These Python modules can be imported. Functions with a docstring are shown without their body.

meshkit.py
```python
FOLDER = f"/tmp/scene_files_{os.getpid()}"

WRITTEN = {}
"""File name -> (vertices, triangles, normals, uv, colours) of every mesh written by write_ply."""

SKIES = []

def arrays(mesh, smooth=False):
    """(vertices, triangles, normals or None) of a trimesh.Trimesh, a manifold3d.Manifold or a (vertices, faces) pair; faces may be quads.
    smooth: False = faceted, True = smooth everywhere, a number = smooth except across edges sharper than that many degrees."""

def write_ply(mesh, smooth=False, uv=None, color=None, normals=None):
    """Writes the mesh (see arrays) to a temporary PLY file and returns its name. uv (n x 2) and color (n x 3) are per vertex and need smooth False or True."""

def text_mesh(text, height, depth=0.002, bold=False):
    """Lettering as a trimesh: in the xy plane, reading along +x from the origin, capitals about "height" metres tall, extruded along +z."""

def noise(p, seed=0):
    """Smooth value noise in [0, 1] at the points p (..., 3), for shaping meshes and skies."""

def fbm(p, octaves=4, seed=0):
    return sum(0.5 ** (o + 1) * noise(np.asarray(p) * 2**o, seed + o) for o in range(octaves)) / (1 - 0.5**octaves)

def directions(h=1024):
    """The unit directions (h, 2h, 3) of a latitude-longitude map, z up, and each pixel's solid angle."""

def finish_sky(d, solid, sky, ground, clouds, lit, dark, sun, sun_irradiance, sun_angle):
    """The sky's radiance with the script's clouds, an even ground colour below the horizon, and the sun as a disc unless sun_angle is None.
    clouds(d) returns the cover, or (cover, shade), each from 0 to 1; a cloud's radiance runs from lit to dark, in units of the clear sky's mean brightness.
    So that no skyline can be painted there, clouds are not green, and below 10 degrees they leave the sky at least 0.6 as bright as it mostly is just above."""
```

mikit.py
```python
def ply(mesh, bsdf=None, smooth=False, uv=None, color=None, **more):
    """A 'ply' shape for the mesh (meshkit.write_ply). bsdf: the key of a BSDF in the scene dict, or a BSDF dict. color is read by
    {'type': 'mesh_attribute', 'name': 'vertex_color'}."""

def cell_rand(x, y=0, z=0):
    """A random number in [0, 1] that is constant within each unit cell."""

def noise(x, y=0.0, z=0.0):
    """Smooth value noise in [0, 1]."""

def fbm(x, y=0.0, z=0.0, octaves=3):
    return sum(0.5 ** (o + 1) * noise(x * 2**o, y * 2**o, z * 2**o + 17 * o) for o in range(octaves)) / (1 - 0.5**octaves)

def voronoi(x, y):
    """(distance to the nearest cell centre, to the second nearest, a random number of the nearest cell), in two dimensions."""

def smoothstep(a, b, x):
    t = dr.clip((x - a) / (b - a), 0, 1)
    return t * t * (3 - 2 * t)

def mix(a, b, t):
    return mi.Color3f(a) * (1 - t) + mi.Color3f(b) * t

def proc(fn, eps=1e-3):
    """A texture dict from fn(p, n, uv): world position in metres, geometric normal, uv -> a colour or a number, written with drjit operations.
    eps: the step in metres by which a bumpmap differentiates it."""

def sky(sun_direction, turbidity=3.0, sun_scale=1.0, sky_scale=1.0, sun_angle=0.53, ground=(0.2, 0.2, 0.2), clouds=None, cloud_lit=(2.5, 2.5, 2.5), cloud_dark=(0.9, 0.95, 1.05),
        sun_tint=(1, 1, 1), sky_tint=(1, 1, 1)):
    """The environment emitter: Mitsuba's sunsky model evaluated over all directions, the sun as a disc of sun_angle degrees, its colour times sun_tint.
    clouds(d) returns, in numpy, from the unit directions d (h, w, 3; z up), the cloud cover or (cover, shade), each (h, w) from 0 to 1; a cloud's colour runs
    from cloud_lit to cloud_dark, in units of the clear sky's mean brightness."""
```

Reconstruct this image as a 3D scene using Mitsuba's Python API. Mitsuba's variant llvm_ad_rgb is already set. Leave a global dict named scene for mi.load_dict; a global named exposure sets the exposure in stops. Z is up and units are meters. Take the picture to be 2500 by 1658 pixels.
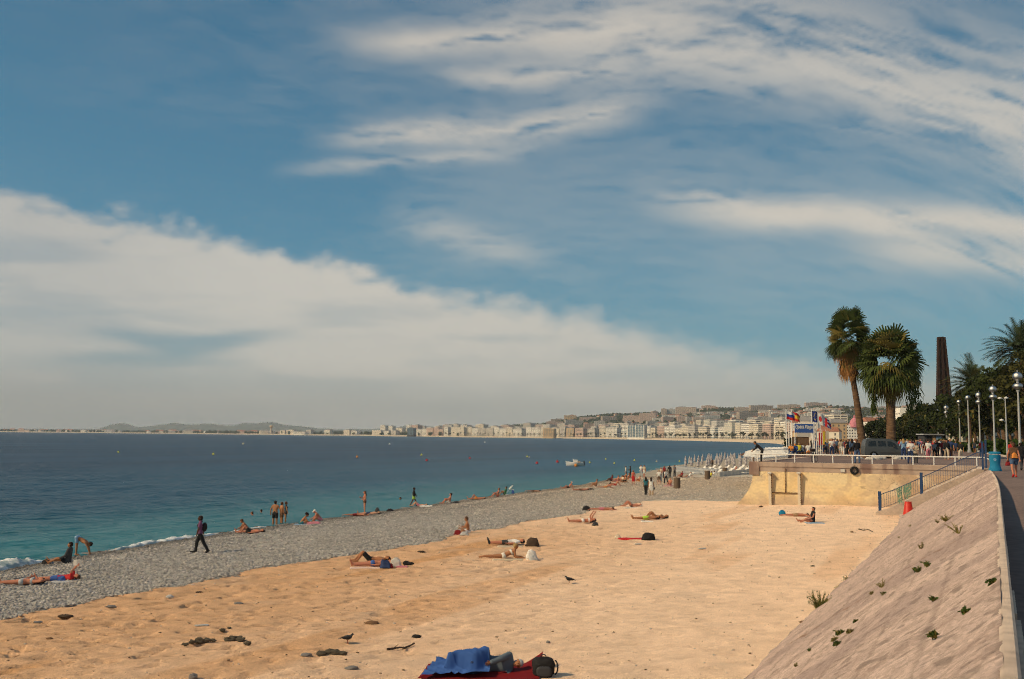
import math, random
import numpy as np, trimesh, mitsuba as mi, mikit, meshkit
import drjit as dr
import manifold3d as m3
import shapely
from shapely.geometry import Polygon, LineString
T = mi.ScalarTransform4f
rng = np.random.default_rng(7)
random.seed(7)
scene, labels = {'type': 'scene'}, {}

# ------------------------------------------------------------------ camera
FPX, ZE = 2432.0, 6.1                      # focal length in photo pixels, eye height above the sea
PITCH, ROLL = math.atan(234.2 / FPX), 0.009
_F = np.array([0, math.cos(PITCH), math.sin(PITCH)])
_U0 = np.array([0, -math.sin(PITCH), math.cos(PITCH)])
_R0 = np.array([1.0, 0, 0])
_U = math.cos(ROLL) * _U0 - math.sin(ROLL) * _R0
_R = math.cos(ROLL) * _R0 + math.sin(ROLL) * _U0
EYE = np.array([0, 0, ZE])
scene['camera'] = {'type': 'perspective', 'fov': 2 * math.degrees(math.atan(1250 / FPX)), 'fov_axis': 'x',
                   'near_clip': 0.1, 'far_clip': 60000.0,
                   'to_world': T().look_at(origin=EYE.tolist(), target=(EYE + _F).tolist(), up=_U.tolist()),
                   'medium': {'type': 'ref', 'id': 'air'}}
exposure = 1.46

# ------------------------------------------------------------------ sky
SUN = np.array([-1.0, -0.42, 0.80])


def clouds(d):
    a = np.degrees(np.arctan2(d[..., 0], d[..., 1]))
    e = np.degrees(np.arcsin(np.clip(d[..., 2], -1, 1)))
    ss = lambda lo, hi, x: (lambda t: t * t * (3 - 2 * t))(np.clip((x - lo) / (hi - lo), 0, 1))
    def N(x, y, o=4, s=0): return meshkit.fbm(np.stack([x, y, 0 * x + 0.37], -1), o, s)
    # the low bank over the sea
    puff = N(a * .34, e * .55, 6, 3)
    puff2 = N(a * .8, e * 1.5, 5, 9)
    edge = np.interp(a, [-180, -60, -27, -14, -6, 6, 13, 18, 26, 60, 180], [9, 11, 12.2, 10.4, 8.9, 6.7, 5.3, 4.5, 3.2, 4, 9])
    soft = np.interp(a, [-30, -8, 6, 20], [1.3, 1.4, 2.3, 3.6])
    k = (edge - e) + (puff - .5) * 3.0 + (puff2 - .5) * 2.5
    bank = ss(-.25 * soft, .9 * soft, k)
    thin = ss(.46, .66, N(a * .10 + 3, e * .72, 5, 21)) * ss(0.5, 2.5, edge - e)
    lens = np.exp(-(((a + 18.2) / 4.6) ** 2 + ((e - 5.1 + .35 * np.sin(a * .6)) / .55) ** 2) ** 1.5) + .7 * np.exp(-(((a + 20.5) / 4.2) ** 2 + ((e - 3.9) / .45) ** 2) ** 1.5)
    low = ss(4.5, .5, e)
    bank = bank * (.95 - .22 * thin - .48 * np.clip(lens, 0, 1)) * np.interp(a, [-40, -26, -6, 12, 22, 30], [.84, .87, .97, .93, .66, .5])
    # high cirrus: a broad arch, the streaks in and under it
    wx, wy = a + 5 * (N(a * .12, e * .12, 3, 31) - .5), e + 2.2 * (N(a * .14, e * .30, 4, 33) - .5)
    tilt = .10 * np.clip(a - 8, -20, 40)
    arch = 21.6 - .0125 * np.clip(a - 6, 0, 60) ** 2
    ea = wy - arch
    fl = ea - .05 * a                                         # the fibres follow the arch
    fib = N(wx * .13, fl * .80, 6, 41)
    fine = N(wx * .50 + 2 + .5 * fl, fl * 2.9, 6, 45)
    tex = .54 * fib + .46 * fine
    m1 = np.where(ea > 0, np.exp(-(ea / 4.6) ** 2), np.exp(-(ea / 2.3) ** 2)) * ss(-6, 9, a + .25 * ea)
    cov = 1 - .84 * m1 * ss(.34, .62, tex + .05)

    def streak(c0, amp, w, lo, hi, ext=3.0, off=0.):
        nonlocal cov
        m = np.exp(-((wy - c0) / w) ** 2) * ss(lo - ext, lo + ext, a) * ss(hi + ext, hi - ext, a)
        cov = cov * (1 - amp * m * ss(.34, .60, tex + off * .8))

    streak(22.4 + .05 * a, .95, .95, -9, 9, 3.5, .10)
    streak(20.3, .75, .55, -4, 6, 3, .06)
    streak(17.8 + .10 * a, .85, .80, -10, 7, 3, .08)
    streak(16.6 + .16 * a, .55, .45, -12, 0, 3, .04)
    streak(14.6 - .20 * (a - 7) - .004 * (a - 7) ** 2, .70, .55, 9, 24, 3, .04)
    streak(12.9 - .13 * (a - 12), .92, 1.0, 10, 34, 5, .10)
    streak(9.6 - .10 * (a - 22), .75, .9, 20, 40, 3, .06)
    streak(10.9 - .30 * (a + 2), .45, .9, -6, 1, 2.5, .0)
    veil = .26 * ss(.42, .70, N(a * .06 + 9, e * .16, 4, 51) * .7 + .3 * fine) * ss(2, 9, e) * np.interp(a, [-30, -15, 0, 30], [.12, .6, .8, .9])
    back = ss(35, 60, np.abs(a)) * .55 * ss(.45, .7, N(a * .05, e * .12, 4, 61))
    high = 1 - cov * (1 - veil) * (1 - back)
    cover = 1 - (1 - bank) * (1 - high)
    haze = .55 * ss(5, 0, e)
    cover = 1 - (1 - cover) * (1 - haze)
    shade = np.clip(.50 * low * ss(6, -22, a) + .34 * low + .30 * ss(-14, -26, a) + .50 * ss(8, 26, e) * (1 - .6 * m1 * fib) + .30 * thin * bank + .6 * np.clip(lens, 0, 1) - .25 * (puff2 - .5), 0, 1)
    return cover, shade


scene['sky_light'] = mikit.sky(SUN, turbidity=3.3, sun_scale=0.80, sky_scale=0.80, sky_tint=(0.38, 0.92, 0.96), sun_tint=(1.06, 1.0, 0.86),
                               ground=(0.20, 0.22, 0.22), clouds=clouds, cloud_lit=(4.15, 3.85, 3.36), cloud_dark=(2.4, 2.3, 2.22))

# ------------------------------------------------------------------ helpers
SA, CA = math.sin(math.radians(25.8)), math.cos(math.radians(25.8))
UDIR, VDIR = np.array([SA, CA]), np.array([-CA, SA])      # along the promenade, and from it towards the sea
UANG = math.degrees(math.atan2(CA, SA))


def W(u, v, z=0.0):
    u, v = np.asarray(u, float), np.asarray(v, float)
    return np.stack([u * SA - v * CA, u * CA + v * SA, z + 0 * u], -1)


def ray(x, y):
    return _F + (x - 1250) / FPX * _R + (829 - y) / FPX * _U


def at(x, y, z):
    """The point of the level z that the photo shows at pixel x, y."""
    d = ray(x, y)
    return EYE + d * ((z - ZE) / d[2])


def far(x, y, D):
    """The point at distance D (along the ground) that the photo shows at pixel x, y."""
    d = ray(x, y)
    return EYE + d * (D / d[1])


def number(name):
    if not any(k == name or k.startswith(name + '__') for k in _used):
        _used.add(name)
        return name
    i = _count.get(name, 0) + 1
    while f'{name}_{i:03d}' in _used:
        i += 1
    _count[name] = i
    _used.add(f'{name}_{i:03d}')
    return f'{name}_{i:03d}'


class _Set(set):
    def __iter__(self):
        return super().__iter__()


_used, _count = set(), {}


def number(name):                                          # noqa: F811
    if name not in _used:
        _used.add(name)
        return name
    i = _count.get(name, 0) + 1
    while f'{name}_{i:03d}' in _used:
        i += 1
    _count[name] = i
    k = f'{name}_{i:03d}'
    _used.add(k)
    return k


def thing(name, label, cat, group=None):
    k = number(name)
    labels[k] = {'label': label, 'category': cat}
    if group:
        labels[k]['group'] = group
    return k


def obj(name, mesh, mat, parent=None, label=None, smooth=False, kind=None, color=None, cat=None, group=None, **more):
    k = number(parent + '__' + name if parent else name)
    scene[k] = mesh if isinstance(mesh, dict) else mikit.ply(mesh, mat, smooth=smooth, color=color, **more)
    e = {}
    if label: e['label'] = label
    if kind: e['kind'] = kind
    if cat: e['category'] = cat
    if group: e['group'] = group
    if e: labels[k] = e
    return k


def single(name, mesh, mat, label, cat, group=None, **kw):
    return obj(name, mesh, mat, None, label=label, cat=cat, group=group, **kw)


def struct(name, mesh, mat, **kw):
    return obj(name, mesh, mat, kind='structure', **kw)


_BOXF = np.array([[0, 2, 1], [0, 3, 2], [4, 5, 6], [4, 6, 7], [0, 1, 5], [0, 5, 4], [1, 2, 6], [1, 6, 5], [2, 3, 7], [2, 7, 6], [3, 0, 4], [3, 4, 7]])


class MB:
    """Collects pieces for one mesh."""

    def __init__(s): s.v, s.f, s.n = [], [], 0

    def add(s, v, f):
        v, f = np.asarray(v, float), np.asarray(f, int)
        s.v.append(v); s.f.append(f + s.n); s.n += len(v)
        return s

    def mesh(s, m): return s.add(m.vertices, m.faces)

    def box(s, c, size, rot=0.0):
        """Box centred on c (x, y, z centre), turned by rot degrees about z."""
        x, y, z = np.asarray(size, float) / 2
        v = np.array([[-x, -y, -z], [x, -y, -z], [x, y, -z], [-x, y, -z], [-x, -y, z], [x, -y, z], [x, y, z], [-x, y, z]])
        if rot:
            c_, s_ = math.cos(math.radians(rot)), math.sin(math.radians(rot))
            v = v @ np.array([[c_, s_, 0], [-s_, c_, 0], [0, 0, 1]])
        return s.add(v + np.asarray(c, float), _BOXF)

    def tube(s, pts, rad, sides=8, caps=True):
        p = np.asarray(pts, float)
        r = np.broadcast_to(rad, (len(p),)).astype(float)
        t = np.gradient(p, axis=0)
        t /= np.linalg.norm(t, axis=1, keepdims=True) + 1e-12
        ref = np.array([0, 0, 1.0]) if abs(t[len(t) // 2, 2]) < .8 else np.array([1.0, 0, 0])
        a = np.cross(t, ref); a /= np.linalg.norm(a, axis=1, keepdims=True) + 1e-12
        b = np.cross(t, a)
        g = np.arange(sides) * 2 * np.pi / sides
        v = p[:, None] + r[:, None, None] * (np.cos(g)[None, :, None] * a[:, None] + np.sin(g)[None, :, None] * b[:, None])
        v = v.reshape(-1, 3)
        i, j = np.meshgrid(np.arange(len(p) - 1), np.arange(sides), indexing='ij')
        q = np.stack([i * sides + j, i * sides + (j + 1) % sides, (i + 1) * sides + (j + 1) % sides, (i + 1) * sides + j], -1).reshape(-1, 4)
        f = np.vstack([q[:, [0, 1, 2]], q[:, [0, 2, 3]]])
        if caps:
            n = len(v); v = np.vstack([v, p[:1], p[-1:]])
            k = np.arange(sides)
            f = np.vstack([f, np.stack([k * 0 + n, (k + 1) % sides, k], 1), np.stack([k * 0 + n + 1, k + (len(p) - 1) * sides, (k + 1) % sides + (len(p) - 1) * sides], 1)])
        return s.add(v, f)

    def lathe(s, prof, c=(0, 0, 0), sides=16):
        """Profile [(r, z)...] turned about the vertical through c."""
        pr = np.asarray(prof, float); g = np.arange(sides) * 2 * np.pi / sides
        v = np.stack([pr[:, 0:1] * np.cos(g), pr[:, 0:1] * np.sin(g), np.repeat(pr[:, 1:2], sides, 1)], -1).reshape(-1, 3)
        i, j = np.meshgrid(np.arange(len(pr) - 1), np.arange(sides), indexing='ij')
        q = np.stack([i * sides + j, i * sides + (j + 1) % sides, (i + 1) * sides + (j + 1) % sides, (i + 1) * sides + j], -1).reshape(-1, 4)
        return s.add(v + np.asarray(c, float), np.vstack([q[:, [0, 1, 2]], q[:, [0, 2, 3]]]))

    def quad(s, a, b, c, d): return s.add([a, b, c, d], [[0, 1, 2], [0, 2, 3]])

    def out(s): return np.vstack(s.v), np.vstack(s.f)


def extrude(poly2, h, M=None):
    m = trimesh.creation.extrude_polygon(Polygon(poly2) if not hasattr(poly2, 'geom_type') else poly2, h, engine='earcut')
    if M is not None: m.apply_transform(M)
    return m


def grid_mesh(P, flip=False):
    """Mesh of a grid of points (n, m, 3)."""
    n, m = P.shape[:2]
    i, j = np.meshgrid(np.arange(n - 1), np.arange(m - 1), indexing='ij')
    q = np.stack([i * m + j, (i + 1) * m + j, (i + 1) * m + j + 1, i * m + j + 1], -1).reshape(-1, 4)
    if flip: q = q[:, ::-1]
    return P.reshape(-1, 3), np.vstack([q[:, [0, 1, 2]], q[:, [0, 2, 3]]])


def rotz(deg, loc=(0, 0, 0), s=1.0):
    return T().translate(list(map(float, loc))).rotate([0, 0, 1], float(deg)).scale(float(s))


# ------------------------------------------------------------------ materials
def mat(name, rgb, rough=.7, spec=.3, metal=0., two=True, **kw):
    b = {'type': 'principled', 'base_color': rgb if isinstance(rgb, dict) else {'type': 'rgb', 'value': list(rgb)}, 'roughness': rough, 'specular': spec}
    if metal: b['metallic'] = metal
    b.update(kw)
    scene[name] = {'type': 'twosided', 'bsdf': b} if two else b
    return name


def bump(name, inner_rgb, height, scale=1.0, rough=.85, spec=.2, eps=.01, **kw):
    b = {'type': 'principled', 'base_color': inner_rgb if isinstance(inner_rgb, dict) else {'type': 'rgb', 'value': list(inner_rgb)}, 'roughness': rough, 'specular': spec, **kw}
    scene[name] = {'type': 'twosided', 'bsdf': {'type': 'bumpmap', 'arbitrary': mikit.proc(height, eps), 'scale': scale, 'nested': b}}
    return name


def uv_of(p):
    return p.x * SA + p.y * CA, -p.x * CA + p.y * SA


nz, fb, sst, mix = mikit.noise, mikit.fbm, mikit.smoothstep, mikit.mix


def sand_col(p, n, uv):
    u, v = uv_of(p)
    damp = sst(8, 25, v + 9 * (fb(p.x * .14, p.y * .14, 3.0, 3) - .5)) * sst(75, 30, u) * .8
    band = sst(.58, .72, fb(u * .07, v * .5, 1.0, 3)) * .35
    c = mix((.78, .555, .385), (.58, .325, .165), dr.clip(damp + band, 0, 1))
    g = fb(p.x * 2.2, p.y * 2.2, 0.0, 3)
    s = mikit.cell_rand(p.x * 38, p.y * 38, 1.0)
    c = c * (.80 + .34 * g) * (.88 + .24 * s)
    return mix(c, (.46, .36, .28), sst(.66, .8, fb(p.x * .5, p.y * .5, 7.0, 3)) * .22)


def sand_h(p, n, uv):
    return .026 * fb(p.x * 6.2, p.y * 6.2, 0.0, 3) + .016 * nz(p.x * 19, p.y * 19) + .012 * nz(p.x * 41, p.y * 41, 2.0)


bump('sand_mat', mikit.proc(sand_col), sand_h, 1.0, .95, .1, .012)


def peb_col(p, n, uv):
    u, v = uv_of(p)
    s = mikit.cell_rand(p.x * 9, p.y * 9, 2.0)
    c = mix((.28, .265, .245), (.46, .43, .385), s) * (.75 + .5 * fb(p.x * .35, p.y * .35, 2.0, 3))
    wet = sst(35.5, 39.5, v + 1.2 * (fb(p.x * .3, p.y * .3, 5.0) - .5) - .05 * dr.maximum(u - 70, 0))
    c = c * (1 - .45 * wet)
    return mix(c, (.56, .47, .36), sst(60, 130, u) * .42)


def peb_h(p, n, uv):
    a, b, r = mikit.voronoi(p.x * 8.5, p.y * 8.5)
    return .045 * (1 - a) + .03 * r


bump('pebble_mat', mikit.proc(peb_col), peb_h, 1.0, .9, .2, .02)
mat('pebble_stone', {'type': 'mesh_attribute', 'name': 'vertex_color'}, .8, .25)


def slope_col(p, n, uv):
    u, v = uv_of(p)
    st = fb(u * 2.6 + .5 * v, v * .35, 1.0, 4)
    c = mix((.30, .218, .185), (.50, .378, .322), st) * (.86 + .28 * mikit.cell_rand(p.x * 11, p.y * 11, p.z * 11))
    row = dr.abs(v * 1.55 - dr.floor(v * 1.55) - .5)
    c = c * (1 - .22 * sst(.42, .5, row + .10 * (fb(u * 1.2, v * 3, 2.0, 2) - .5)))
    c = mix(c, (.26, .19, .172), sst(.48, .72, fb(u * .55, v * .35, 4.0, 4)) * .7)
    seam = sst(.10, .0, dr.abs(u - 20.5 - .62 * v + .25 * (nz(v * 1.3, 2.0) - .5)))
    c = mix(c, (.22, .135, .09), seam * .9)
    sp = sst(.62, .8, nz(p.x * 7, p.y * 7, p.z * 7))
    return mix(c, (.17, .13, .11), sp * .6) * (.86 + .28 * mikit.cell_rand(p.x * 26, p.y * 26, p.z * 26))


def slope_h(p, n, uv):
    u, v = uv_of(p)
    return .045 * fb(u * 5.5 + .8 * v, v * 2.2, 1.0, 4) + .045 * fb(p.x * 9, p.y * 9, p.z * 9, 3)


bump('slope_mat', mikit.proc(slope_col), slope_h, 1.0, .92, .15, .02)


def conc_col(p, n, uv):
    g = fb(p.x * 1.3, p.y * 1.3, p.z * 1.3, 4)
    return mix((.36, .275, .22), (.56, .45, .36), g) * (.85 + .3 * nz(p.x * 11, p.y * 11, p.z * 11))


mat('concrete', mikit.proc(conc_col), .9, .15)


def pave_col(p, n, uv):
    g = fb(p.x * .35, p.y * .35, 0.0, 4)
    c = mix((.105, .075, .068), (.17, .125, .112), g)
    return c * (.85 + .3 * nz(p.x * 9, p.y * 9, 1.0))


mat('pavement_mat', mikit.proc(pave_col), .8, .3)


def wall_col(p, n, uv):
    u, v = uv_of(p)
    t = fb(v * .5 + .2 * u, p.z * .6, 2.0, 4)
    c = mix((.84, .67, .40), (.80, .56, .26), sst(.35, .65, fb(v * .22 + 3, p.z * .3, 5.0, 3)))
    c = mix(c, (.78, .64, .40), sst(.52, .70, t) * .7)
    dirt = sst(2.05, 1.35, p.z + 1.0 * (fb(v * .8, p.z * .8, 3.0, 3) - .5))
    c = mix(c, (.50, .37, .26), dirt * .75)
    worn = sst(9.5, 3.5, v + 5 * (fb(v * .35, p.z * .6, 9.0, 4) - .5))
    bare = mix((.47, .33, .24), (.66, .56, .44), sst(.42, .62, fb(v * 1.1, p.z * 1.2, 11.0, 4)))
    c = mix(c, bare, worn * .85)
    crack = sst(.012, .0, dr.abs(fb(v * .7, p.z * .9, 21.0, 4) - .5)) * sst(.45, .6, fb(v * .3, p.z * .4, 23.0, 2))
    c = mix(c, (.33, .24, .17), crack * .7)
    run = sst(.60, .75, nz(v * 3.2, 4.0)) * sst(2.4, 3.6, p.z) * .45
    c = mix(c, (.48, .34, .22), run)
    patch = sst(.58, .70, fb(v * .9, p.z * 1.6, 15.0, 3))
    c = mix(c, (.46, .34, .25), patch * .35)
    return c * (.9 + .2 * nz(p.x * 9, p.y * 9, p.z * 9))


mat('yellow_wall_mat', mikit.proc(wall_col), .9, .12)


def cap_col(p, n, uv):
    u, v = uv_of(p)
    c = mix((.36, .265, .21), (.56, .44, .35), fb(p.x * 1.6, p.y * 1.6, p.z * 2.4, 4))
    st = sst(.50, .68, fb(v * .8 + .1 * u, p.z * .12, 8.0, 4))
    return mix(c, (.17, .095, .085), st * .75)


mat('cap_mat', mikit.proc(cap_col), .9, .12)


def sea_col(p, n, uv):
    u, v = uv_of(p)
    d = v - 41 - .04 * dr.maximum(u - 60, 0) + 5 * (fb(p.x * .05, p.y * .05, 0.0, 3) - .5)
    c = mix((.027, .145, .165), (.006, .052, .092), sst(2, 30, d))
    c = mix(c, (.0035, .021, .048), sst(25, 120, d) * sst(-600, 200, dr.abs(p.x) * 0 + 300))
    c = mix(c, (.008, .048, .088), sst(60, 700, p.x + .35 * p.y) * .8)
    pat = fb(u * .018, v * .06, 3.0, 4)
    foam = sst(1.3, .1, d + 0.0) * sst(.50, .68, nz(u * .45, v * 1.2, 4.0) + .22 * nz(u * 6, v * 6))
    return mix(c * (.62 + .76 * pat), (.42, .50, .50), foam * .0)


def sea_h(p, n, uv):
    u, v = uv_of(p)
    return .16 * nz(u * .32 + .2 * v, v * .75) + .085 * nz(u * 1.0, v * 1.6 + .3 * u, 2.0) + .035 * nz(u * 2.9, v * 3.9, 4.0)


scene['sea_mat'] = {'type': 'bumpmap', 'arbitrary': mikit.proc(sea_h, .05), 'scale': 1.0,
                    'nested': {'type': 'principled', 'base_color': mikit.proc(sea_col), 'roughness': .30, 'specular': .085}}


def terr_col(p, n, uv):
    g = fb(p.x * .012, p.y * .012, p.z * .02, 3)
    hill = mix((.028, .042, .022), (.10, .085, .055), sst(.42, .72, g))
    return mix((.48, .38, .27), hill, sst(2.2, 6, p.z))


mat('terrain_mat', mikit.proc(terr_col), .95, .1)
mat('grass_mat', (.05, .075, .02), .9, .1)
mat('asphalt', (.06, .055, .055), .85, .2)
mat('kerb_mat', (.42, .36, .31), .85, .2)
mat('ridge_mat', (.035, .05, .04), .95, .1)
PAL = dict(white=(.78, .74, .68), offwhite=(.66, .62, .55), cream=(.68, .58, .43), black=(.018, .017, .018), charcoal=(.05, .05, .055), grey=(.24, .25, .26), slate=(.12, .155, .19), lightgrey=(.46, .46, .46),
           navy=(.028, .05, .13), blue=(.05, .12, .36), lightblue=(.22, .36, .52), teal=(.03, .16, .19), red=(.55, .03, .03), darkred=(.22, .012, .015), pink=(.62, .22, .27), orange=(.75, .27, .06),
           yellow=(.72, .62, .06), lime=(.45, .66, .08), green=(.06, .22, .09), brown=(.13, .065, .035), tan=(.45, .29, .16), beige=(.55, .44, .31), purple=(.17, .06, .14), denim=(.07, .12, .22),
           skin_tan=(.40, .175, .085), skin_fair=(.60, .33, .21), skin_red=(.52, .205, .125), skin_dark=(.10, .045, .027), hair_dark=(.025, .015, .012), hair_brown=(.11, .055, .03), hair_blond=(.42, .27, .11),
           steel=(.35, .36, .38), rust=(.045, .022, .014), wood=(.22, .13, .07), leafdark=(.028, .05, .016), leaf=(.055, .085, .022), leafolive=(.10, .10, .03), deadleaf=(.26, .125, .045), trunk=(.155, .105, .07),
           trunkdark=(.07, .045, .03), glassdark=(.03, .035, .04), roofred=(.36, .15, .09), roofgrey=(.28, .26, .25), binblue=(.015, .20, .36), railblue=(.026, .06, .145), stripe=(.40, .34, .40), facade=(.80, .71, .57),
           facade_pink=(.64, .46, .38), facade_grey=(.60, .55, .49), facade_ochre=(.62, .43, .24), facade_white=(.86, .81, .72), facade_tan=(.56, .44, .35), winshade=(.16, .15, .145), winblue=(.12, .19, .24))
for k, c in PAL.items():
    mat(k, c, .75, .25)
scene['globe_metal'] = {'type': 'roughconductor', 'alpha': .32, 'specular_reflectance': {'type': 'rgb', 'value': [.62, .61, .60]}}
mat('paint_white', (.80, .77, .72), .45, .4)
mat('car_paint', (.06, .065, .065), .3, .5, clearcoat=.6)
mat('car_glass', (.012, .015, .015), .15, .6)
mat('rubber', (.015, .015, .015), .8, .2)
scene['leaf_mat'] = {'type': 'principledthin', 'base_color': {'type': 'rgb', 'value': [.05, .085, .02]}, 'roughness': .55, 'diff_trans': .6, 'spec_trans': 0.0}
scene['dead_mat'] = {'type': 'principledthin', 'base_color': {'type': 'rgb', 'value': [.30, .145, .05]}, 'roughness': .8, 'diff_trans': .5, 'spec_trans': 0.0}

# the air: far hills fade as in the photo
scene['air'] = {'type': 'homogeneous', 'albedo': {'type': 'rgb', 'value': [.90, .95, .99]}, 'sigma_t': 7e-5}
scene['haze'] = {'type': 'cube', 'to_world': T().translate([-1500, 8500, 296]).scale([14500, 11000, 304]), 'bsdf': {'type': 'null'}, 'interior': {'type': 'ref', 'id': 'air'}}
labels['haze'] = {'label': 'thin sea haze between the viewer and the far shore', 'kind': 'stuff'}

# ================================================================== THE LAND
SHORE = [(-60, 33), (0, 36.5), (30, 39.6), (35.5, 40.9), (43.5, 42.3), (53, 43.2), (62, 43.3), (72, 44.3), (93, 45.5), (111, 46), (144, 50.5), (200, 60), (260, 67.5)]
SHU, SHV = np.array(SHORE).T


def shore_v(u): return np.interp(u, SHU, SHV)


COAST = [tuple(W(u, v)[:2]) for u, v in SHORE] + [(85, 350), (110, 440), (160, 600), (235, 850), (292, 1120), (308, 1400), (288, 1750), (226, 2200), (100, 2450), (-55, 2700),
         (-489, 3400), (-1096, 4100), (-1914, 4900), (-2775, 5400), (-4500, 6000), (-12000, 6900)]
coast = LineString(COAST)
land_poly = Polygon(COAST + [(-12000, 20000), (20000, 20000), (20000, -2000), tuple(W(-60, -900)[:2])])


def sand_z(u, v):
    u, v = np.asarray(u, float), np.asarray(v, float)
    b = .78 + .62 * np.clip((u - 25) / 50, 0, 1) ** 1.3 * np.clip((30 - v) / 20, 0, 1)
    t = np.clip((v - 25) / np.maximum(shore_v(u) - 25, 1), 0, 1.6)
    return b * (1 - t ** 1.25) + np.clip((6 - v) / 3, 0, 1) * .12


def footprints(P):
    n1 = meshkit.fbm(P * [2.1, 2.1, 0] + [0, 0, .3], 3, 4)
    n2 = meshkit.noise(P * [4.3, 4.3, 0] + [0, 0, .7], 8)
    pits = np.clip(n2 - .56, 0, 1) * -.40
    return (n1 - .5) * .055 + pits


def edge_v(u): return 25.75 + (meshkit.fbm(np.stack([np.asarray(u, float) * .25, 0 * u, 0 * u], -1), 3, 12) - .5) * 1.8 + (meshkit.fbm(np.stack([np.asarray(u, float) * 1.3, 0 * u, 0 * u], -1), 2, 15) - .5) * .5


# sand: fine near the viewer
us = np.concatenate([np.arange(8, 45, .11), np.arange(45, 90, .22)])
vs = np.arange(2.2, 27.4, .11)
UU, VV = np.meshgrid(us, vs, indexing='ij')
P = W(UU, VV, sand_z(UU, VV))
P[..., 2] += footprints(P) * np.clip((27.2 - VV) / 1.0, 0, 1) * np.interp(VV, [2, 10, 17, 26], [.35, .45, .9, 1.25]) * np.interp(UU, [20, 60, 90], [1, .7, .4])
P[..., 2] -= np.clip(VV - edge_v(UU), 0, 3) * .22 + np.clip(UU - 79.2 - .8 * np.sin(VV * .9), 0, 2) * .25
struct('sand', grid_mesh(P, True), 'sand_mat', smooth=True)
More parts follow.
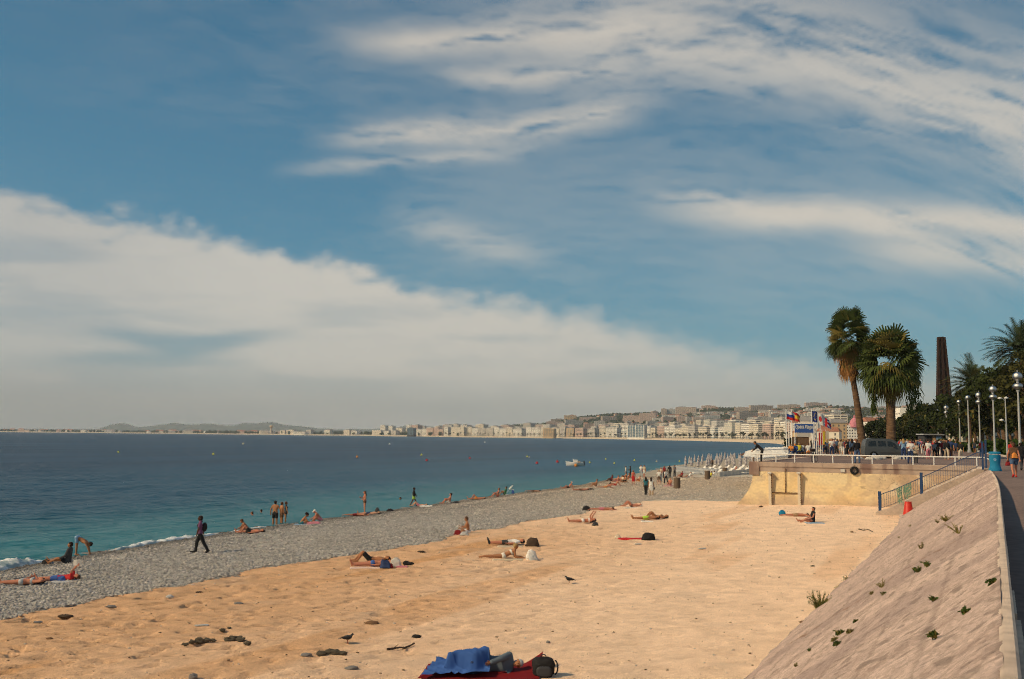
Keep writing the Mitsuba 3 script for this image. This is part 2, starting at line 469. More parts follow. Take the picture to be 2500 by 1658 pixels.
# pebble beach: from under the sand edge to under the water
us = np.concatenate([np.arange(0, 120, .3), np.arange(120, 360, 1.5)])
t = np.linspace(0, 1, 90)
UU, TT = np.meshgrid(us, t, indexing='ij')
v0 = np.interp(us, [0, 74, 80, 150, 360], [24, 23.5, 5, 5, 5])[:, None]
VV = v0 + TT * (shore_v(UU) + 7 - v0)
P = W(UU, VV, sand_z(UU, VV) + .015)
P[..., 2] -= np.where(UU < 79.5, np.clip(edge_v(UU) + .15 - VV, 0, 1) * .35, 0)
berm = .16 * np.exp(-((VV - shore_v(UU) + 5.5 + .8 * np.sin(UU * .13)) / 1.3) ** 2)
P[..., 2] += (meshkit.fbm(P * [.9, .9, 0], 3, 5) - .5) * .13 + berm
PEB_Z = lambda u, v: sand_z(u, v) + .015 + .16 * np.exp(-((v - shore_v(u) + 5.5 + .8 * np.sin(u * .13)) / 1.3) ** 2) + (meshkit.fbm(W(u, v) * [.9, .9, 0], 3, 5) - .5) * .13
struct('pebble_beach', grid_mesh(P, True), 'pebble_mat', smooth=True)


def beach_z(u, v):
    u, v = float(u), float(v)
    if v < 25.6 and u < 78: return float(sand_z(u, v))
    return float(PEB_Z(np.array([u]), np.array([v]))[0])


# loose pebbles, thousands of them
NP = 100000
pu = 14 + 126 * rng.random(NP) ** 1.25
pv = edge_v(pu) - .15 + (shore_v(pu) + .2 - edge_v(pu)) * rng.random(NP)
pv += np.where(rng.random(NP) < .01, -1.2 * rng.random(NP), 0)
pz = PEB_Z(pu, pv)
ico = trimesh.creation.icosahedron()
bv, bf = np.array(ico.vertices), np.array(ico.faces)
size = (.022 + .050 * rng.random(NP) ** 2.2) * np.interp(pu, [20, 110], [.95, 1.25])
ax = size[:, None] * np.stack([1 + .5 * rng.random(NP), .8 + .3 * rng.random(NP), .5 + .25 * rng.random(NP)], 1)
ang = rng.random(NP) * 6.283
extra = rng.random(NP) < .13
pu = np.where(extra, 79.5 + 48 * rng.random(NP), pu)
pv = np.where(extra, 14 + 12 * rng.random(NP), pv)
pz = PEB_Z(pu, pv)
v = bv[None] * ax[:, None]
v = np.stack([v[..., 0] * np.cos(ang)[:, None] - v[..., 1] * np.sin(ang)[:, None], v[..., 0] * np.sin(ang)[:, None] + v[..., 1] * np.cos(ang)[:, None], v[..., 2]], -1)
v += W(pu, pv, pz + .35 * ax[:, 2])[:, None]
shade = .24 + .27 * rng.random(NP) ** 1.2 + np.where(rng.random(NP) < .08, .15, 0)
col = shade[:, None] * np.stack([1.04 + .06 * rng.random(NP), np.full(NP, .97), .93 - .10 * rng.random(NP)], 1)
col = col * (1 + np.clip((pu - 55) / 60, 0, 1)[:, None] * np.array([.26, .12, -.04]))
wet = np.clip((pv - shore_v(pu) + 2.6) / 1.6, 0, 1)
col *= (1 - .5 * wet)[:, None]
obj('pebbles', (v.reshape(-1, 3), (bf[None] + 12 * np.arange(NP)[:, None, None]).reshape(-1, 3)), 'pebble_stone', smooth=True, color=np.repeat(col, 12, 0),
    label='loose grey pebbles of the beach between sand and water', kind='stuff')

# the sea: one sheet to the horizon, gently swelling towards the shore
rr = np.concatenate([[5], np.geomspace(18, 260, 420), np.geomspace(266, 24000, 90)])
th = np.radians(np.linspace(-75, 42, 420))
R_, TH = np.meshgrid(rr, th, indexing='ij')
P = np.stack([R_ * np.sin(TH), R_ * np.cos(TH), 0 * R_], -1)
uu, vv = P[..., 0] * SA + P[..., 1] * CA, -P[..., 0] * CA + P[..., 1] * SA
sw = meshkit.noise(np.stack([uu * .10, vv * .33, 0 * uu], -1), 3) - .5
sw2 = meshkit.noise(np.stack([uu * .30 + .15 * vv, vv * .8, 0 * uu], -1), 6) - .5
P[..., 2] += (.16 * sw + .09 * sw2) * np.clip((260 - R_) / 160, 0, 1) * np.clip((vv - shore_v(uu)) / 6, .15, 1)
struct('sea', grid_mesh(P, True), 'sea_mat', smooth=True)


# breaking wavelets at the water's edge
def foam_col(p, n, uv):
    return mix((.34, .42, .43), (.80, .80, .78), sst(.35, .6, fb(p.x * 3.2, p.y * 3.2, p.z * 3, 3)))


bump('foam_mat', mikit.proc(foam_col), lambda p, n, uv: .05 * fb(p.x * 7, p.y * 7, p.z * 7, 3), 1.0, .7, .3, .02)


def wavelet(u0, u1, h, wd, label, off=0.0, seed=1):
    n = int((u1 - u0) / .12)
    u = np.linspace(u0, u1, n)
    x = (u - u0) / (u1 - u0)
    env = np.clip(np.minimum(x, 1 - x) * 5, 0, 1) ** .7
    j = meshkit.fbm(np.stack([u * .8, 0 * u, 0 * u + seed], -1), 3)
    j2 = meshkit.fbm(np.stack([u * 2.6, 0 * u, 0 * u + seed + 5], -1), 3)
    k = np.linspace(0, 1, 14)
    U_, K = np.meshgrid(u, k, indexing='ij')
    width = wd * (.35 + .9 * j)[:, None] * env[:, None] + .03
    V_ = shore_v(U_) + off + (j - .5)[:, None] * .5 + width * (K - .35)
    Z = h * env[:, None] * (.4 + j2[:, None]) * np.sin(np.pi * K) ** .6 * (1 - .35 * K)
    Pn = W(U_, V_, 0) 
    rough = meshkit.fbm(np.stack([U_ * 6, V_ * 6, 0 * U_ + seed], -1), 3) - .5
    Pn[..., 2] = .06 + Z * (1 + .9 * rough) - .10 * (np.abs(K - .5) * 2) ** 6 - .03
    single('breaking_wave', grid_mesh(Pn, True), 'foam_mat', label, 'wave', smooth=True)


wavelet(22, 33.4, .38, 1.9, 'white foaming wavelet breaking on the pebbles at the left edge', -.1, 1)
wavelet(37.6, 47.5, .20, .95, 'thin line of white surf left of the walking person', -.35, 2)
wavelet(48.2, 52.5, .10, .5, 'faint short streak of surf right of the walking person', -.35, 3)

# terrain beyond: the bay, the town's ground and its hill
XP = np.concatenate([np.linspace(-700, 1100, 70), np.linspace(1110, 2700, 170), np.linspace(2720, 4200, 20)])
SS = np.geomspace(330, 17000, 190)
TX, DD = np.meshgrid((XP - 1250) / FPX, SS, indexing='ij')
PX_, PY_ = TX * DD, DD
pts = shapely.points(PX_.ravel(), PY_.ravel())
dist = shapely.distance(coast, pts)
inside = shapely.contains(land_poly, pts)
sd = np.where(inside, dist, -dist).reshape(TX.shape)


# skyline of the hill behind the town, in metres above the sea, per direction (photo column)
def hill_h(xp, D, s):
    top = np.interp(xp, [600, 1000, 1150, 1250, 1330, 1400, 1480, 1560, 1640, 1720, 1820, 1900, 2000, 2100, 2220, 2400, 2700], [3, 7, 16, 34, 44, 64, 80, 82, 84, 94, 90, 92, 97, 92, 92, 85, 80])
    s0 = np.interp(xp, [600, 1200, 1500, 1800, 2000, 2200, 2500], [260, 190, 170, 170, 190, 230, 280])
    s1 = np.interp(xp, [600, 1200, 1500, 1800, 2000, 2200], [900, 760, 900, 1050, 1200, 1250])
    t = np.clip((s - s0) / (s1 - s0), 0, 1)
    return top * (t ** .85)


def ground_z(x, y):
    x, y = np.atleast_1d(np.asarray(x, float)), np.atleast_1d(np.asarray(y, float))
    q = shapely.points(x, y)
    s = shapely.distance(coast, q) * np.where(shapely.contains(land_poly, q), 1, -1)
    D = np.maximum(y, 1)
    xp = 1250 + FPX * x / D
    return gz(xp, D, s, x, y)


def gz(xp, D, s, x, y):
    z = np.interp(s, [-200, -10, 0, 24, 34, 40], [-8, -1.2, 0, 1.9, 2.6, 4.1])
    p = np.stack([x, y, 0 * x], -1)
    und = meshkit.fbm(p * .004, 3, 2) - .5
    h = hill_h(xp, D, s)
    return z + h * (1 + .22 * und) + np.clip(s - 300, 0, 800) / 800 * 6 * (und + .5)


Z = gz(1250 + FPX * TX, DD, sd, PX_, PY_)
Z = np.where(DD < 420, np.minimum(Z, 4.1), Z)
struct('terrain', grid_mesh(np.stack([PX_, PY_, Z], -1), False), 'terrain_mat', smooth=True)


# blue ridges far behind
def ridge(name, D, prof, depth, seed):
    xs = np.linspace(-900, 2000, 260)
    h = np.interp(xs, [p[0] for p in prof], [p[1] for p in prof]) * D / FPX
    n = meshkit.fbm(np.stack([xs * .02, 0 * xs, 0 * xs + seed], -1), 5)
    h = h * (.66 + .36 * n)
    k = np.linspace(0, 1, 16)
    X_, K = np.meshgrid(xs, k, indexing='ij')
    Dk = D + depth * (K - .5) * 2
    n2 = meshkit.fbm(np.stack([X_ * .03, K * 3, 0 * X_ + seed], -1), 4)
    Zk = h[:, None] * np.sin(np.pi * np.clip(K, 0, 1)) ** .8 * (.8 + .4 * n2) + 1
    struct(name, grid_mesh(np.stack([(X_ - 1250) / FPX * Dk, Dk, Zk], -1), False), 'ridge_mat', smooth=True)


ridge('hills', 13000, [(-900, 6), (0, 7), (240, 8), (270, 18), (310, 24), (345, 16), (380, 20), (430, 27), (480, 22), (560, 25), (620, 28), (700, 26), (780, 18), (880, 15), (1000, 9), (1200, 6), (2000, 5)], 700, 3)
ridge('hills', 15500, [(-900, 4), (200, 5), (500, 12), (900, 15), (990, 24), (1030, 21), (1060, 25), (1120, 18), (1300, 12), (2000, 8)], 900, 8)

# ================================================================== THE TOWN ROUND THE BAY
trng = np.random.default_rng(21)


def block(label, c, w, d, h, rot, wall, glass='winshade', floors=None, bays=None, group=None, name='apartment_block', roof='roofgrey', penthouse=True, split=.46):
    """A flat-roofed block: dark glazed core, floor bands and piers standing proud of it, a roof with its parapet."""
    k = thing(name, label, 'building', group)
    floors = floors or max(2, int(round(h / 3.1)))
    bays = bays or max(2, int(round(w / 6.5)))
    fh = h / floors
    M = T().translate([float(x) for x in c]).rotate([0, 0, 1], float(rot))
    core = MB().box((0, 0, h / 2), (w - .9, d - .9, h - .2))
    m = MB()
    for i in range(floors + 1):
        z0 = i * fh - fh * split * .5
        th = fh * split
        if i == 0: z0, th = -4, 4.6
        m.box((0, 0, z0 + th / 2), (w, d, th))
    for i in range(bays + 1):
        pw = 1.5 if i in (0, bays) else .95
        x = -w / 2 + pw / 2 + (w - pw) * i / bays
        for s in (-1, 1):
            m.box((x, s * (d / 2 - .33), h / 2), (pw, .62, h))
    nd = max(2, int(d / 6))
    for i in range(1, nd):
        for s in (-1, 1):
            m.box((s * (w / 2 - .33), -d / 2 + d * i / nd, h / 2), (.62, 1.2, h))
    obj('wall', m.out(), wall, k, to_world=M)
    obj('window', core.out(), glass, k, kind='stuff', to_world=M)
    r = MB().box((0, 0, h + fh * split * .5 + .12), (w - .4, d - .4, .24))
    if penthouse: r.box((trng.uniform(-.2, .2) * w, 0, h + 1.7), (w * .35, d * .45, 2.6))
    obj('roof', r.out(), roof, k, to_world=M)
    return k


def gable(label, c, w, d, h, rot, wall, roof, group=None, name='house'):
    k = thing(name, label, 'house', group)
    M = T().translate([float(x) for x in c]).rotate([0, 0, 1], float(rot))
    obj('wall', MB().box((0, 0, h / 2 - 2), (w, d, h + 4)).out(), wall, k, to_world=M)
    a, b, r = w / 2 + .5, d / 2 + .5, .34 * d / 2 + .4
    v = [[-a, -b, h], [a, -b, h], [a, b, h], [-a, b, h], [-a * .7, 0, h + r + .8], [a * .7, 0, h + r + .8]]
    obj('roof', (v, [[0, 1, 5], [0, 5, 4], [2, 3, 4], [2, 4, 5], [1, 2, 5], [3, 0, 4], [0, 2, 1], [0, 3, 2]]), roof, k, to_world=M)
    m = MB()
    for i in range(max(1, int(w / 4))):
        for z in np.arange(1.6, h - .8, 2.9):
            m.box((-w / 2 + (i + .5) * w / max(1, int(w / 4)), -d / 2 - .04, z), (1.2, .12, 1.5))
    obj('window', m.out(), 'winshade', k, kind='stuff', to_world=M)
    return k


def hit(x, y, D0=650, D1=5200):
    """Where the sight line of the photo's pixel meets the rising ground."""
    D = np.linspace(D0, D1, 900)
    d = ray(x, y)
    Pp = EYE + d * (D / d[1])[:, None]
    g = ground_z(Pp[:, 0], Pp[:, 1])
    under = np.nonzero(Pp[:, 2] < g)[0]
    i = under[0] if len(under) else int(np.argmin(Pp[:, 2] - g))
    return np.array([Pp[i, 0], Pp[i, 1], g[i]])


# the seafront rows, block after block along the shore
arc = LineString(COAST[17:-2])
NAMES = {'facade': 'cream', 'facade_white': 'white', 'facade_grey': 'greyish', 'facade_pink': 'pinkish', 'facade_ochre': 'ochre', 'facade_tan': 'tan'}


def px_of(p):
    """The photo column a point lies in."""
    d = np.asarray(p, float) - EYE
    return 1250 + FPX * (d @ _R) / (d @ _F)


def row(off, hmin, hmax, w0, w1, x_from, x_to, where, seed, gap=3.0):
    r = np.random.default_rng(seed)
    s = 0.0
    while s < arc.length:
        w = r.uniform(w0, w1)
        a, b = np.array(arc.interpolate(s).coords[0]), np.array(arc.interpolate(s + w).coords[0])
        t = (b - a) / max(np.linalg.norm(b - a), 1e-6)
        c = (a + b) / 2 + off * np.array([t[1], -t[0]])
        s += w + (gap if r.random() < .7 else gap * 7)
        x = px_of([c[0], c[1], 6])
        if not x_from < x < x_to: continue
        z = float(ground_z(c[0], c[1])[0])
        h = r.uniform(hmin, hmax)
        f = r.choice(['facade', 'facade_white', 'facade', 'facade_grey', 'facade_pink', 'facade_ochre', 'facade_white'], p=[.26, .22, .16, .1, .1, .04, .12])
        third = 'far left' if x < 880 else 'left' if x < 1150 else 'centre left' if x < 1400 else 'centre right' if x < 1620 else 'right' if x < 1800 else 'far right'
        sz = ('wide' if w > (w0 + w1) / 2 else 'narrow') + (' tall' if h > (hmin + hmax) / 2 else ' low')
        block(f'{sz} {NAMES[f]} balconied block, {where}, {third} part of far shore', (c[0], c[1], z), w, r.uniform(14, 18), h, math.degrees(math.atan2(t[1], t[0])), str(f),
              group=f'{sz} {NAMES[f]} blocks, {where}, {third}', glass='winshade' if r.random() < .8 else 'winblue')


row(62, 17, 25, 22, 46, 1010, 2080, 'first row', 3)
row(62, 9, 17, 25, 60, 690, 1010, 'first row', 13, 14)
row(120, 22, 33, 24, 50, 1000, 2060, 'second row', 4, 9)
row(190, 24, 36, 24, 46, 930, 1900, 'third row', 5, 22)
# big blocks on the hill, each read off the photo: column and row of its foot, width and height in photo pixels
HILLB = [(1392, 1027, 30, 12, 'facade_ochre', 'ochre block high on the left shoulder of the hill'), (1367, 1031, 44, 7, 'facade_tan', 'long low tan block below the ochre one on the left shoulder'),
         (1435, 1029, 40, 9, 'facade_pink', 'long pinkish block right of the ochre one on the hill'), (1486, 1032, 36, 14, 'facade_tan', 'broad tan block in the middle of the hill'),
         (1401, 1040, 44, 13, 'facade_grey', 'shaded grey slab block behind the seafront'), (1354, 1042, 40, 12, 'facade_pink', 'pink-grey slab left of the shaded grey slab'),
         (1464, 1048, 26, 19, 'facade_grey', 'tall grey striped tower behind the seafront'), (1494, 1051, 22, 17, 'facade', 'cream tower right of the grey striped tower'),
         (1534, 1050, 58, 15, 'facade_grey', 'very long greyish slab behind the blue glass block'), (1542, 1032, 40, 16, 'facade_pink', 'dusky pink slab above the long greyish slab'),
         (1582, 1031, 40, 20, 'facade_pink', 'tall pink block with terraces, middle of the hill'), (1597, 1021, 13, 16, 'facade_pink', 'slim pink tower near the hilltop'),
         (1629, 1033, 28, 14, 'facade_pink', 'pink slab left of a matching pink slab'), (1621, 1019, 13, 20, 'facade_tan', 'slim tan tower at the hill crest'),
         (1639, 1017, 22, 17, 'facade_grey', 'blue-grey block beside the slim tan tower'), (1675, 1015, 50, 20, 'facade_tan', 'wide tan terraced block below the hill crest'),
         (1667, 1033, 28, 14, 'facade_pink', 'matching pink slab right of its twin'), (1705, 1035, 28, 15, 'facade_tan', 'tan block with a dark side among pines'),
         (1671, 990, 40, 6, 'facade_pink', 'low pink block on the left of the crest'), (1730, 996, 33, 10, 'facade_pink', 'pink block on the crest above the pines'),
         (1811, 1010, 34, 14, 'facade_tan', 'brownish block with a rounded end above the big tan block'), (1824, 1027, 50, 19, 'facade_tan', 'biggest tan terraced block on the right of the hill'),
         (1858, 1007, 58, 16, 'facade_tan', 'very long tan slab on the crest'), (1926, 999, 54, 10, 'facade_tan', 'long low brown slab right of the very long tan slab'),
         (1992, 992, 54, 12, 'facade_pink', 'pinkish slab topping the hill behind the flags'), (1862, 1013, 20, 6, 'facade', 'small cream block left of the flags on the hill'),
         (1882, 1032, 21, 11, 'facade_grey', 'grey drum-like block left of the flags'), (1838, 1033, 24, 12, 'facade_white', 'white block with a blue-grey flank, right part of the hill'),
         (1735, 1036, 30, 9, 'facade', 'cream block with dark windows under the pines'), (1777, 1046, 50, 12, 'facade_white', 'wide white block with dark windows behind the seafront'),
         (1850, 1046, 58, 13, 'facade_white', 'widest white block with bluish windows near the flags'), (1674, 1049, 32, 12, 'facade', 'cream terraced block behind the seafront trees'),
         (1285, 1042, 30, 7, 'facade_white', 'white block at the left foot of the hill'), (1318, 1046, 26, 9, 'facade', 'cream block at the left foot of the hill'), (2150, 1003, 26, 7, 'facade', 'cream block on the crest between the two palms'),
         (2235, 985, 40, 7, 'facade_ochre', 'ochre block on the crest left of the rusty obelisk'), (2148, 1022, 22, 8, 'facade_pink', 'pink block on the slope between the palms'), (1240, 1046, 30, 8, 'facade_white', 'long white block low on the left slope')]
for x, y, w, h, f, lab in HILLB:
    c = hit(x, y)
    D = c[1]
    k = D / FPX
    block(lab, (c[0], c[1], c[2]), w * k, 14 + 4 * trng.random(), h * k, trng.uniform(-22, 16), f, glass='winblue' if 'blue' in lab else 'winshade', roof='roofred' if f in ('facade_ochre',) else 'roofgrey')
# more blocks of flats scattered between them
n = 0
while n < 112:
    x = trng.uniform(1180, 2060)
    D = trng.uniform(1500, 3000)
    X = (x - 1250) / FPX * D
    s = shapely.distance(coast, shapely.Point(X, D))
    if not 230 < s < 1350 or not shapely.contains(land_poly, shapely.Point(X, D)): continue
    z = float(ground_z(X, D)[0])
    n += 1
    f = str(trng.choice(['facade_white', 'facade', 'facade_pink', 'facade_grey', 'facade_white']))
    part = 'far left' if x < 1380 else 'left' if x < 1550 else 'middle' if x < 1720 else 'right' if x < 1890 else 'far right'
    sz = 'long' if n % 2 else 'short'
    hh_ = 'upper' if z > 50 else 'lower'
    block(f'{sz} {NAMES[f]} block of flats half hidden by trees, {part} {hh_} hill', (X, D, z - 1), trng.uniform(30, 55) if n % 2 else trng.uniform(14, 28), 13, trng.uniform(8, 17), trng.uniform(-25, 15), f, group=f'{sz} {NAMES[f]} flats, {part} {hh_} hill', roof=str(trng.choice(['roofred', 'roofgrey'])))
# odd ones of the front
for lab, x, D, w, h, f, g, kw in [
        ('seafront block with pale blue glass front, left of its twin', 1548, 2080, 24, 25, 'facade_white', 'winblue', dict(split=.12)), ('seafront block with pale blue glass front, right of its twin', 1565, 2040, 20, 26, 'facade_white', 'winblue', dict(split=.12)),
        ('dark blue glass block low on the left far shore', 1005, 3080, 24, 22, 'charcoal', 'winblue', dict(split=.2)), ('orange-ochre seafront block beside a dark gap', 1342, 2420, 28, 19, 'facade_ochre', 'winshade', {})]:
    p = far(x, 1060, D)
    block(lab, (p[0], p[1], 4), w, 15, h, -30, f, glass=g, **kw)
# low town on the far left
for i in range(70):
    x = trng.uniform(-30, 700)
    ab = 'leftmost' if x < 130 else 'left' if x < 300 else 'middle' if x < 480 else 'right'
    lf = str(trng.choice(['facade_white', 'facade', 'facade_pink', 'facade_grey']))
    D = np.interp(x, [0, 300, 600, 900], [5400, 4900, 4100, 3400]) + trng.uniform(70, 420)
    p = far(x, 1050, D)
    gable(f'small {NAMES[lf]} building on the low far shore, {ab} stretch', (p[0], p[1], 3.5), trng.uniform(18, 46), 14, trng.uniform(5, 13), trng.uniform(-20, 20), lf,
          str(trng.choice(['roofred', 'roofgrey'])), f'small {NAMES[lf]} buildings of the low far shore, {ab}', 'waterfront_house')
p = far(662, 1055, 4060)
k = thing('airport_tower', 'tan tower with a flared round top on the low far shore', 'tower')
obj('shaft', MB().lathe([(5.5, -2), (4.2, 8), (3.8, 20), (3.8, 24)], p * [1, 1, 0] + [0, 0, 4], 14).out(), 'facade_tan', k, smooth=40)
obj('lookout', MB().lathe([(3.8, 24), (8, 27), (8.2, 31), (6, 33), (0, 34)], p * [1, 1, 0] + [0, 0, 4], 14).out(), 'facade_ochre', k, smooth=40)
p = far(735, 1058, 3780)
block('low white terminal hall on the far left shore', (p[0], p[1], 3), 60, 20, 9, -35, 'facade_white', name='terminal_hall', penthouse=False)

# pink-domed hotel and its neighbours, seen between the palms
p = far(2072, 1066, 820)
k = block('white grand hotel with many small windows and a pink dome, behind the leaning palm', (p[0], p[1], 4.2), 15, 12, 12.0, -8, 'facade_white', bays=7, floors=5, name='grand_hotel', roof='roofred', penthouse=False, split=.55)
q = far(2086, 1035, 815)
obj('dome', MB().lathe([(3.9, -1), (3.9, 1), (3.7, 2.6), (3.0, 4.6), (1.8, 6.0), (.7, 6.7), (.6, 8.2), (0, 9.2)], (q[0], q[1], 16.2), 18).out(), 'pink', k, smooth=50, label='pink dome with a pale lantern')
for lab, x, y, D, w, h, f, kw in [('broad cream palace-like block between the two palms', 2140, 1066, 640, 17, 9.5, 'facade', dict(roof='roofred', penthouse=False)),
                                  ('white tower-like block right of the thick palm', 2213, 1062, 520, 8, 16.5, 'facade_white', dict(penthouse=False, split=.8)),
                                  ('white stepped block with dark balconies right of the thick palm', 2236, 1062, 540, 11, 17.5, 'facade_white', dict(split=.35)),
                                  ('white low block with blue-grey band behind the crowd', 2045, 1066, 900, 16, 6, 'facade_white', dict(glass='winblue', penthouse=False, split=.6)),
                                  ('white terraced block right behind the blue beach banner', 1990, 1066, 1250, 34, 17, 'facade_white', dict(split=.6)),
                                  ('cream block left behind the tall flagpole', 1915, 1066, 1320, 26, 17, 'facade', dict(split=.6))]:
    p = far(x, y, D)
    block(lab, (p[0], p[1], 4.2), w, 12, h, -10, f, **kw)

# the crowded roofs between the flags and the trees
for i in range(46):
    x = trng.uniform(1945, 2330); D = trng.uniform(640, 1250)
    p = far(x, 1066, D)
    f = str(trng.choice(['facade_white', 'facade', 'facade_pink', 'facade_ochre', 'facade_white', 'facade_grey']))
    rf = str(trng.choice(['roofred', 'roofgrey', 'roofred']))
    wh = 'between the flags and the leaning palm' if x < 2085 else 'between the two fan palms' if x < 2165 else 'right of the thick palm'
    gable(f'{"tall" if i % 2 else "low"} {NAMES[f]} house with {"red" if rf == "roofred" else "grey"} roof {wh}', (p[0], p[1], 4 + (D - 640) * .012), trng.uniform(7, 15), trng.uniform(8, 11), (7 + 5 * trng.random()) * (1.15 if i % 2 else .75), trng.uniform(-30, 30), f, rf, f'{"tall" if i % 2 else "low"} {NAMES[f]} houses with {"red" if rf == "roofred" else "grey"} roofs {wh}')
# houses scattered over the hill
n = 0
while n < 290:
    x = trng.uniform(1150, 2330)
    D = trng.uniform(1000, 3600)
    X = (x - 1250) / FPX * D
    s = shapely.distance(coast, shapely.Point(X, D))
    if not 230 < s < 1500 or not shapely.contains(land_poly, shapely.Point(X, D)): continue
    z = float(ground_z(X, D)[0])
    if z < 14: continue
    n += 1
    part = 'far left' if x < 1400 else 'left' if x < 1620 else 'middle' if x < 1850 else 'right' if x < 2100 else 'far right'
    part += ' upper' if z > 62 else ' lower'
    f = str(trng.choice(['facade_white', 'facade', 'facade_pink', 'facade_ochre', 'facade_tan']))
    gable(f'small {NAMES[f]} villa among the trees, {part} part of the hill', (X, D, z), trng.uniform(9, 16), trng.uniform(8, 10), trng.uniform(5, 8.5), trng.uniform(-40, 40), f,
          'roofred' if trng.random() < .7 else 'roofgrey', f'{NAMES[f]} villas, {part} part of the hill')


# woods of the hill: one mass of crowns
def crowns(n, xr, Dr, smin, smax, r0, r1, zmin, seed, tall=1.0, thr=.44):
    r = np.random.default_rng(seed)
    x, D = r.uniform(*xr, n), r.uniform(*Dr, n)
    X = (x - 1250) / FPX * D
    pts = shapely.points(X, D)
    s = shapely.distance(coast, pts)
    ok = shapely.contains(land_poly, pts) & (s > smin) & (s < smax)
    X, D = X[ok], D[ok]
    z = ground_z(X, D)
    dens = meshkit.fbm(np.stack([X * .006, D * .006, 0 * X], -1), 3, 5)
    ok = (z > zmin) & (dens + r.uniform(-.12, .12, len(z)) > thr)
    X, D, z = X[ok], D[ok], z[ok]
    rad = r.uniform(r0, r1, len(X))
    m = trimesh.creation.icosahedron()
    v = np.array(m.vertices)[None] * rad[:, None, None] * (1 + r.uniform(-.3, .3, (len(X), 12, 1)))
    v[..., 2] *= r.uniform(.8, 1.5, len(X))[:, None] * tall
    v += np.stack([X, D, z + rad * .75], -1)[:, None]
    f = np.array(m.faces)[None] + 12 * np.arange(len(X))[:, None, None]
    return v.reshape(-1, 3), f.reshape(-1, 3)


def wood_col(p, n, uv):
    return mix((.018, .032, .016), (.055, .065, .026), fb(p.x * .03, p.y * .03, p.z * .08, 3))


mat('wood_mat', mikit.proc(wood_col), .95, .1)
obj('hillside_wood', crowns(26000, (1050, 2500), (900, 4200), 170, 1900, 2.6, 5.5, 7, 8), 'wood_mat', smooth=True, label='dark green wood of pines and garden trees covering the hill behind the town', kind='stuff')
obj('hillside_wood', crowns(26000, (1780, 2420), (560, 2300), 190, 1900, 2.2, 4.6, 5, 18, 1.0, .40), 'wood_mat', smooth=True, label='darker green wood low on the right of the hill behind the flags and palms', kind='stuff')
obj('shore_wood', crowns(7000, (-80, 1150), (2700, 6200), 40, 420, 4, 8, 2.0, 9, .8), 'wood_mat', smooth=True, label='dark belt of trees along the low far shore at the left', kind='stuff')

# palms and small trees of the far seafront
s = 40.0
while s < arc.length:
    a = np.array(arc.interpolate(s).coords[0]); b = np.array(arc.interpolate(s + 1).coords[0])
    t = b - a
    c = a + np.array([t[1], -t[0]]) * trng.uniform(40, 47)
    x = px_of([c[0], c[1], 8])
    s += trng.uniform(7, 15) * (1 if x > 1600 else 1.6)
    if not 1080 < x < 1925: continue
    z = float(ground_z(c[0], c[1])[0])
    h = trng.uniform(5, 9)
    part = 'far left' if x < 1250 else 'left' if x < 1420 else 'middle' if x < 1580 else 'right' if x < 1720 else 'far right'
    k = thing('seafront_palm', f'small dark palm before the pale seafront blocks, {part} stretch of the far shore', 'palm', f'far seafront palms, {part} stretch')
    obj('trunk', MB().tube([(c[0], c[1], z - 1), (c[0] + .2, c[1], z + h)], [.35, .25], 5).out(), 'trunkdark', k)
    m = MB()
    for j in range(20):
        an, el, L = trng.uniform(0, 6.28), trng.uniform(-.7, 1.1), trng.uniform(2.6, 4.2)
        d = np.array([math.cos(an) * math.cos(el), math.sin(an) * math.cos(el), math.sin(el)])
        sd_ = np.array([-math.sin(an), math.cos(an), 0]) * 1.0
        o = np.array([c[0] + .2, c[1], z + h])
        m.quad(o, o + d * L * .5 + sd_, o + d * L - [0, 0, .9], o + d * L * .5 - sd_)
    obj('crown', m.out(), 'wood_mat', k)

# ================================================================== PROMENADE, SLOPE AND TERRACE
PZ = 4.30                                                  # level of the promenade


def top_v(u): return .45 * (np.clip((np.asarray(u, float) - 30) / 36, 0, 1)) ** 1.5


def top_z(u): return np.interp(u, [-20, 40, 58, 66.5, 70], [4.72, 4.72, 4.50, 4.27, 4.25])


KERB = [(-30, -6.5), (60, -4.2)]
kerb_pts = [tuple(W(u, v)[:2]) for u, v in KERB] + [(46, 90), (77, 170), (128, 300), (201, 500), (333, 900)]
kerb_line = LineString(kerb_pts)
left_pts = [tuple(W(u, float(top_v(u)) - .08)[:2]) for u in (-30, 0, 30, 40, 50, 58, 64, 67.7)] + [tuple(W(u, v)[:2]) for u, v in [(67.9, .8), (74.35, .8), (74.6, 1.0), (74.6, 16.2), (95, 16.3), (98, 20.2), (150, 21)]] + \
    [(58, 181), (95, 300), (170, 500), (300, 900)]
for nm, poly, z, m_ in [('promenade', Polygon(left_pts + kerb_pts[::-1]), PZ, 'pavement_mat')]:
    mm = extrude(shapely.make_valid(poly).buffer(0), .5, trimesh.transformations.translation_matrix([0, 0, z - .5]))
    struct(nm, mm, m_)
kl2 = kerb_line.parallel_offset(.28, 'right')
bed = kerb_line.parallel_offset(5.2, 'right')
road = kerb_line.parallel_offset(19, 'right')
inland = kerb_line.parallel_offset(120, 'right')


def strip(a, b, z, h=.3):
    pa, pb = list(a.coords), list(b.coords)
    return extrude(shapely.make_valid(Polygon(pa + pb[::-1])).buffer(0), h, trimesh.transformations.translation_matrix([0, 0, z - h]))


def kcoords(l): return l


struct('kerb', strip(kerb_line, kl2, PZ + .16, .6), 'kerb_mat')
struct('grass_strip', strip(kl2, bed, PZ + .10, .5), 'grass_mat')
struct('road', strip(bed, road, PZ - .02, .4), 'asphalt')
struct('ground', strip(road, inland, PZ - .01, .4), 'pavement_mat')

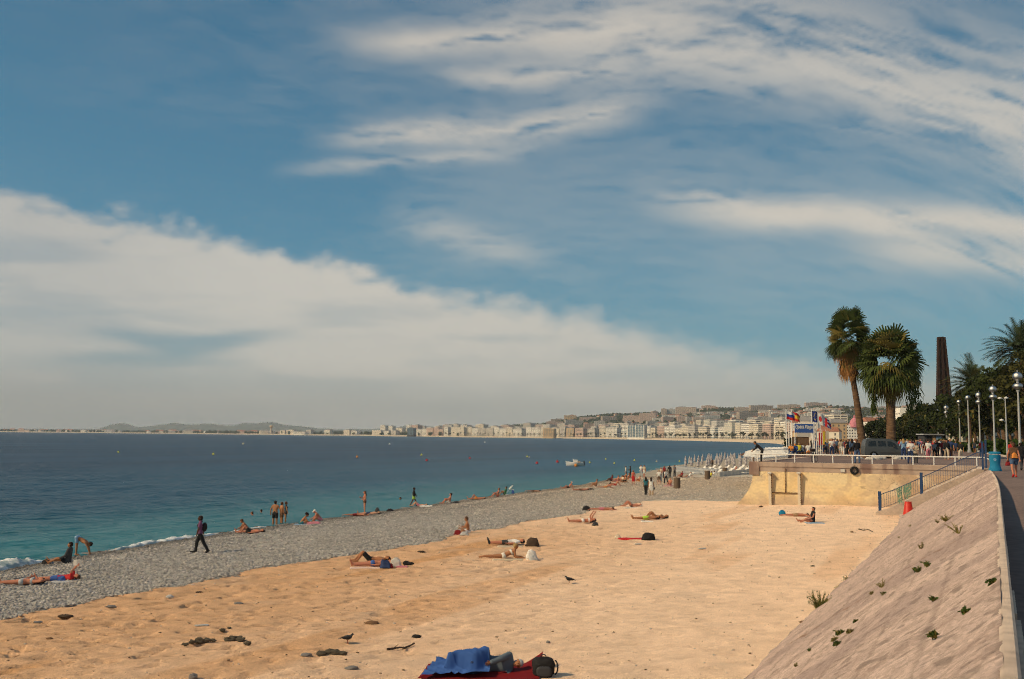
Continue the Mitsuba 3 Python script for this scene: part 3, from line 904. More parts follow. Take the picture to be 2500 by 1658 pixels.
# the paved slope from the promenade's edge down to the sand
us = np.arange(-14, 67.9, .2)
t = np.linspace(0, 1, 56)
UU, TT = np.meshgrid(us, t, indexing='ij')
v0, z0 = top_v(UU), top_z(UU)
v1 = 5.45 + .14 * (meshkit.fbm(np.stack([UU * .5, 0 * UU, 0 * UU], -1), 3) - .5) + np.clip((UU - 60) / 8, 0, 1) * .5
VV = v0 + TT * (v1 - v0)
z1 = sand_z(UU, VV[:, -1:]) - .22
ZZ = z0 + (z1 - z0) * (TT ** 1.04)
P = W(UU, VV, ZZ)
slab = np.abs(((UU - .62 * VV) / 6.8 + .5) % 1 - .5)
P[..., 2] += (meshkit.fbm(P * [1.1, 1.1, 1.1], 4, 3) - .5) * .16 * np.clip(TT * 12, 0, 1) + (meshkit.noise(P * 3.4, 2) - .5) * .035 - .03 * np.clip(1 - slab * 60, 0, 1)
struct('embankment', grid_mesh(P, True), 'slope_mat', smooth=True)

# parapet with its coping blocks
k = thing('parapet', 'low concrete parapet along the top of the paved slope, bending seaward at its far end', 'wall')
us = np.concatenate([np.arange(-14, 30, 2.0), np.arange(30, 67.6, 1.0)])
a, zt = top_v(us), top_z(us)
ring = np.stack([W(us, a + .02, zt - .9), W(us, a + .02, zt - .02), W(us, a - .01, zt), W(us, a - .075, zt), W(us, a - .095, zt - .02), W(us, a - .095, zt * 0 + PZ - .3)], 1)
ring[..., 2] += (meshkit.noise(ring * [1, 1, 0] * 1.7, 4)[..., None] - .5)[..., 0] * .03
obj('wall', grid_mesh(ring, False), 'concrete', k, smooth=35)
for i, (u0, u1, d) in enumerate([(4.2, 6.6, .155), (6.68, 8.0, .125), (8.06, 9.4, .14), (9.46, 10.9, .115), (10.96, 13.4, .095), (13.5, 15.8, .105), (15.9, 19.0, .085), (19.1, 23, .08)]):
    m = MB()
    p0, p1 = W(u0, -.09, 0), W(u1, -.09, 0)
    c = (p0 + p1) / 2 - np.append(VDIR, 0) * (d - .09) / 2
    zt_ = 4.66 - .02 * (i % 3)
    m.box((c[0], c[1], (PZ - .02 + zt_) / 2), (u1 - u0, max(d - .085, .012), zt_ - PZ + .02), UANG)
    obj('coping_stone', m.out(), 'concrete', k)

# terrace wall (the yellow bastion)
FW = 74.6                                                   # its front stands at this u
CAPB, BANDB = PZ - .30, PZ - .66


def flare(z): return 16.2 + 1.25 * np.clip((3.3 - z) / 2.2, 0, 1.25) ** 1.9


wk = thing('terrace_wall', 'weathered yellow retaining wall of the terrace, with a flared foot at its seaward corner', 'wall')
zs = np.concatenate([np.linspace(.5, 3.4, 16), [BANDB]])
fr = np.linspace(0, 1, 60)
Zg, Fg = np.meshgrid(zs, fr, indexing='ij')
Vg = .6 + Fg * (flare(Zg) - .6)
Pf = W(FW + .25 * np.clip((PZ - Zg) / 3, 0, 1) * -1 + .02 * (meshkit.noise(np.stack([Vg * .8, Zg * .8, 0 * Vg], -1), 3) - .5), Vg, Zg)
us_ = np.linspace(0, 1, 14)
Zs, Us = np.meshgrid(zs, us_, indexing='ij')
Ps = W(FW - .25 * np.clip((PZ - Zs) / 3, 0, 1) + Us * (100 - FW), flare(Zs) + 0 * Us, Zs)
b = MB(); b.add(*grid_mesh(Pf, False)); b.add(*grid_mesh(Ps, False))
obj('wall', b.out(), 'yellow_wall_mat', wk, smooth=30)
m = MB()
L = 16.2 - .8


def wall_box(m, u0, u1, v0, v1, z0, z1):
    c = W((u0 + u1) / 2, (v0 + v1) / 2, (z0 + z1) / 2)
    return m.box(c, (u1 - u0, v1 - v0, z1 - z0), UANG)


wall_box(m, FW - .07, FW + .5, .8, 16.30, BANDB, CAPB)
wall_box(m, FW + .5, 97, 15.8, 16.27, BANDB, CAPB)
obj('band', m.out(), 'cap_mat', wk, label='stained brown band under the coping')
for i in range(6):
    m = MB()
    v0_, v1_ = .8 + (i * 15.58) / 6, .8 + ((i + 1) * 15.58) / 6
    wall_box(m, FW - .14, FW + .42, v0_ + .006, v1_ - .006, CAPB, PZ + .03)
    obj('coping', m.out(), 'cap_mat', wk)
m = MB(); wall_box(m, FW + .42, 97, 15.75, 16.38, CAPB, PZ + .03)
obj('coping', m.out(), 'cap_mat', wk)
m = MB(); wall_box(m, FW - .18, FW + .6, 15.72, 16.44, PZ - .92, PZ + .045)
obj('corner_block', m.out(), 'cap_mat', wk)


def on_wall(x, y):
    """Point of the wall's front that the photo shows at a pixel -> (v, z)."""
    d = ray(x, y)
    t = (FW - .16) / (d[0] * SA + d[1] * CA)
    p = EYE + d * t
    return float(-p[0] * CA + p[1] * SA), float(p[2])


# two whitewashed posts against the wall, with little brackets
for lab, x in (('left of two pale posts standing against the yellow wall', 1882), ('right of two pale posts standing against the yellow wall', 1953)):
    v, zb = on_wall(x, 1228); _, zt_ = on_wall(x, 1156)
    k = thing('wall_post', lab, 'post')
    m = MB(); wall_box(m, FW - .42, FW - .19, v - .10, v + .10, zb - .25, zt_); obj('shaft', m.out(), 'cream', k)
    m = MB(); wall_box(m, FW - .62, FW - .12, v - .13, v + .13, zt_ + .002, zt_ + .09); obj('bracket', m.out(), 'offwhite', k)
    m = MB(); wall_box(m, FW - .44, FW - .3, v - .125, v - .10, zb, zt_); obj('side_rail', m.out(), 'brown', k)
va, z_ = on_wall(1884, 1202); vb, _ = on_wall(1951, 1204)
m = MB(); wall_box(m, FW - .30, FW - .24, vb, va, z_ - .03, z_ + .03)
single('wall_rail', m.out(), 'brown', 'rusty rail across the yellow wall between its two posts', 'rail')
v, z1_ = on_wall(1917, 1143); _, z2_ = on_wall(1917, 1203)
m = MB(); m.tube([W(FW - .25, v, z2_), W(FW - .2, v, (z1_ + z2_) / 2), W(FW - .16, v, z1_)], .03, 6)
single('drain_pipe', m.out(), 'brown', 'thin rusty pipe running down the yellow wall above the rail', 'pipe')
v, z_ = on_wall(2086, 1149)
g = np.linspace(0, 2 * np.pi, 25)
k = thing('tyre', 'black tyre hung on the terrace wall under the coping', 'tyre')
m = MB(); m.tube(np.stack([W(FW - .20, v + .22 * math.cos(a_), z_ + .22 * math.sin(a_)) for a_ in g]), .085, 8, False); obj('ring', m.out(), 'rubber', k, smooth=True)
m = MB(); m.tube([W(FW - .18, v, z_ + .2), W(FW - .17, v, z_ + .42)], .012, 5); obj('rope', m.out(), 'tan', k)
v, z_ = on_wall(2058, 1149)
m = MB(); wall_box(m, FW - .17, FW - .07, v - .14, v + .16, z_ - .12, z_ + .10); 
k = thing('wall_box', 'small pale box fixed under the terrace coping left of the tyre', 'box'); obj('case', m.out(), 'lightgrey', k)
m = MB(); wall_box(m, FW - .19, FW - .172, v - .12, v + .10, z_ - .09, z_ + .07); obj('lid', m.out(), 'offwhite', k)

# white railing along the terrace
k = thing('railing', 'low white tube railing along the edge of the terrace', 'railing')
rv = np.arange(1.15, 16.4, 1.337)
m = MB(); m.tube([W(FW + .15, .25, PZ + .40), W(FW + .15, .55, PZ + .56), W(FW + .15, .75, PZ + .60), W(FW + .15, 8, PZ + .60), W(FW + .15, 16.25, PZ + .60)], .045, 8)
obj('top_rail', m.out(), 'paint_white', k, smooth=40)
for v in rv:
    m = MB(); m.tube([W(FW + .15, v, PZ + .02), W(FW + .15, v, PZ + .57)], .042, 8)
    obj('post', m.out(), 'paint_white', k, smooth=40)

# white picket fence along the terrace's seaward side
k = thing('picket_fence', 'white picket fence running back along the seaward side of the terrace', 'fence')
for z in (.25, .86):
    m = MB(); wall_box(m, FW + .4, 88, 15.98, 16.04, PZ + z - .03, PZ + z + .03); obj('rail', m.out(), 'paint_white', k)
m = MB()
for u in np.arange(FW + .5, 88, .42):
    wall_box(m, u - .028, u + .028, 16.045, 16.075, PZ + .03, PZ + .98)
obj('picket', m.out(), 'paint_white', k, kind='stuff')

# stairs from the promenade down to the sand
NS = 18
k = thing('staircase', 'concrete stairs down to the sand between the slope and the yellow wall', 'stairs')
for i in range(NS):
    z = 1.36 + (PZ - 1.36) * (i + 1) / NS
    va_, vb_ = 6.5 - 5.7 * i / NS, 6.5 - 5.7 * (i + 1) / NS
    m = MB(); wall_box(m, 68.32, 74.3, vb_, va_, z - .6, z - .004); obj('step', m.out(), 'concrete', k)
st = [(7.0, 1.46), (6.2, 1.72), (.95, 4.32), (.35, 4.36)]
m = MB()
pts_ = [W(u, v, z) for v, z in st for u in (67.85, 68.3)]
low = [W(u, v, z - 1.6) for v, z in st for u in (67.85, 68.3)]
G = np.array([[W(67.84, v, z - 1.7), W(67.84, v, z), W(68.31, v, z), W(68.31, v, z - 1.7)] for v, z in st])
obj('string_wall', grid_mesh(G, True), 'concrete', k)
m.add(*grid_mesh(G, True))

# blue stair railing
k = thing('stair_railing', 'blue metal railing with thin bars climbing beside the stairs', 'railing')
line = lambda v: np.interp(v, [.35, .95, 6.2, 7.0], [4.36, 4.32, 1.72, 1.46])
rl = [(6.75, line(6.75) + 1.0), (5.9, line(5.9) + 1.0), (1.0, line(1.0) + 1.02), (.45, line(.5) + 1.0)]
m = MB(); m.tube([W(68.08, v, z) for v, z in rl], .024, 8); obj('handrail', m.out(), 'railblue', k, smooth=40)
m = MB(); m.tube([W(68.08, v, z - .86) for v, z in rl], .015, 6); obj('bottom_rail', m.out(), 'railblue', k, smooth=40)
for v, hgt in ((6.75, 1.22), (4.25, 1.32)):
    m = MB(); wall_box(m, 68.0, 68.16, v - .085, v + .085, line(v) - .35, line(v) + hgt); obj('post', m.out(), 'railblue', k)
m = MB()
for v in np.arange(.55, 6.7, .135):
    m.tube([W(68.08, v, line(v) + .12), W(68.08, v, line(v) + 1.0)], .010, 4, False)
obj('bar', m.out(), 'denim', k, kind='stuff')
for lab, x, yb, yt in (('left of two tall blue posts at the head of the stairs', 2400, 1147, 1080), ('right, taller of two blue posts at the head of the stairs', 2408, 1143, 1076)):
    p = at(x, yb, PZ); q = far(x, yt, p[1])
    m = MB(); m.box((p[0], p[1], (PZ + q[2]) / 2), (.11, .11, q[2] - PZ), UANG); kk = thing('blue_post', lab, 'post'); obj('shaft', m.out(), 'railblue', kk)
    m = MB(); m.box((p[0], p[1], q[2] + .02), (.15, .15, .04), UANG); obj('cap', m.out(), 'railblue', kk)

# green net and red bin at the foot of the stairs
nr = np.random.default_rng(5)


def ragged(v0, v1, ztop, zlo, zhi, seed, n=26, m_=18):
    r = np.random.default_rng(seed)
    vv_ = np.linspace(v0, v1, n)
    bot = zlo + (zhi - zlo) * np.clip(meshkit.noise(np.stack([vv_ * 3.1, 0 * vv_, 0 * vv_ + seed], -1)), 0, 1)
    K = np.linspace(0, 1, m_)
    Pn = np.array([[W(67.93 - .05 * math.sin(9 * v_ + 4 * k_) - .05 * k_, v_ + .05 * math.sin(5 * k_ + v_ * 7), ztop(v_) + (b_ - ztop(v_)) * k_) for k_ in K] for v_, b_ in zip(vv_, bot)])
    vtx, f = grid_mesh(Pn)
    keep = r.random(len(f) // 2) > .26
    return vtx, f[np.concatenate([keep, keep])]


mat('net_green', (.13, .24, .165), .8, .2)
k = thing('green_net', 'torn green net hung over the blue stair railing', 'net')
obj('left_piece', ragged(5.70, 5.36, lambda v: line(v) + .98, 1.3, 2.3, 2), 'net_green', k, smooth=True)
obj('right_piece', ragged(5.30, 4.86, lambda v: line(v) + 1.02, 2.0, 2.7, 5), 'net_green', k, smooth=True)
p = W(66.6, 4.95, 1.30)
mat('bin_red', (.62, .035, .02), .45, .4)
k = thing('red_bin', 'bright red tapering ribbed bin at the foot of the slope by the stairs', 'bin')
prof = []
for i in range(13):
    z = i * .080; r_ = .34 - .15 * (i / 12) ** 1.1
    prof += [(r_, z), (r_ + .012, z + .018), (r_, z + .04)]
obj('body', MB().lathe(prof + [(.18, .98), (.0, .98)], p - [0, 0, .05], 20).out(), 'bin_red', k, smooth=40)
obj('rim', MB().lathe([(.18, .95), (.21, .96), (.21, 1.0), (.16, 1.005)], p - [0, 0, .05], 20).out(), 'bin_red', k, smooth=40)

# blue litter bin on the promenade
p = at(2430, 1150, PZ)
k = thing('litter_bin', 'bright blue waisted litter bin with a round pale emblem, on the promenade by the stairs', 'bin')
obj('body', MB().lathe([(.35, 0), (.355, .06), (.33, .14), (.285, .28), (.27, .4), (.285, .52), (.31, .66), (.315, .93), (.0, .93)], p, 24).out(), 'binblue', k, smooth=40)
obj('hood', MB().lathe([(.26, .99), (.32, .985), (.33, 1.0), (.33, 1.06), (.30, 1.10), (.0, 1.115)], p, 24).out(), 'binblue', k, smooth=40)
m = MB()
for a_ in (.4, 1.9, 3.5, 5.0): m.tube([p + [.27 * math.cos(a_), .27 * math.sin(a_), .90], p + [.27 * math.cos(a_), .27 * math.sin(a_), 1.0]], .03, 6)
obj('support', m.out(), 'binblue', k)
dd = -p[:2] / np.linalg.norm(p[:2])
em = MB()
c = p + np.append(dd * .30, .66)
tx = np.array([-dd[1], dd[0], 0])
for a_ in np.arange(6) * math.pi / 3:
    c2 = c + tx * .055 * math.cos(a_) + np.array([0, 0, .055 * math.sin(a_)])
    em.tube([c2 - np.append(dd, 0) * .03, c2 + np.append(dd, 0) * .012], .034, 8)
obj('emblem', em.out(), 'lightblue', k)

# ================================================================== PALMS, TREES, LAMPS
def fan_leaf(mb, o, d, pet, R, rr, droop=.5, nseg=24, spread=84, wid=.050):
    """A palmate leaf: stalk from o along d, then a fan of narrow drooping segments."""
    d = d / np.linalg.norm(d)
    up = np.array([0, 0, 1.0])
    side = np.cross(d, up)
    side = side / (np.linalg.norm(side) + 1e-9) if np.linalg.norm(side) > .05 else np.array([1.0, 0, 0])
    tip = o + d * pet + np.array([0, 0, -.12 * droop * pet])
    mb.quad(o - side * .03, o + side * .03, tip + side * .015, tip - side * .015)
    nrm = np.cross(side, d)
    roll = rr.uniform(-.9, .9)
    s2 = side * math.cos(roll) + nrm * math.sin(roll)
    for i in range(nseg):
        a = math.radians(-spread + 2 * spread * (i + .5) / nseg)
        g = d * math.cos(a) + s2 * math.sin(a)
        L = R * (.62 + .38 * math.cos(a * .7)) * rr.uniform(.85, 1.1)
        w = np.cross(g, np.cross(d, s2)) * wid * R
        p1 = tip + g * L * .55 + np.array([0, 0, -.10 * droop * L])
        p2 = tip + g * L * .88 + np.array([0, 0, -.38 * droop * L])
        p3 = p2 + np.array([0, 0, -.30 * droop * L]) + g * .05
        n0 = len(mb.v) and mb.n
        mb.add([tip - w * .3, tip + w * .3, p1 + w, p1 - w, p2 + w * .6, p2 - w * .6, p3], [[0, 1, 2], [0, 2, 3], [3, 2, 4], [3, 4, 5], [5, 4, 6]])


def trunk_mesh(p0, pts, r, rings=60, seed=0):
    """Tapered trunk with ring scars along a bending line."""
    c = np.array([p0] + pts, float)
    k = np.linspace(0, 1, len(c)); q = np.linspace(0, 1, rings)
    line_ = np.stack([np.interp(q, k, c[:, i]) for i in range(3)], 1)
    for _ in range(6): line_[1:-1] = (line_[:-2] + 2 * line_[1:-1] + line_[2:]) / 4
    rad = np.interp(q, np.linspace(0, 1, len(r)), r) * (1 + .05 * (np.arange(rings) % 2) + .03 * np.sin(np.arange(rings) * 1.7 + seed))
    return MB().tube(line_, rad, 14).out()


def bark_col(p, n, uv):
    g = nz(p.x * 3, p.y * 3, p.z * 9)
    return mix((.085, .05, .032), (.24, .145, .085), g) * (.75 + .4 * fb(p.x * 9, p.y * 9, p.z * 14, 2))


mat('bark_mat', mikit.proc(bark_col), .95, .1)


def fan_palm(label, base, top, r, rx, up, skirt, seed, hang, nf, nd):
    rr = np.random.default_rng(seed)
    k = thing('fan_palm', label, 'palm')
    base, top = np.array(base), np.array(top)
    mid = base + (top - base) * [.45, .45, .5]
    obj('trunk', trunk_mesh(base - [0, 0, .3], [mid, top - (top - mid) * .10], r, 70, seed), 'bark_mat', k, smooth=60)
    g, y, dead = MB(), MB(), MB()
    c = top + np.array([0, 0, up])
    for i in range(nf):
        el = math.asin(rr.uniform(-.45 if nd else -.72, .98)); an = rr.uniform(0, 6.283)
        d = np.array([math.cos(an) * math.cos(el), math.sin(an) * math.cos(el), math.sin(el)])
        o = c + np.array([0, 0, -max(up, 1.2) * .50 + (up * .5 + .3) * max(math.sin(el), 0)])
        fan_leaf(g if rr.random() < .8 else y, o, d * [1, 1, 1], rx * rr.uniform(.26, .46), rx * rr.uniform(.44, .60), rr, droop=rr.uniform(.15, .55) + .55 * (el < -.05), nseg=17)
    for i in range(nd + (14 if not nd else 0)):
        t_ = rr.random() ** .8
        an = rr.uniform(0, 6.283)
        o = c + np.array([0, 0, -.5 - t_ * skirt * .55])
        el = -.5 - .75 * t_ * rr.uniform(.6, 1)
        d = np.array([math.cos(an) * math.cos(el), math.sin(an) * math.cos(el), math.sin(el)])
        fan_leaf(dead if nd and rr.random() < .35 + .6 * t_ else y, o, d, rx * rr.uniform(.18, .40) * (1 - .35 * t_), rx * rr.uniform(.34, .48) * (1 - .2 * t_), rr, droop=rr.uniform(.9, 1.5), nseg=13, spread=70, wid=.05)
    obj('crown', g.out(), 'palm_green', k)
    obj('old_fronds', y.out(), 'palm_olive', k, label='yellowing hanging fronds')
    if dead.n: obj('dead_skirt', dead.out(), 'palm_dead', k, label='brown skirt of dead fronds')
    if hang:
        h = MB()
        for hx, hy, w_, z0_, z1_ in hang:
            for i in range(190):
                z = rr.uniform(z1_, z0_); f = (z0_ - z) / (z0_ - z1_)
                o = np.array([hx + rr.normal(0, w_ * (1 - .5 * f)), hy + rr.normal(0, w_), z])
                d = np.array([rr.normal(0, .35), rr.normal(0, .35), -1]); d /= np.linalg.norm(d)
                s_ = np.cross(d, [rr.normal(), rr.normal(), .1]); s_ = s_ / np.linalg.norm(s_) * .05
                L = rr.uniform(.35, .75)
                h.add([o - s_, o + s_, o + d * L * .6 + s_, o + d * L], [[0, 1, 2], [0, 2, 3]])
        obj('hanging_frond', h.out(), 'palm_green', k, kind='stuff', label='dense hanging tassels of old leaves')
    return k


for nm, c_ in (('palm_green', (.085, .112, .034)), ('palm_olive', (.24, .19, .055)), ('palm_dead', (.42, .21, .08)), ('tree_green', (.055, .070, .024)), ('tree_dark', (.036, .048, .018)), ('tree_olive', (.085, .082, .028)), ('date_green', (.07, .095, .045))):
    scene[nm] = {'type': 'principledthin', 'base_color': {'type': 'rgb', 'value': list(c_)}, 'roughness': .55, 'diff_trans': .5, 'spec_trans': 0.0}
b1 = at(2111, 1117, PZ); t1 = far(2073, 868, b1[1] + .3)
fan_palm('taller, leaning fan palm with a shaggy brown skirt, left of the two on the terrace', b1, t1, [.55, .37, .31, .28, .25, .22], 2.7, 2.6, 5.2, 3, None, 74, 66)
b2 = at(2177, 1119, PZ); t2 = far(2172, 893, b2[1] + .3)
hg = [(*far(2133, 985, b2[1])[:2], .17, far(0, 930, b2[1])[2], far(0, 987, b2[1])[2]), (*far(2222, 985, b2[1])[:2], .30, far(0, 900, b2[1])[2], far(0, 985, b2[1])[2]), (*far(2240, 985, b2[1] + .8)[:2], .26, far(0, 890, b2[1])[2], far(0, 980, b2[1])[2])]
fan_palm('shorter, thick-trunked fan palm with hanging tassels, right of the two on the terrace', b2, t2, [.50, .42, .40, .39, .38, .36], 3.5, .9, 3.0, 11, hg, 112, 0)


def date_frond(mb, o, d, L, rr, droop=.6, n=13):
    d = d / np.linalg.norm(d)
    pts = [o]
    cur = d.copy()
    for i in range(n):
        pts.append(pts[-1] + cur * L / n)
        cur = cur + np.array([0, 0, -droop * 2.0 / n * (i / n + .25)]); cur /= np.linalg.norm(cur)
    pts = np.array(pts)
    for i in range(1, n + 1):
        t_ = pts[i] - pts[i - 1]; t_ /= np.linalg.norm(t_)
        s = np.cross(t_, [0, 0, 1]); s /= np.linalg.norm(s) + 1e-9
        u_ = np.cross(s, t_)
        ll = L * .20 * (1 - abs(i / n - .45) * 1.1)
        for sg in (-1, 1):
            for q in (0, .5):
                b_ = pts[i - 1] + (pts[i] - pts[i - 1]) * q
                e = b_ + (s * sg * .75 + t_ * .75 + u_ * rr.uniform(-.05, .25)) * ll
                w = t_ * .085
                mb.add([b_ - w, b_ + w, e + w * .3, e - w * .3], [[0, 1, 2], [0, 2, 3]])
    w = np.cross(pts[1] - pts[0], [0, 0, 1]); w = w / (np.linalg.norm(w) + 1e-9) * .03
    for i in range(n): mb.quad(pts[i] - w, pts[i] + w, pts[i + 1] + w, pts[i + 1] - w)


def date_palm(label, base, H, R, seed, n=90, r=.28, group=None):
    rr = np.random.default_rng(seed)
    k = thing('date_palm', label, 'palm', group)
    base = np.array(base); top = base + [rr.uniform(-.3, .3), rr.uniform(-.3, .3), H]
    obj('trunk', trunk_mesh(base - [0, 0, .3], [top], [r * 1.2, r, r * .95, r * 1.25], 30, seed), 'bark_mat', k, smooth=60)
    m, o_ = MB(), MB()
    for i in range(n):
        el = math.asin(rr.uniform(-.40, .97)); an = rr.uniform(0, 6.283)
        d = np.array([math.cos(an) * math.cos(el), math.sin(an) * math.cos(el), math.sin(el)])
        date_frond(m if rr.random() < .85 else o_, top, d, R * rr.uniform(.85, 1.1), rr, rr.uniform(.45, .9))
    obj('crown', m.out(), 'date_green', k)
    if o_.n: obj('old_frond', o_.out(), 'palm_olive', k)
    obj('heart', MB().lathe([(0, -.9), (r * 1.5, -.5), (r * 1.7, 0), (r * .8, .5), (0, .6)], top, 10).out(), 'trunk', k, smooth=50)


for lab, x, yb, yc, D, R, sd_ in [('big date palm rising at the right edge, crown cut by the frame', 2503, 1110, 856, 128, 5.0, 5), ('date palm with arching fronds above the dark trees right of the obelisk', 2382, 1100, 938, 172, 5.4, 6),
                                  ('low date palm in front of the dark trees beside the kiosk', 2262, 1085, 1040, 215, 2.6, 7), ('small date palm with a bushy crown beside the white pickets', 2365, 1090, 1052, 165, 2.0, 8),
                                  ('slim date palm left of the white tower block', 2222, 1085, 1027, 260, 3.0, 9), ('tall-trunked date palm behind the red-shirted walker', 2372, 1095, 1000, 150, 2.4, 12),
                                  ('short palm behind the thick palm trunk', 2165, 1090, 1050, 230, 3.2, 13)]:
    b_ = far(x, yb, D); b_[2] = PZ
    c = far(x, yc, D)
    date_palm(lab, b_, c[2] - PZ, R, sd_, r=.24)


def tree(name, label, base, H, R, seed, dens=1500, mat_='tree_green', leaf=.42, group=None, trunk_h=.32, squash=.85):
    """Tapered trunk with limbs, a crown of leaf clumps with gaps between them."""
    rr = np.random.default_rng(seed)
    k = thing(name, label, 'tree', group)
    base = np.array(base, float)
    fork = base + [rr.uniform(-.3, .3), rr.uniform(-.3, .3), H * trunk_h]
    m = MB()
    m.tube([base - [0, 0, .3], base + (fork - base) * .5 + [.08, 0, 0], fork], [.04 * H * .62, .025 * H, .022 * H], 8)
    cl = []
    nl = 9
    cc = base + [0, 0, H - R * squash]
    for i in range(nl):
        an = i * 2.4 + rr.uniform(-.3, .3); el = rr.uniform(.1, 1.3)
        e = cc + R * .62 * np.array([math.cos(an) * math.cos(el), math.sin(an) * math.cos(el), math.sin(el) * squash])
        m.tube([fork, fork + (e - fork) * .5 + [0, 0, .2], e], [.016 * H, .010 * H, .004 * H], 5)
        cl.append(e)
    obj('trunk', m.out(), 'bark_mat', k, smooth=60)
    ncl = 34
    cents = [c_ for c_ in cl]
    while len(cents) < ncl:
        q = rr.normal(size=3); q /= np.linalg.norm(q)
        q *= R * rr.uniform(.45, .92); q[2] *= squash
        if q[2] < -R * .75 * squash: continue
        cents.append(cc + q)
    cents = np.array(cents)
    idx = rr.integers(0, ncl, dens)
    off = rr.normal(size=(dens, 3)); off /= np.linalg.norm(off, axis=1, keepdims=True)
    crad = R * rr.uniform(.20, .36, ncl)
    c_ = cents[idx] + off * (crad[idx] * rr.random(dens) ** .4)[:, None] * [1, 1, .8]
    a = rr.normal(size=(dens, 3)); a /= np.linalg.norm(a, axis=1, keepdims=True)
    b_ = np.cross(a, rr.normal(size=(dens, 3))); b_ /= np.linalg.norm(b_, axis=1, keepdims=True)
    s = leaf * rr.uniform(.6, 1.25, (dens, 1))
    v = np.stack([c_ - a * s, c_ - b_ * s * .55, c_ + a * s, c_ + b_ * s * .55], 1).reshape(-1, 3)
    f = (np.array([[0, 1, 2], [0, 2, 3]])[None] + 4 * np.arange(dens)[:, None, None]).reshape(-1, 3)
    obj('crown', (v, f), mat_, k)


TREES = [(2145, 1090, 1020, 235, 4.2), (2185, 1090, 1014, 235, 4.6), (2225, 1090, 1000, 230, 4.8), (2262, 1090, 982, 220, 5.2), (2300, 1090, 966, 205, 5.2), (2335, 1092, 952, 180, 4.6), (2368, 1094, 956, 165, 4.4), (2398, 1096, 925, 150, 4.6),
         (2425, 1098, 900, 140, 4.6), (2452, 1100, 880, 130, 4.8), (2480, 1104, 866, 118, 4.6), (2508, 1104, 868, 108, 4.6), (2240, 1088, 1020, 200, 3.4), (2345, 1090, 1000, 160, 3.2), (2470, 1100, 960, 122, 3.0),
         (2410, 1096, 975, 143, 3.2), (2290, 1090, 1010, 195, 3.2), (2495, 1102, 930, 112, 3.4), (2530, 1104, 880, 112, 4.6), (2440, 1099, 925, 134, 3.4)]
for i, (x, yb, yt, D, R) in enumerate(TREES):
    b_ = far(x, yb, D + 16); b_[2] = PZ - .1
    H = far(x, yt, D + 16)[2] - PZ
    ab_ = ('left', 'right')[i % 2]
    wh = ['at the far end of the promenade', 'left of the obelisk', 'in front of the obelisk', 'right of the obelisk', 'behind the lamp posts', 'at the right edge'][0 if x < 2200 else 1 if x < 2255 else 2 if x < 2310 else 3 if x < 2350 else 4 if x < 2465 else 5]
    tall = ('tall' if yt < 935 else 'lower') + ' ' + ('nearer' if D < 150 else 'farther')
    tree('dark_tree', f'{tall} dark evergreen tree {wh}, {ab_} one', b_, H, R, 40 + i, dens=int(1400 * (R / 4) ** 2) + 700, mat_=('tree_dark', 'tree_green', 'tree_dark', 'tree_olive')[i % 4], leaf=.30 + .0006 * D, group=f'{tall} dark promenade trees {wh} {ab_}', squash=1.0 if H > 8 else .8)
# bushes of the planted strip
for i, (x, D, R) in enumerate([(2178, 215, 1.3), (2215, 205, 1.2), (2330, 158, 1.0), (2352, 150, .9), (2385, 140, 1.0), (2412, 128, 1.1), (2440, 118, 1.2), (2455, 116, 1.0), (2478, 108, 1.2), (2300, 175, 1.2)]):
    b_ = far(x, 1090, D); b_[2] = PZ
    rr = np.random.default_rng(i)
    k = thing('bush', f'low green bush in the planted strip, {"left" if x < 2310 else "right"} stretch', 'bush', f'bushes of the planted strip, {"left" if x < 2310 else "right"} stretch')
    obj('stem', MB().tube([b_, b_ + [0, 0, R * .6]], [.06, .03], 5).out(), 'trunkdark', k)
    n = 420
    q = rr.normal(size=(n, 3)); q /= np.linalg.norm(q, axis=1, keepdims=True); q *= R * rr.uniform(.5, 1, (n, 1))
    c_ = b_ + q * [1, 1, .8] + [0, 0, R * .8]
    a = rr.normal(size=(n, 3)) * .16; b2_ = rr.normal(size=(n, 3)) * .12
    obj('foliage', (np.stack([c_ - a, c_ - b2_, c_ + a, c_ + b2_], 1).reshape(-1, 3), (np.array([[0, 1, 2], [0, 2, 3]])[None] + 4 * np.arange(n)[:, None, None]).reshape(-1, 3)), 'leaf_mat', k)

# rust-brown steel obelisk: a plain tapering bundle of beams
p = far(2302, 1085, 300); q0 = far(2289, 823, 300)
k = thing('obelisk', 'tall tapering rust-brown steel obelisk above the trees', 'obelisk')
x0, x1 = far(2289, 1000, 300)[0], far(2328, 1000, 300)[0]
t0_, t1_ = far(2290, 823, 300)[0], far(2309, 823, 300)[0]
zt_, zm = far(2299, 823, 300)[2], far(2300, 1000, 300)[2]
b0, b1_ = x0 - (t0_ - x0) * (zm - PZ) / (zt_ - zm), x1 - (t1_ - x1) * (zm - PZ) / (zt_ - zm)
for i in range(5):
    m = MB()
    f0, f1 = i / 5 + .012, (i + 1) / 5 - .012
    dy = .35 * (i % 2)
    vt = []
    for (lo, hi, z) in ((b0, b1_, PZ), (t0_, t1_, zt_ + (.0, .12, .05, .16, .02)[i])):
        for dy_ in (0, 1):
            vt += [[lo + (hi - lo) * f0, 300 + dy + dy_ * (1.6 if z < 10 else 1.0), z], [lo + (hi - lo) * f1, 300 + dy + dy_ * (1.6 if z < 10 else 1.0), z]]
    m.add([vt[0], vt[1], vt[3], vt[2], vt[4], vt[5], vt[7], vt[6]], _BOXF)
    obj('beam', m.out(), 'rust', k)


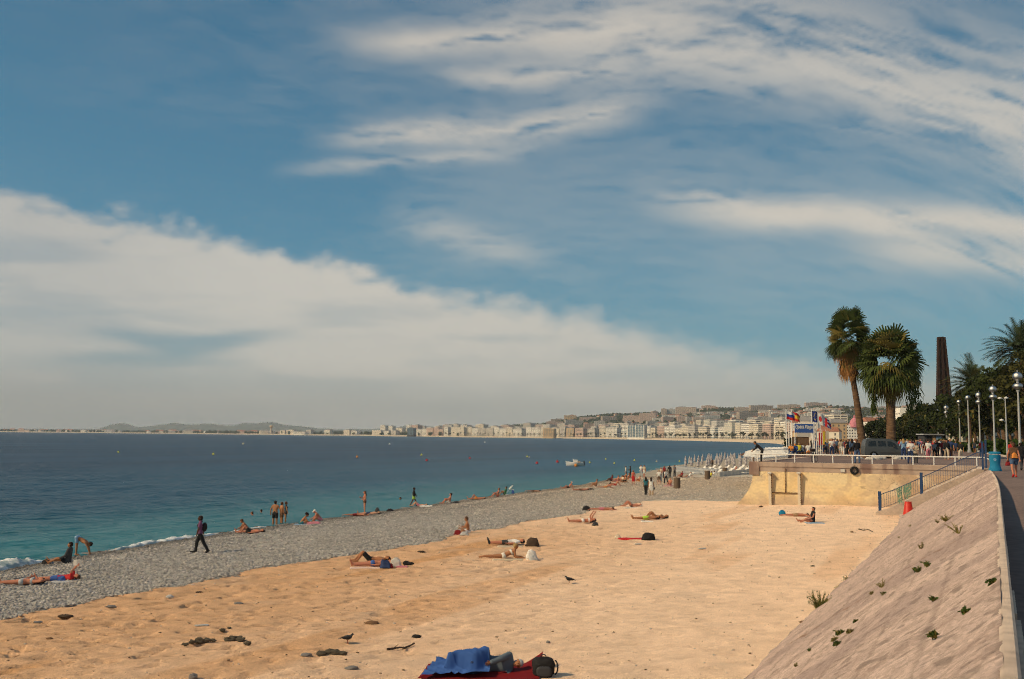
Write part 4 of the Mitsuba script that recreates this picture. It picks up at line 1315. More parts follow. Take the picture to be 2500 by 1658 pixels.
# lamp posts
def lamp(label, x, yt, D, kind='double', group=None):
    D = D * .93
    p = far(x, 1100, D); p[2] = PZ
    H = far(x, yt, D)[2] - PZ
    k = thing('lamp_post', label, 'lamp post', group)
    s = .40 if kind == 'double' else .36
    Hn = H - (1.72 if kind == 'double' else .6)
    obj('base', MB().lathe([(.26, 0), (.26, .25), (.17, .5), (.13, .9)], p, 12).out(), 'steel', k, smooth=40)
    obj('pole', MB().lathe([(.12, .9), (.10, Hn * .5), (.075, Hn - .25), (.12, Hn - .12), (.16, Hn)], p, 12).out(), 'lightgrey', k, smooth=40)
    sph = lambda z, r, sq=1.0: MB().lathe([(max(r * math.sin(a_), 1e-3), z - r * sq * math.cos(a_)) for a_ in np.linspace(0, math.pi, 13)], p, 18).out()
    if kind == 'double':
        obj('lower_globe', sph(Hn + .34, .43, .72), 'globe_metal', k, smooth=True)
        obj('collar', MB().lathe([(.12, Hn + .6), (.10, Hn + .84)], p, 10).out(), 'steel', k, smooth=True)
        obj('globe', sph(Hn + 1.22, .42), 'globe_metal', k, smooth=True)
        obj('finial', MB().lathe([(.05, Hn + 1.6), (.04, Hn + 1.75), (.0, Hn + 1.85)], p, 8).out(), 'steel', k)
    else:
        obj('globe', sph(Hn + .3, .36), 'globe_metal', k, smooth=True)
        obj('collar', MB().lathe([(.14, Hn - .03), (.2, Hn + .03), (.1, Hn + .08)], p, 10).out(), 'steel', k)


for lab, x, yt, D, kd in [('silver double-globe lamp post at the right edge, the nearest and tallest', 2491, 906, 97, 'double'), ('silver double-globe lamp post above the blue litter bin', 2429, 940, 124, 'double'),
                          ('silver double-globe lamp post left of the one above the litter bin', 2394, 956, 142, 'double'), ('smaller silver double-globe lamp post right of the kiosk', 2313, 989, 200, 'double'),
                          ('single-globe lamp post half lost in the trees right of the kiosk', 2345, 977, 165, 'single'), ('single-globe lamp post just above the kiosk', 2292, 1000, 225, 'single'),
                          ('thin single-globe lamp post between the thick palm and the kiosk', 2244, 1023, 260, 'single'), ('single-globe lamp post whose globe peeps from the highest trees', 2367, 966, 150, 'single')]:
    lamp(lab, x, yt, D, kd)
p = far(2459, 1100, 101); p[2] = PZ
H = far(2455, 976, 104)[2] - PZ
k = thing('lamp_post', 'thin grey street lamp with two small heads on arms, left of the nearest lamp post', 'lamp post')
obj('pole', MB().lathe([(.10, 0), (.08, H * .5), (.05, H)], p, 8).out(), 'lightgrey', k, smooth=40)
for z, dx in ((H, -.55), (H - 2.2, -.45)):
    obj('arm', MB().tube([p + [0, 0, z - .3], p + [dx * .5, 0, z], p + [dx, 0, z + .02]], .03, 6).out(), 'lightgrey', k)
    obj('head', MB().lathe([(.0, -.08), (.2, -.05), (.22, .05), (.0, .16)], p + [dx, 0, z], 10).out(), 'paint_white', k, smooth=40)
    if dx < -.5: obj('head', MB().lathe([(.0, -.08), (.2, -.05), (.22, .05), (.0, .16)], p + [.1, 0, z + .05], 10).out(), 'paint_white', k, smooth=40)

# ================================================================== PEOPLE
_S0 = np.array(trimesh.creation.icosahedron().vertices)
_S1 = np.array(trimesh.creation.icosphere(1).vertices)
_OC = np.array([[1, 0, 0], [-1, 0, 0], [0, 1, 0], [0, -1, 0], [0, 0, 1], [0, 0, -1.0]])


def hull(parts, S):
    """Convex hull of spheres [(centre, radius or (rx, ry, rz))...]."""
    return m3.Manifold.hull_points(np.vstack([np.asarray(c, float) + S * np.asarray(r, float) for c, r in parts]))


def unit(v):
    v = np.asarray(v, float)
    return v / (np.linalg.norm(v) + 1e-12)


def V(*a): return np.array(a, float)


def pose_of(kind, rr, **o):
    """Joint positions of a 1.72 m figure: x forward, y left, z up, standing or lying on z = 0."""
    P = dict(pel=V(0, 0, .93), t=V(0, 0, 1), l=V(0, 1, 0), th=[V(0, .02, -1), V(0, -.02, -1)], sh=[V(-.02, 0, -1), V(-.02, 0, -1)], ft=[V(1, .15, -.25), V(1, -.15, -.25)],
             ua=[V(.02, .22, -1), V(.02, -.22, -1)], fa=[V(.25, .05, -1), V(.25, -.05, -1)], face=V(1, 0, -.05), hup=None)
    if kind == 'walk':
        s = 1 if rr.random() < .5 else -1
        P.update(pel=V(0, 0, .90), th=[V(.40 * s, .02, -.92), V(-.32 * s, -.02, -.95)], sh=[V(.12 * s if s > 0 else -.55, 0, -1), V(.12 if s < 0 else -.55, 0, -1)], ua=[V(-.30 * s, .2, -1), V(.30 * s, -.2, -1)], fa=[V(-.05 * s + .2, .03, -1), V(.45 * s + .2, -.03, -1)])
        P['ft'] = [V(1, .1, .1 if s > 0 else -.75), V(1, -.1, .1 if s < 0 else -.75)]
    elif kind == 'hips':      # standing with bent arms
        P.update(ua=[V(-.1, .4, -1), V(.15, -.25, -1)], fa=[V(.8, -.4, -.2), V(.9, .3, .3)], th=[V(.05, .08, -1), V(-.03, -.06, -1)])
    elif kind == 'sit_knees':
        P.update(pel=V(0, 0, .11), t=unit([-.22, 0, 1]), th=[V(.72, .14, .66), V(.80, -.12, .55)], sh=[V(.55, .02, -.80), V(.70, -.02, -.66)], ft=[V(1, .1, .1), V(1, -.1, .1)], ua=[V(.55, .12, -.75), V(.62, -.10, -.6)], fa=[V(.75, .02, .12), V(.70, -.05, .05)], face=V(1, 0, -.1))
    elif kind == 'sit_long':
        P.update(pel=V(0, 0, .11), t=unit([-.12, 0, 1]), th=[V(.92, .12, .30), V(1, -.1, .06)], sh=[V(.85, .02, -.42), V(1, -.02, -.08)], ft=[V(.6, .1, .8), V(.6, -.1, .8)], ua=[V(.35, .14, -.9), V(.30, -.14, -.9)], fa=[V(.8, .0, -.35), V(.85, 0, -.30)], face=V(1, .1, .02))
    elif kind == 'sit_back':  # leaning back on the hands
        P.update(pel=V(0, 0, .11), t=unit([-.55, 0, .85]), th=[V(.8, .14, .55), V(1, -.1, .06)], sh=[V(.6, .02, -.72), V(1, -.02, -.06)], ft=[V(1, .1, .1), V(.5, -.1, .8)], ua=[V(-.55, .2, -.8), V(-.55, -.2, -.8)], fa=[V(-.35, .1, -.9), V(-.35, -.1, -.9)], face=V(1, 0, .1))
    elif kind == 'cross':
        P.update(pel=V(0, 0, .11), t=unit([.12, 0, 1]), th=[V(.78, .60, .22), V(.78, -.60, .22)], sh=[V(-.12, -.95, -.32), V(.12, .95, -.30)], ft=[V(.3, -1, -.1), V(.3, 1, -.1)], ua=[V(.42, .2, -.85), V(.42, -.2, -.85)], fa=[V(.85, -.25, -.15), V(.85, .25, .1)], face=V(1, 0, -.6))
    elif kind == 'huddle':    # sitting bent far forward
        P.update(pel=V(0, 0, .11), t=unit([.62, 0, .85]), th=[V(.78, .45, .35), V(.85, -.3, .35)], sh=[V(.35, -.5, -.55), V(.5, .2, -.6)], ft=[V(1, -.2, 0), V(1, .2, 0)], ua=[V(.35, .12, -.9), V(.5, -.12, -.8)], fa=[V(.6, -.1, -.7), V(.75, .1, -.45)], face=V(.85, 0, -.7))
    elif kind in ('lie_back', 'lie_knee', 'lie_knees', 'lie_read', 'lie_arm'):
        P.update(pel=V(0, 0, .125), t=unit([-1, 0, .03]), th=[V(1, .10, -.03), V(1, -.10, -.03)], sh=[V(1, .05, -.02), V(1, -.05, -.02)], ft=[V(.35, .25, 1), V(.35, -.25, 1)], ua=[V(.85, .45, -.12), V(.85, -.45, -.12)], fa=[V(.95, -.1, -.02), V(.95, .1, -.02)], face=V(.12, 0, 1), fwd=V(0, 0, 1))
        if kind in ('lie_knee', 'lie_knees'):
            P['th'][0] = V(.66, .08, .78); P['sh'][0] = V(.58, 0, -.86); P['ft'][0] = V(1, .1, 0)
        if kind == 'lie_knees':
            P['th'][1] = V(.74, -.1, .64); P['sh'][1] = V(.70, 0, -.70); P['ft'][1] = V(1, -.1, 0)
        if kind == 'lie_read':
            P['ua'] = [V(-.15, .30, .95), V(.05, -.3, .95)]; P['fa'] = [V(-.55, -.45, .62), V(-.5, .45, .70)]
        if kind == 'lie_arm':
            P['ua'][0] = V(-.85, .5, .12); P['fa'][0] = V(-.6, -.75, .12); P['ua'][1] = V(.5, -.5, .5); P['fa'][1] = V(.4, .7, -.1)
    elif kind == 'lie_front':
        P.update(pel=V(0, 0, .115), t=unit([-1, 0, .02]), l=V(0, -1, 0), th=[V(1, -.10, -.03), V(1, .10, -.03)], sh=[V(1, -.05, 0), V(1, .05, .02)], ft=[V(1, -.1, -.25), V(1, .1, -.25)], ua=[V(-.55, -.75, -.1), V(-.55, .75, -.1)], fa=[V(-.75, .65, -.05), V(-.75, -.65, -.05)], face=V(-.15, -.9, -.1), fwd=V(0, 0, -1))
    elif kind == 'prop':      # on the belly, propped on the elbows
        P.update(pel=V(0, 0, .12), t=unit([-.88, 0, .46]), l=V(0, -1, 0), th=[V(1, -.08, -.03), V(1, .08, -.03)], sh=[V(1, -.05, -.01), V(1, .05, .02)], ft=[V(1, -.1, -.2), V(1, .1, -.2)], ua=[V(-.12, -.12, -1), V(-.18, .12, -1)], fa=[V(-.98, -.05, -.03), V(-.98, .05, -.03)], face=V(-1, 0, -.12), fwd=V(-.46, 0, -.88), hup=V(-.15, 0, 1))
    elif kind == 'bend':
        P.update(pel=V(0, 0, .91), t=unit([.78, 0, -.42]), th=[V(-.10, .06, -1), V(.04, -.06, -1)], sh=[V(-.04, 0, -1), V(-.02, 0, -1)], ua=[V(.30, .1, -1), V(.50, -.1, -.9)], fa=[V(.25, 0, -1), V(.35, 0, -1)], face=V(.5, 0, -1), fwd=V(.1, 0, -1))
    elif kind == 'lean':      # leaning on a rail
        P.update(pel=V(-.15, 0, .92), t=unit([.72, 0, .72]), th=[V(.14, .12, -1), V(.18, -.12, -1)], sh=[V(.05, 0, -1), V(.02, 0, -1)], ua=[V(.35, .15, -.95), V(.40, -.15, -.95)], fa=[V(.75, -.2, -.6), V(.75, .2, -.6)], face=V(1, 0, -.25))
    elif kind == 'seat':
        P.update(pel=V(0, 0, .52), t=unit([-.05, 0, 1]), th=[V(1, .12, -.03), V(1, -.12, -.03)], sh=[V(.08, 0, -1), V(-.10, 0, -1)], ft=[V(1, .1, -.1), V(1, -.1, -.1)], ua=[V(.35, .15, -.9), V(.30, -.15, -.9)], fa=[V(.85, -.2, -.2), V(.85, .2, -.1)], face=V(1, 0, -.15))
    elif kind == 'slump':
        P.update(pel=V(0, 0, .52), t=unit([.45, 0, .9]), th=[V(1, .12, -.03), V(1, -.12, -.03)], sh=[V(.08, 0, -1), V(.2, 0, -1)], ft=[V(1, .1, -.1), V(1, -.1, -.1)], ua=[V(.35, .15, -.9), V(.30, -.15, -.9)], fa=[V(.85, -.2, .1), V(.85, .2, .1)], face=V(1, 0, -.5))
    elif kind == 'side':      # asleep on the side, back to -y... knees drawn up
        P.update(pel=V(0, 0, .17), t=unit([-1, 0, .02]), l=V(0, 0, 1), th=[V(.70, .70, .02), V(.66, .74, -.02)], sh=[V(.80, -.55, -.12), V(.78, -.6, -.02)], ft=[V(.5, .6, 0), V(.5, .6, 0)], ua=[V(.50, .52, -.12), V(.1, .9, -.1)], fa=[V(.80, .40, -.18), V(.6, .6, 0)], face=V(.15, 1, -.05), fwd=V(0, 1, 0))
    elif kind == 'wade':
        P.update(ua=[V(.1, .5, -.9), V(.1, -.5, -.9)], fa=[V(.3, .2, -1), V(.3, -.2, -1)], th=[V(.05, .10, -1), V(-.05, -.10, -1)])
    elif kind == 'swim':
        P.update(pel=V(-.35, 0, -.42), t=unit([.35, 0, .9]), ua=[V(.5, .75, -.05), V(.4, -.8, -.25)], fa=[V(.7, .6, .05), V(.7, -.5, .0)], th=[V(-.5, .1, -.8), V(-.4, -.1, -.9)], face=V(1, 0, .08))
    if 'jit' in o:
        for a in ('ua', 'fa', 'th', 'sh'):
            P[a] = [x + rr.normal(0, o['jit'], 3) for x in P[a]]
    for a in ('t', 'l', 'face'): P[a] = unit(P[a])
    for a in ('th', 'sh', 'ft', 'ua', 'fa'): P[a] = [unit(x) for x in P[a]]
    return P


def skeleton(P, fem, belly):
    J = {}
    t, l = P['t'], P['l']
    fw = unit(P.get('fwd', np.cross(l, t)))
    J['fw'] = fw
    pel = P['pel']
    sw = .162 if fem else .188
    hw = .098 if fem else .088
    J['pel'] = pel
    J['hip'] = [pel + l * hw - t * .03, pel - l * hw - t * .03]
    J['waist'] = pel + t * .17
    J['chest'] = pel + t * .34 + fw * .012
    J['sho'] = [pel + t * .485 + l * sw, pel + t * .485 - l * sw]
    J['neck'] = pel + t * .53
    hup = unit(P['hup']) if P.get('hup') is not None else unit(t + .25 * np.cross(P['face'], np.cross(t, P['face'])))
    J['hup'], J['face'] = hup, P['face']
    J['head'] = J['neck'] + hup * .145 + P['face'] * .02
    J['knee'] = [J['hip'][i] + P['th'][i] * .425 for i in (0, 1)]
    J['ank'] = [J['knee'][i] + P['sh'][i] * .405 for i in (0, 1)]
    J['toe'] = [J['ank'][i] + P['ft'][i] * .16 + P['sh'][i] * .03 for i in (0, 1)]
    J['heel'] = [J['ank'][i] - P['ft'][i] * .035 + P['sh'][i] * .035 for i in (0, 1)]
    J['elb'] = [J['sho'][i] + P['ua'][i] * .285 for i in (0, 1)]
    J['wri'] = [J['elb'][i] + P['fa'][i] * .245 for i in (0, 1)]
    J['fa'] = P['fa']
    return J


def hand(J, i, S):
    w, d = J['wri'][i], J['fa'][i]
    s = unit(np.cross(d, J['fw'] + .3 * J['hup']) + 1e-6)
    n = np.cross(s, d)
    pts = [hull([(w, .024), (w + d * .085 + s * .026, .017), (w + d * .085 - s * .026, .017), (w + d * .03, .026)], S)]
    for q, (off, L) in enumerate(((.030, .062), (.010, .074), (-.010, .069), (-.029, .054))):
        b0 = w + d * .085 + s * off
        b1 = b0 + d * L * .55 + n * .006
        b2 = b1 + d * L * .42 + n * .022
        pts += [hull([(b0, .0105), (b1, .0095)], _OC), hull([(b1, .0095), (b2, .008)], _OC)]
    b0 = w + d * .035 + s * .026
    b1 = b0 + d * .035 + s * .030
    pts += [hull([(b0, .013), (b1, .011)], _OC), hull([(b1, .011), (b1 + d * .030 + n * .012, .009)], _OC)]
    return pts


def torso(J, g, fem, S, belly=0., top=1):
    l = unit(J['sho'][0] - J['sho'][1]); fw = J['fw']
    b = .02 if fem else 0
    h1 = hull([(J['hip'][0], .105 + g + b * .5), (J['hip'][1], .105 + g + b * .5), (J['waist'] + l * .055 + fw * belly, .092 + g), (J['waist'] - l * .055 + fw * belly, .092 + g)], S)
    h2 = hull([(J['waist'] + l * .055 + fw * belly, .092 + g), (J['waist'] - l * .055 + fw * belly, .092 + g), (J['chest'] + l * .075, .102 + g), (J['chest'] - l * .075, .102 + g)], S)
    h3 = hull([(J['chest'] + l * .075, .102 + g), (J['chest'] - l * .075, .102 + g), (J['sho'][0], .055 + g), (J['sho'][1], .055 + g), (J['neck'], .055 + g)], S)
    out = [h1, h2, h3]
    if fem: out += [hull([(J['chest'] + l * s * .07 + fw * .075, .058 + g)], S) for s in (-1, 1)]
    return out


def limb(a, b, r0, r1, S, f=1.0, bulge=None):
    e = a + (b - a) * f
    r = r0 + (r1 - r0) * f
    if bulge and f > .4:
        m_ = a + (b - a) * .32
        return [hull([(a, r0), (m_, bulge)], S), hull([(m_, bulge), (e, r)], S)]
    return [hull([(a, r0), (e, r)], S)]


def union(ms): return m3.Manifold.batch_boolean(ms, m3.OpType.Add)


def finish(ms, detail, M, smooth=70):
    u = union(ms)
    if detail:
        u = u.refine_to_length(.030)
    mm = u.to_mesh()
    tm = trimesh.Trimesh(mm.vert_properties[:, :3], mm.tri_verts, process=True)
    if detail: trimesh.smoothing.filter_taubin(tm, .5, .53, 6)
    v = np.asarray(tm.vertices) @ M[:3, :3].T + M[:3, 3]
    return trimesh.Trimesh(v, tm.faces, process=False), smooth


def person(label, pos, yaw, pose, skin='skin_tan', hair=('short', 'hair_brown'), clothes=(), H=1.72, fem=False, detail=0, seed=None, group=None, tilt=None, belly=0., cat='person', **pk):
    sd_ = seed if seed is not None else abs(hash_(label)) % 99991
    rr = np.random.default_rng(sd_)
    S = _S1 if detail else _S0
    P = pose_of(pose, rr, **pk)
    J = skeleton(P, fem, belly)
    k = thing('person', label, cat, group)
    s = H / 1.72
    cy, sy = math.cos(math.radians(yaw)), math.sin(math.radians(yaw))
    M = np.eye(4); M[:3, :3] = np.array([[cy, -sy, 0], [sy, cy, 0], [0, 0, 1]]) * s; M[:3, 3] = pos
    # body
    ms = torso(J, 0, fem, S, belly)
    for i in (0, 1):
        ms += limb(J['hip'][i], J['knee'][i], .092, .056, S)
        ms += limb(J['knee'][i], J['ank'][i], .054, .036, S, 1.0, .056)
        ms += [hull([(J['ank'][i], .036), (J['heel'][i], .034), (J['toe'][i], .024)], S), hull([(J['toe'][i], .026), (J['toe'][i] + P['ft'][i] * .05, .018)], S)]
        ms += limb(J['sho'][i], J['elb'][i], .050, .038, S)
        ms += limb(J['elb'][i], J['wri'][i], .039, .026, S, 1.0, .041)
        ms += hand(J, i, _OC)
    hd, f, up = J['head'], J['face'], J['hup']
    f = unit(f - up * (f @ up)); sd2 = np.cross(up, f)
    ms += [hull([(J['neck'] - J['hup'] * .03, .056), (hd - up * .06, .05)], S)]
    ms += [hull([(hd + up * .03 - f * .012, (.088, .088, .088)), (hd + up * .02 + f * .02, .078), (hd - up * .065 + f * .045, .040), (hd - up * .02 + f * .055, .052)], S)]
    ms += [hull([(hd - up * .012 + f * .108, .013), (hd + up * .025 + f * .095, .010)], _OC)]
    ms += [hull([(hd + sd2 * s_ * .085 - f * .01, .020), (hd + sd2 * s_ * .088 - f * .012 + up * .025, .018)], _OC) for s_ in (-1, 1)]
    mesh, sm = finish(ms, detail, M)
    obj('body', mesh, skin, k, smooth=sm)
    if detail:
        ey = [hull([(hd + up * .018 + f * .093 + sd2 * s_ * .033, .009)], _S0) for s_ in (-1, 1)]
        mesh, sm = finish(ey, 0, M); obj('eyes', mesh, 'hair_dark', k, smooth=True)
        mo = [hull([(hd - up * .052 + f * .092 + sd2 * .02, .007), (hd - up * .052 + f * .092 - sd2 * .02, .007)], _OC)]
        mesh, sm = finish(mo, 0, M); obj('mouth', mesh, 'darkred', k, smooth=True)
    # hair or hat
    st, hm = hair
    hs = []
    if st in ('short', 'long', 'bun', 'cap', 'curly'):
        hs = [hull([(hd + up * .042 - f * .030, .096), (hd + up * .060 + f * .018, .066), (hd - up * .02 - f * .045, .072)], S)]
        if st == 'long':
            bk = hd - f * .075
            hs += [hull([(bk + sd2 * .055, .045), (bk - sd2 * .055, .045), (bk - up * .20 - P['t'] * .04 + sd2 * .06 - J['fw'] * .03, .04), (bk - up * .20 - P['t'] * .04 - sd2 * .06 - J['fw'] * .03, .04)], S)]
            if pk.get('vlong'): hs += [hull([(bk - up * .18 + sd2 * .06, .045), (bk - up * .18 - sd2 * .06, .045), (bk - up * .36 + sd2 * .045, .03), (bk - up * .36 - sd2 * .045, .03)], S)]
        if st == 'bun': hs += [hull([(hd + up * .08 - f * .09, .045)], S)]
        if st == 'curly': hs += [hull([(hd + up * .05 - f * .03 + rr.normal(0, .045, 3), .06)], _S0) for _ in range(7)]
        mesh, sm = finish(hs, 0, M)
        obj('cap' if st == 'cap' else 'hair', mesh, hm, k, smooth=70)
        if st == 'cap':
            mesh, sm = finish([hull([(hd + up * .055 + f * .06, (.06, .06, .012)), (hd + up * .045 + f * .14, (.05, .05, .008))], S)], 0, M)
            obj('cap_peak', mesh, hm, k, smooth=60)
    # clothes
    for c in clothes:
        ty, cm = c[0], c[1]
        g = .014
        ms = []
        if ty in ('trunks', 'shorts', 'trousers', 'briefs'):
            fr = {'trunks': .48, 'shorts': .78, 'trousers': 1.0, 'briefs': .0}[ty]
            ms.append(hull([(J['hip'][0], .105 + g + (.01 if fem else 0)), (J['hip'][1], .105 + g + (.01 if fem else 0)), (J['pel'] + P['t'] * (.02 if ty == 'briefs' else .10) + J['fw'] * belly * .6, .100 + g)], S))
            for i in (0, 1):
                if fr: ms += limb(J['hip'][i], J['knee'][i], .094 + g, .060 + g * 1.4, S, fr)
                if ty == 'trousers': ms += limb(J['knee'][i], J['ank'][i], .058 + g * 1.4, .048 + g, S, .97)
        elif ty in ('shirt', 'tank', 'longsleeve', 'swimsuit', 'jacket'):
            g = .022 if ty == 'jacket' else .013
            ms = torso(J, g, fem, S, belly)
            if ty in ('shirt', 'longsleeve', 'jacket'):
                for i in (0, 1): ms += limb(J['sho'][i], J['elb'][i], .056 + g, .044 + g, S, .62 if ty == 'shirt' else 1.0)
            if ty in ('longsleeve', 'jacket'):
                for i in (0, 1): ms += limb(J['elb'][i], J['wri'][i], .044 + g, .032 + g, S, .92)
            if ty == 'swimsuit': pass
            if ty == 'jacket': ms += [hull([(J['neck'], .062 + g), (J['neck'] + P['t'] * .04, .06)], S)]
        elif ty == 'bra':
            l = unit(J['sho'][0] - J['sho'][1]); c0 = J['chest'] + P['t'] * .01
            ms = [hull([(c0 + l * .075 + P['t'] * z, (.116, .116, .116)) for z in (-.015, .015)] + [(c0 - l * .075 + P['t'] * z, .116) for z in (-.015, .015)], S)]
            ms[0] = ms[0].trim_by_plane(tuple(P['t']), float((c0 - P['t'] * .055) @ P['t'])).trim_by_plane(tuple(-P['t']), float(-(c0 + P['t'] * .055) @ P['t']))
            ms += [hull([(c0 + l * s_ * .07 + J['fw'] * .075, .064)], S) for s_ in (-1, 1)] if fem else []
        elif ty in ('dress', 'skirt', 'towel_wrap'):
            L = c[2] if len(c) > 2 else .45
            td = unit(P['th'][0] + P['th'][1])
            l = unit(J['sho'][0] - J['sho'][1])
            e = J['pel'] + td * L
            if ty == 'dress': ms = torso(J, .014, fem, S, belly)
            ms += [hull([(J['pel'] + P['t'] * .10 + l * .05, .10 + g), (J['pel'] + P['t'] * .10 - l * .05, .10 + g), (J['hip'][0], .112 + g), (J['hip'][1], .112 + g), (e + l * .11, .085), (e - l * .11, .085)], S)]
        elif ty == 'shoes':
            for i in (0, 1):
                mesh, sm = finish([hull([(J['ank'][i] + P['sh'][i] * .01, .046), (J['heel'][i], .046), (J['toe'][i] + P['ft'][i] * .05, .034)], S)], 0, M)
                obj('shoe', mesh, cm, k, smooth=sm)
            continue
        elif ty == 'never':
            for i in (0, 1): ms += [hull([(J['ank'][i] + P['sh'][i] * .01, .046), (J['heel'][i], .046), (J['toe'][i] + P['ft'][i] * .05, .034)], S)]
        nm = {'longsleeve': 'shirt', 'tank': 'top', 'bra': 'bikini_top', 'briefs': 'bikini_bottom' if fem else 'swim_briefs'}.get(ty, ty)
        mesh, sm = finish(ms, detail and ty != 'bra', M)
        obj(nm, mesh, cm, k, smooth=sm)
    return k, J, M


def hash_(s):
    h = 7
    for ch in s: h = (h * 31 + ord(ch)) % 1000003
    return h


def beach(x, y):
    """Where the photo's pixel falls on the sand or pebbles."""
    z = .8
    for _ in range(12):
        p = at(x, y, z)
        u, v = p[0] * SA + p[1] * CA, -p[0] * CA + p[1] * SA
        z = .5 * z + .5 * max(beach_z(np.clip(u, 8, 355), v), -.1)
    p = at(x, y, z)
    return p


def blanket(name, label, cat, c, w, d, rot, mat_, thick=.02, rum=.03, seed=1, group=None, z=None):
    """A towel: a thin sheet with rumpled top lying on the ground."""
    r = np.random.default_rng(seed)
    n, m_ = 26, 18
    w, d, thick, rum = w * .78, d * .72, thick * .5, rum * .7
    X, Y = np.meshgrid(np.linspace(-w / 2, w / 2, n), np.linspace(-d / 2, d / 2, m_), indexing='ij')
    edge = np.minimum(np.minimum(X + w / 2, w / 2 - X), np.minimum(Y + d / 2, d / 2 - Y))
    hgt = thick + rum * meshkit.fbm(np.stack([X * 4, Y * 4, 0 * X + seed], -1), 3)
    hgt = np.where(edge < 1e-6, -.03, hgt)
    Xw = X + .06 * (meshkit.noise(np.stack([X * 2, Y * 2, 0 * X + seed + 4], -1)) - .5); Yw = Y + .06 * (meshkit.noise(np.stack([X * 2, Y * 2, 0 * X + seed + 9], -1)) - .5)
    c_, s_ = math.cos(math.radians(rot)), math.sin(math.radians(rot))
    Pn = np.stack([c[0] + Xw * c_ - Yw * s_, c[1] + Xw * s_ + Yw * c_, c[2] + hgt], -1)
    return single(name, grid_mesh(Pn), mat_, label, cat, group, smooth=True)


def lump_mesh(c, r, seed, sq=(1, 1, .7), n=3, amp=.5, box_=None):
    m = trimesh.creation.icosphere(n)
    v = np.array(m.vertices)
    if box_: v = np.sign(v) * np.abs(v) ** box_; v /= np.abs(v).max()
    nn = meshkit.fbm(v * 1.7 + seed * 3.1, 3) - .5
    v = v * (1 + amp * 2 * nn)[:, None] * np.asarray(sq) * r
    return trimesh.Trimesh(v + np.asarray(c), m.faces, process=False)


def bag(name, label, cat, c, r, mat_, seed, sq=(1.15, .8, .8), handle=None, group=None):
    c = np.asarray(c, float)
    k = thing(name, label, cat, group)
    r = r * .72
    m = lump_mesh(V(0, 0, 0), r, seed, sq, 3, .34, .62)
    v = np.array(m.vertices)
    zz = v[:, 2] / (r * sq[2])
    v[:, :2] *= (1.08 - .30 * np.clip(zz, -1, 1))[:, None]
    v[:, 2] = np.maximum(v[:, 2], -.72 * r * sq[2]) + .25 * r * meshkit.noise(v * 9 + seed) * (zz > .2)
    obj('body', trimesh.Trimesh(v + c + [0, 0, r * sq[2] * .70], m.faces, process=False), mat_, k, smooth=50)
    t = np.linspace(0, math.pi, 9)
    for s_ in (-1, 1):
        pts = np.stack([c[0] + r * .55 * np.cos(t), c[1] + 0 * t + s_ * r * .3, c[2] + r * sq[2] * 1.45 + r * .35 * np.sin(t)], 1)
        obj('strap', MB().tube(pts, .014, 5).out(), handle or mat_, k, smooth=True)
    return k

# ------------------------------------------------------------------ the people on the beach
L_ = 180                                                     # yaw of somebody facing, or pointing the feet, to the left
ST, SF, SR, SD = 'skin_tan', 'skin_fair', 'skin_red', 'skin_dark'
HD, HB, HY = 'hair_dark', 'hair_brown', 'hair_blond'

# the walker with the rucksack
p = beach(487, 1350)
k, J, M = person('person in dark plum shirt and black trousers walking left over the pebbles with a rucksack', p, 196, 'walk', SD, ('short', HD), [('shirt', 'purple'), ('trousers', 'black'), ('shoes', 'black')], 1.76, detail=1, seed=4)
bk = M[:3, :3] @ (J['chest'] - J['fw'] * .20 - V(0, 0, .06)) + M[:3, 3]
kk = thing('rucksack', 'black rucksack on the back of the walking person', 'rucksack')
obj('body', lump_mesh(bk, .19, 3, (.62, .85, 1.2), 3, .12), 'black', kk, smooth=True)
for s_ in (-1, 1):
    q = [J['sho'][0 if s_ > 0 else 1] * .8 + J['neck'] * .2 + V(-.09, 0, .05), J['sho'][0 if s_ > 0 else 1] * .75 + J['neck'] * .25 + V(.0, 0, .075), J['chest'] + V(.125, .11 * s_, .02), J['waist'] + V(.06, .15 * s_, .0), J['waist'] + V(-.1, .14 * s_, 0)]
    obj('strap', MB().tube([M[:3, :3] @ x + M[:3, 3] for x in q], .022, 6).out(), 'charcoal', kk, smooth=True)

B = lambda *a, **k: person(a[0], beach(a[1], a[2]), *a[3:], **k)
B('person bent over at the water edge, bare back, reaching down to the pebbles', 188, 1357, 8, 'bend', ST, ('short', HD), [('trunks', 'lightblue')], 1.66, detail=1)
B('person in black jacket with white collar sitting on the pebbles at the left, legs out', 166, 1374, 186, 'sit_long', ST, ('short', HD), [('jacket', 'charcoal'), ('trunks', 'black')], 1.74, detail=1)
bag('beach_bag', 'dark bag lying at the feet of the person in black jacket', 'bag', beach(113, 1378), .20, 'black', 3)
bag('plastic_bag', 'small white and blue plastic bag beside the dark bag at the left waterline', 'bag', beach(124, 1376), .11, 'lightblue', 5)
p = beach(58, 1428)
B('person lying on the back at the left edge with feet outside the frame, pale bikini', 56, 1428, 188, 'lie_arm', SR, ('long', HD), [('briefs', 'lightgrey'), ('bra', 'lightgrey')], 1.66, fem=True, detail=1)
kr, Jr, Mr = B('person in red top lying on the pebbles at the left, reading a book', 143, 1419, 190, 'lie_read', SR, ('short', HB), [('shirt', 'red'), ('trunks', 'blue')], 1.66, detail=1)
q = Mr[:3, :3] @ ((Jr['wri'][0] + Jr['wri'][1]) / 2 + V(-.02, 0, .12)) + Mr[:3, 3]
kk = thing('book', 'open white book held up by the person lying at the left', 'book')
for s_ in (-1, 1):
    m = MB(); m.box((q[0] + .0 + s_ * .075, q[1], q[2]), (.148, .012, .21), 12 * s_); obj('page', m.out(), 'offwhite', kk)
bag('beach_bag', 'blue cloth bag between the two people lying at the left edge', 'bag', beach(150, 1419), .19, 'blue', 8)
